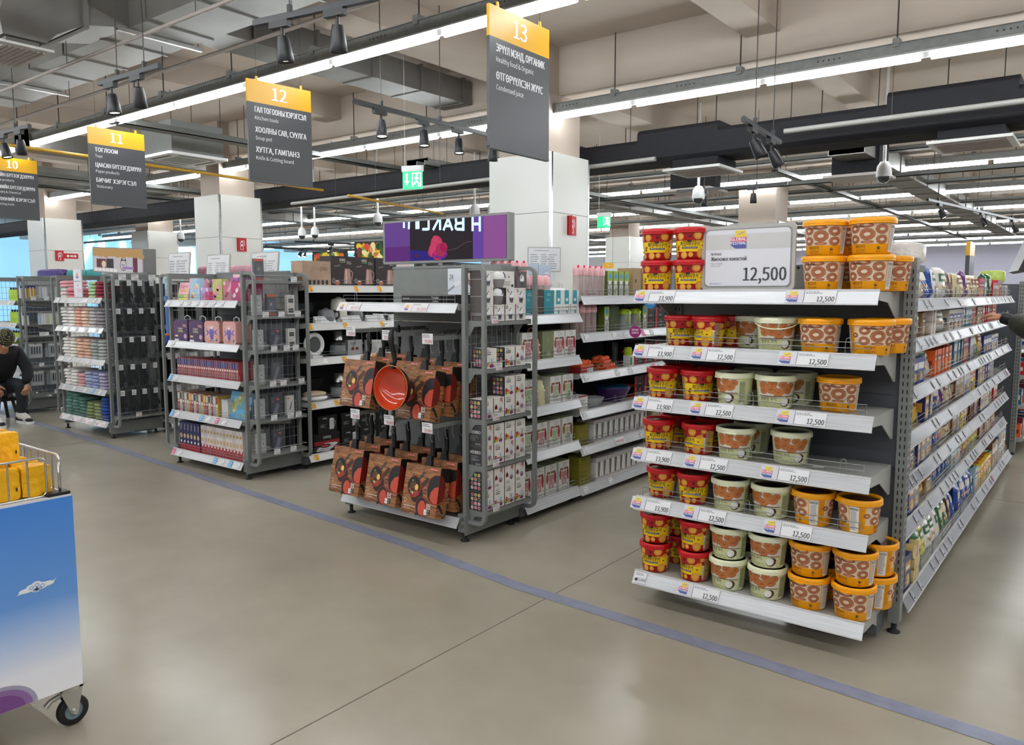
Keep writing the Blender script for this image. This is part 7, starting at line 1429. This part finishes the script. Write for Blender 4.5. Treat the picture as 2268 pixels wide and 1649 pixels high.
mb.build('head',P_); mb=MB(); mb.T=Matrix.Translation((-.005,.0,1.70)); mb.blob((.01,0,.01),(.1,.09,.11),M('black_hair','#15110f',.6,bump=(60,.6,.01)),18,12); mb.build('hair',P_)
mb=MB(); mb.tube([(-.49,-.01,1.33),(-.545,.02,1.347)],.036,BLK,12); mb.build('knit_cuff',P_)
hand(P_,(-.54,.015,1.348),(-1,.25,.25),(0,-.3,1),SKIN,.95,'hand',.35)
for s_ in (-1,1): mb=MB(); mb.cbox((-.14,s_*.12-.045,0),(.13,s_*.12+.045,.03),BLK,.02); mb.tube([(-.1,s_*.12,.05),(0,s_*.12,.065),(.06,s_*.12,.1)],.045,BLK,10); mb.build('shoe',P_)
# ================================================================ SNACKS
def pillow(c,c2,w,h,t,nm='snack_bag'):
    mb=MB(); C=M('foil_'+c.lstrip('#'),c,.25,coat=.3,bump=(25,.7,.01)); n=8; V=[];
    for j in range(n+1):
        for i in range(n+1):
            u=-1+2*i/n; v=-1+2*j/n; k=(1-abs(u)**3)*(1-v**6); q_=.08*math.sin(u*9+v*3)*(1-k)
            V.append((u*w/2*(1-.06*(1-v*v)),-t/2*max(0,k)**.6+q_*.02,(v+1)/2*h))
    F_=[(j*(n+1)+i,j*(n+1)+i+1,(j+1)*(n+1)+i+1,(j+1)*(n+1)+i) for j in range(n) for i in range(n)]
    mb.add(V,F_,C,True); mb.add([(x,-y+.0005,z) for x,y,z in V],[f[::-1] for f in F_],C,True)
    d=D(mb,lambda u,v,l:(u,-t/2*max(0,(1-abs(2*u/w)**3)*(1-(2*v/h-1)**6))**.6-.0008*l,v)); 
    d.rect(-.34*w,h*.52,.34*w,h*.78,c2,2,8); d.rect(-.24*w,h*.6,.2*w,h*.7,'#f0ece4',3,6)
    for i in range(5): d.circ(-w*.25+i*w*.12,h*(.3+.06*(i%2)),w*.06,['#e8c890','#c88a50',c2][i%3],2,8)
    return Proto(mb.build(nm))
def sbox(c,c2,c3,w,d_,h,nm='snack_box'):
    def f(d): d.rect(-w*.4,h*.55,w*.4,h*.8,c2,1); d.rect(-w*.3,h*.6,w*.2,h*.7,'#f0f0f0',2); d.ell(0,h*.28,w*.28,h*.18,c3,1,12); d.ell(w*.12,h*.24,w*.14,h*.12,'#e8c890',2,10)
    return boxp(nm,w,d_,h,M('snack_'+c.lstrip('#'),c,.35,coat=.2),f,lambda d:d.rect(-d_*.4,h*.3,d_*.4,h*.6,c2,1),lambda d:d.rect(-w*.35,-d_*.3,w*.35,d_*.3,c2,1))
def roll(c,c2):
    mb=MB(); C=M('wrap_'+c.lstrip('#'),c,.35,coat=.2); mb.cyl((-.1,0,.034),(.1,0,.034),.034,C,14); mb.cyl((-.04,0,.034),(.06,0,.034),.0345,M('wrap_'+c2.lstrip('#'),c2,.35),14); return Proto(mb.build('biscuit_roll'))
SB={'blue':sbox('#1a3494','#e8e8e8','#c8a050',.13,.12,.13),'navy':sbox('#1c2466','#c89a3c','#e0b050',.11,.14,.17),'orange':sbox('#ef6208','#8a2a10','#f0b860',.11,.12,.14),'red':sbox('#c8141e','#f0e0d0','#e0a040',.12,.12,.14),'white':sbox('#d8d4ce','#2a4a8a','#8a3a2c',.13,.12,.12),
 'yellow':sbox('#f0cc08','#c83a24','#8a5a2c',.13,.12,.15),'brown':sbox('#7a5438','#e0d0b0','#c8a068',.14,.12,.2),'teal':sbox('#1f6f8c','#dce8ea','#e8e0c0',.12,.1,.17),'lilac':sbox('#8a94c0','#e8e8f0','#c8b070',.13,.12,.2),'green':sbox('#2a7a44','#e8e8e0','#c85a3a',.11,.1,.15),'crimson':sbox('#c21e3a','#8a1224','#e8c070',.06,.1,.17),'paleblue':sbox('#a8c4cc','#38505c','#d0a870',.14,.12,.17),'maroon':sbox('#6a2434','#d8b890','#c88a50',.07,.12,.19),'kraft':sbox('#a8835a','#5a3a20','#e0c898',.12,.12,.12)}
PL={'blue':pillow('#2248a0','#e8e4dc',.15,.17,.06),'gold':pillow('#d8b020','#8a3a1c',.15,.17,.06),'white':pillow('#e0dcd6','#3a6a4a',.15,.17,.07),'choc':pillow('#4a2a20','#d8b080',.13,.17,.05),'orange':pillow('#e07428','#a82a1c',.14,.16,.06),'purple':pillow('#6a2a78','#e8c8d8',.13,.17,.06),'green':pillow('#2c6a3a','#e8d8b0',.14,.17,.06),'red':pillow('#c02030','#f0e0c0',.14,.17,.06),'cream':pillow('#d9c9a4','#8a5a34',.14,.15,.07),'lime':pillow('#d8d43a','#5a7a2a',.14,.18,.06)}
RL={'r':roll('#d8cfc4','#a82a30'),'b':roll('#c8b070','#28407c')}
BXN={'blue':'blue snack box','navy':'navy and gold biscuit box','orange':'orange biscuit box','red':'red snack box','white':'white snack box','yellow':'yellow snack box','brown':'tall brown box','teal':'teal wafer box','lilac':'tall lilac box','green':'green snack box','crimson':'slim crimson box','paleblue':'pale blue cookie box','maroon':'slim maroon box','kraft':'kraft biscuit box'}
shw=['top','second','third','fourth','fifth','sixth','bottom']
lay=[ # each entry: (kind,key,count) from near to far
 [('P','white',3),('P','cream',1),('P','blue',2),('P','white',2),('P','choc',3),('P','cream',2),('P','purple',2),('P','cream',3),('B','crimson',4),('B','teal',1),('P','green',2),('B','red',3),('B','crimson',4),('B','white',3)],
 [('P','purple',1),('P','white',2),('B','kraft',1),('R','r',2),('P','white',3),('P','gold',1),('B','white',4),('B','teal',3),('B','crimson',3),('B','kraft',2),('B','red',3),('B','crimson',3),('B','orange',2)],
 [('B','kraft',2),('B','blue',2),('P','white',2),('B','orange',5),('P','orange',1),('B','teal',3),('B','crimson',3),('B','lilac',1),('P','green',3),('P','gold',1),('B','blue',3),('B','white',3)],
 [('R','r',2),('P','gold',2),('P','gold',1),('B','navy',2),('P','blue',2),('P','purple',2),('P','cream',2),('B','brown',2),('B','lilac',2),('B','yellow',2),('B','navy',2),('B','kraft',2),('B','blue',2),('B','white',2)],
 [('R','r',2),('B','navy',1),('B','white',1),('B','navy',3),('B','kraft',1),('P','blue',2),('P','red',1),('P','cream',2),('B','brown',1),('B','lilac',1),('B','yellow',2),('P','gold',1),('B','maroon',6),('B','navy',4),('B','green',3),('B','red',2)],
 [('R','r',2),('P','white',1),('B','navy',2),('P','gold',2),('B','kraft',1),('P','blue',4),('P','blue',1),('B','paleblue',2),('P','red',2),('P','gold',3),('P','lime',2),('B','maroon',5),('B','kraft',3),('B','crimson',3)],
 [('B','navy',1),('R','b',2),('P','green',2),('P','lime',1),('P','white',3),('P','green',2),('P','choc',1),('P','blue',4),('P','blue',2),('B','paleblue',1),('B','yellow',5),('B','green',1),('B','brown',2),('P','lime',1),('B','white',3),('P','cream',3),('P','red',4)]]
q=random.Random(21)
for s_,row in enumerate(lay):
    z=SNZ[s_]-.004; xf=SNX-(0 if s_<6 else -.05); y=SNY0+.10; maxh=(SNZ[s_-1]-SNZ[s_]-.045) if s_>0 else .3
    W1='on the %s snack shelf'%shw[s_]
    for kd,key,n in row:
        for i in range(n):
            if y>SNY1-.08: break
            if kd=='B':
                P1=SB[key]; w_=max(v.co.x for v in P1.root.data.vertices)*2; h_=max(v.co.z for v in P1.root.data.vertices); sc_=min(1,maxh/h_*.97)*(.78 if s_==0 else 1)
                for dd in range(2 if q.random()<.55 else 1): P1.put((xf-.09-dd*.135,y+w_/2,z),PI/2+q.uniform(-.08,.08),BXN[key],('in the %s row '%['front','rear'][dd])+W1,'snack','snacks on the side run',sc=(1,1,sc_),end='from the near end')
                if h_*2<maxh and s_>0: P1.put((xf-.09,y+w_/2,z+h_*sc_+.001),PI/2+q.uniform(-.1,.1),BXN[key],'stacked on others '+W1,'snack','snacks on the side run',end='from the near end')
                y+=w_+.006
            elif kd=='P':
                P1=PL[key]; sc_=min(1,maxh/.175)
                for dd in range(2): P1.put((xf-.065-dd*.12,y+.07,z+.003),PI/2+q.uniform(-.2,.2),'%s crinkled snack bag'%{'gold':'golden','choc':'chocolate brown','lime':'lime yellow'}.get(key,key),('in the %s row '%['front','rear'][dd])+W1,'snack','snacks on the side run',rx=q.uniform(-.35,-.05),sc=(1,1,sc_),end='from the near end')
                y+=.135
            else:
                P1=RL[key]
                for st in range(3 if maxh>.14 else 2): P1.put((xf-.11,y+.036+.012*(st%2),z+st*.062),q.uniform(-.12,.12),'%s biscuit roll'%{'r':'white and red','b':'gold and blue'}[key],('in the %s layer '%['lowest','middle','upper'][st])+W1,'snack','snacks on the side run',end='from the near end')
                y+=.075
r=bag_('#d8d2cc','clear_white_film','crumpled white film pack on top behind the yellow buckets',(-1.0,3.95,1.63),.3,.13); bag_('#c9c2ba','clear_white_film','second crumpled white film pack at the rack top corner',(-.82,4.05,1.63),.2,.1)
mb=MB(); mb.box((-1.3,3.8,1.60),(-.76,4.3,1.63),DGREY); tag(mb.build('top_shelf'),'dark top plate under the crumpled white film packs','shelf')
# a handful of packs on the far run
for s_,z in enumerate((1.3,1.02,.74,.46,.15)):
    for i in range(9): SB[['white','blue','red','teal','orange','maroon','white','navy','red'][(i+s_)%9]].put((-.72,8.75+i*.17,z-.004),PI/2,'pack on the far run','on its %s shelf'%ordw(s_),'snack','packs on the far run',sc=(1,1,.85),end='from the near end')
finish_labels()
bpy.context.view_layer.update()
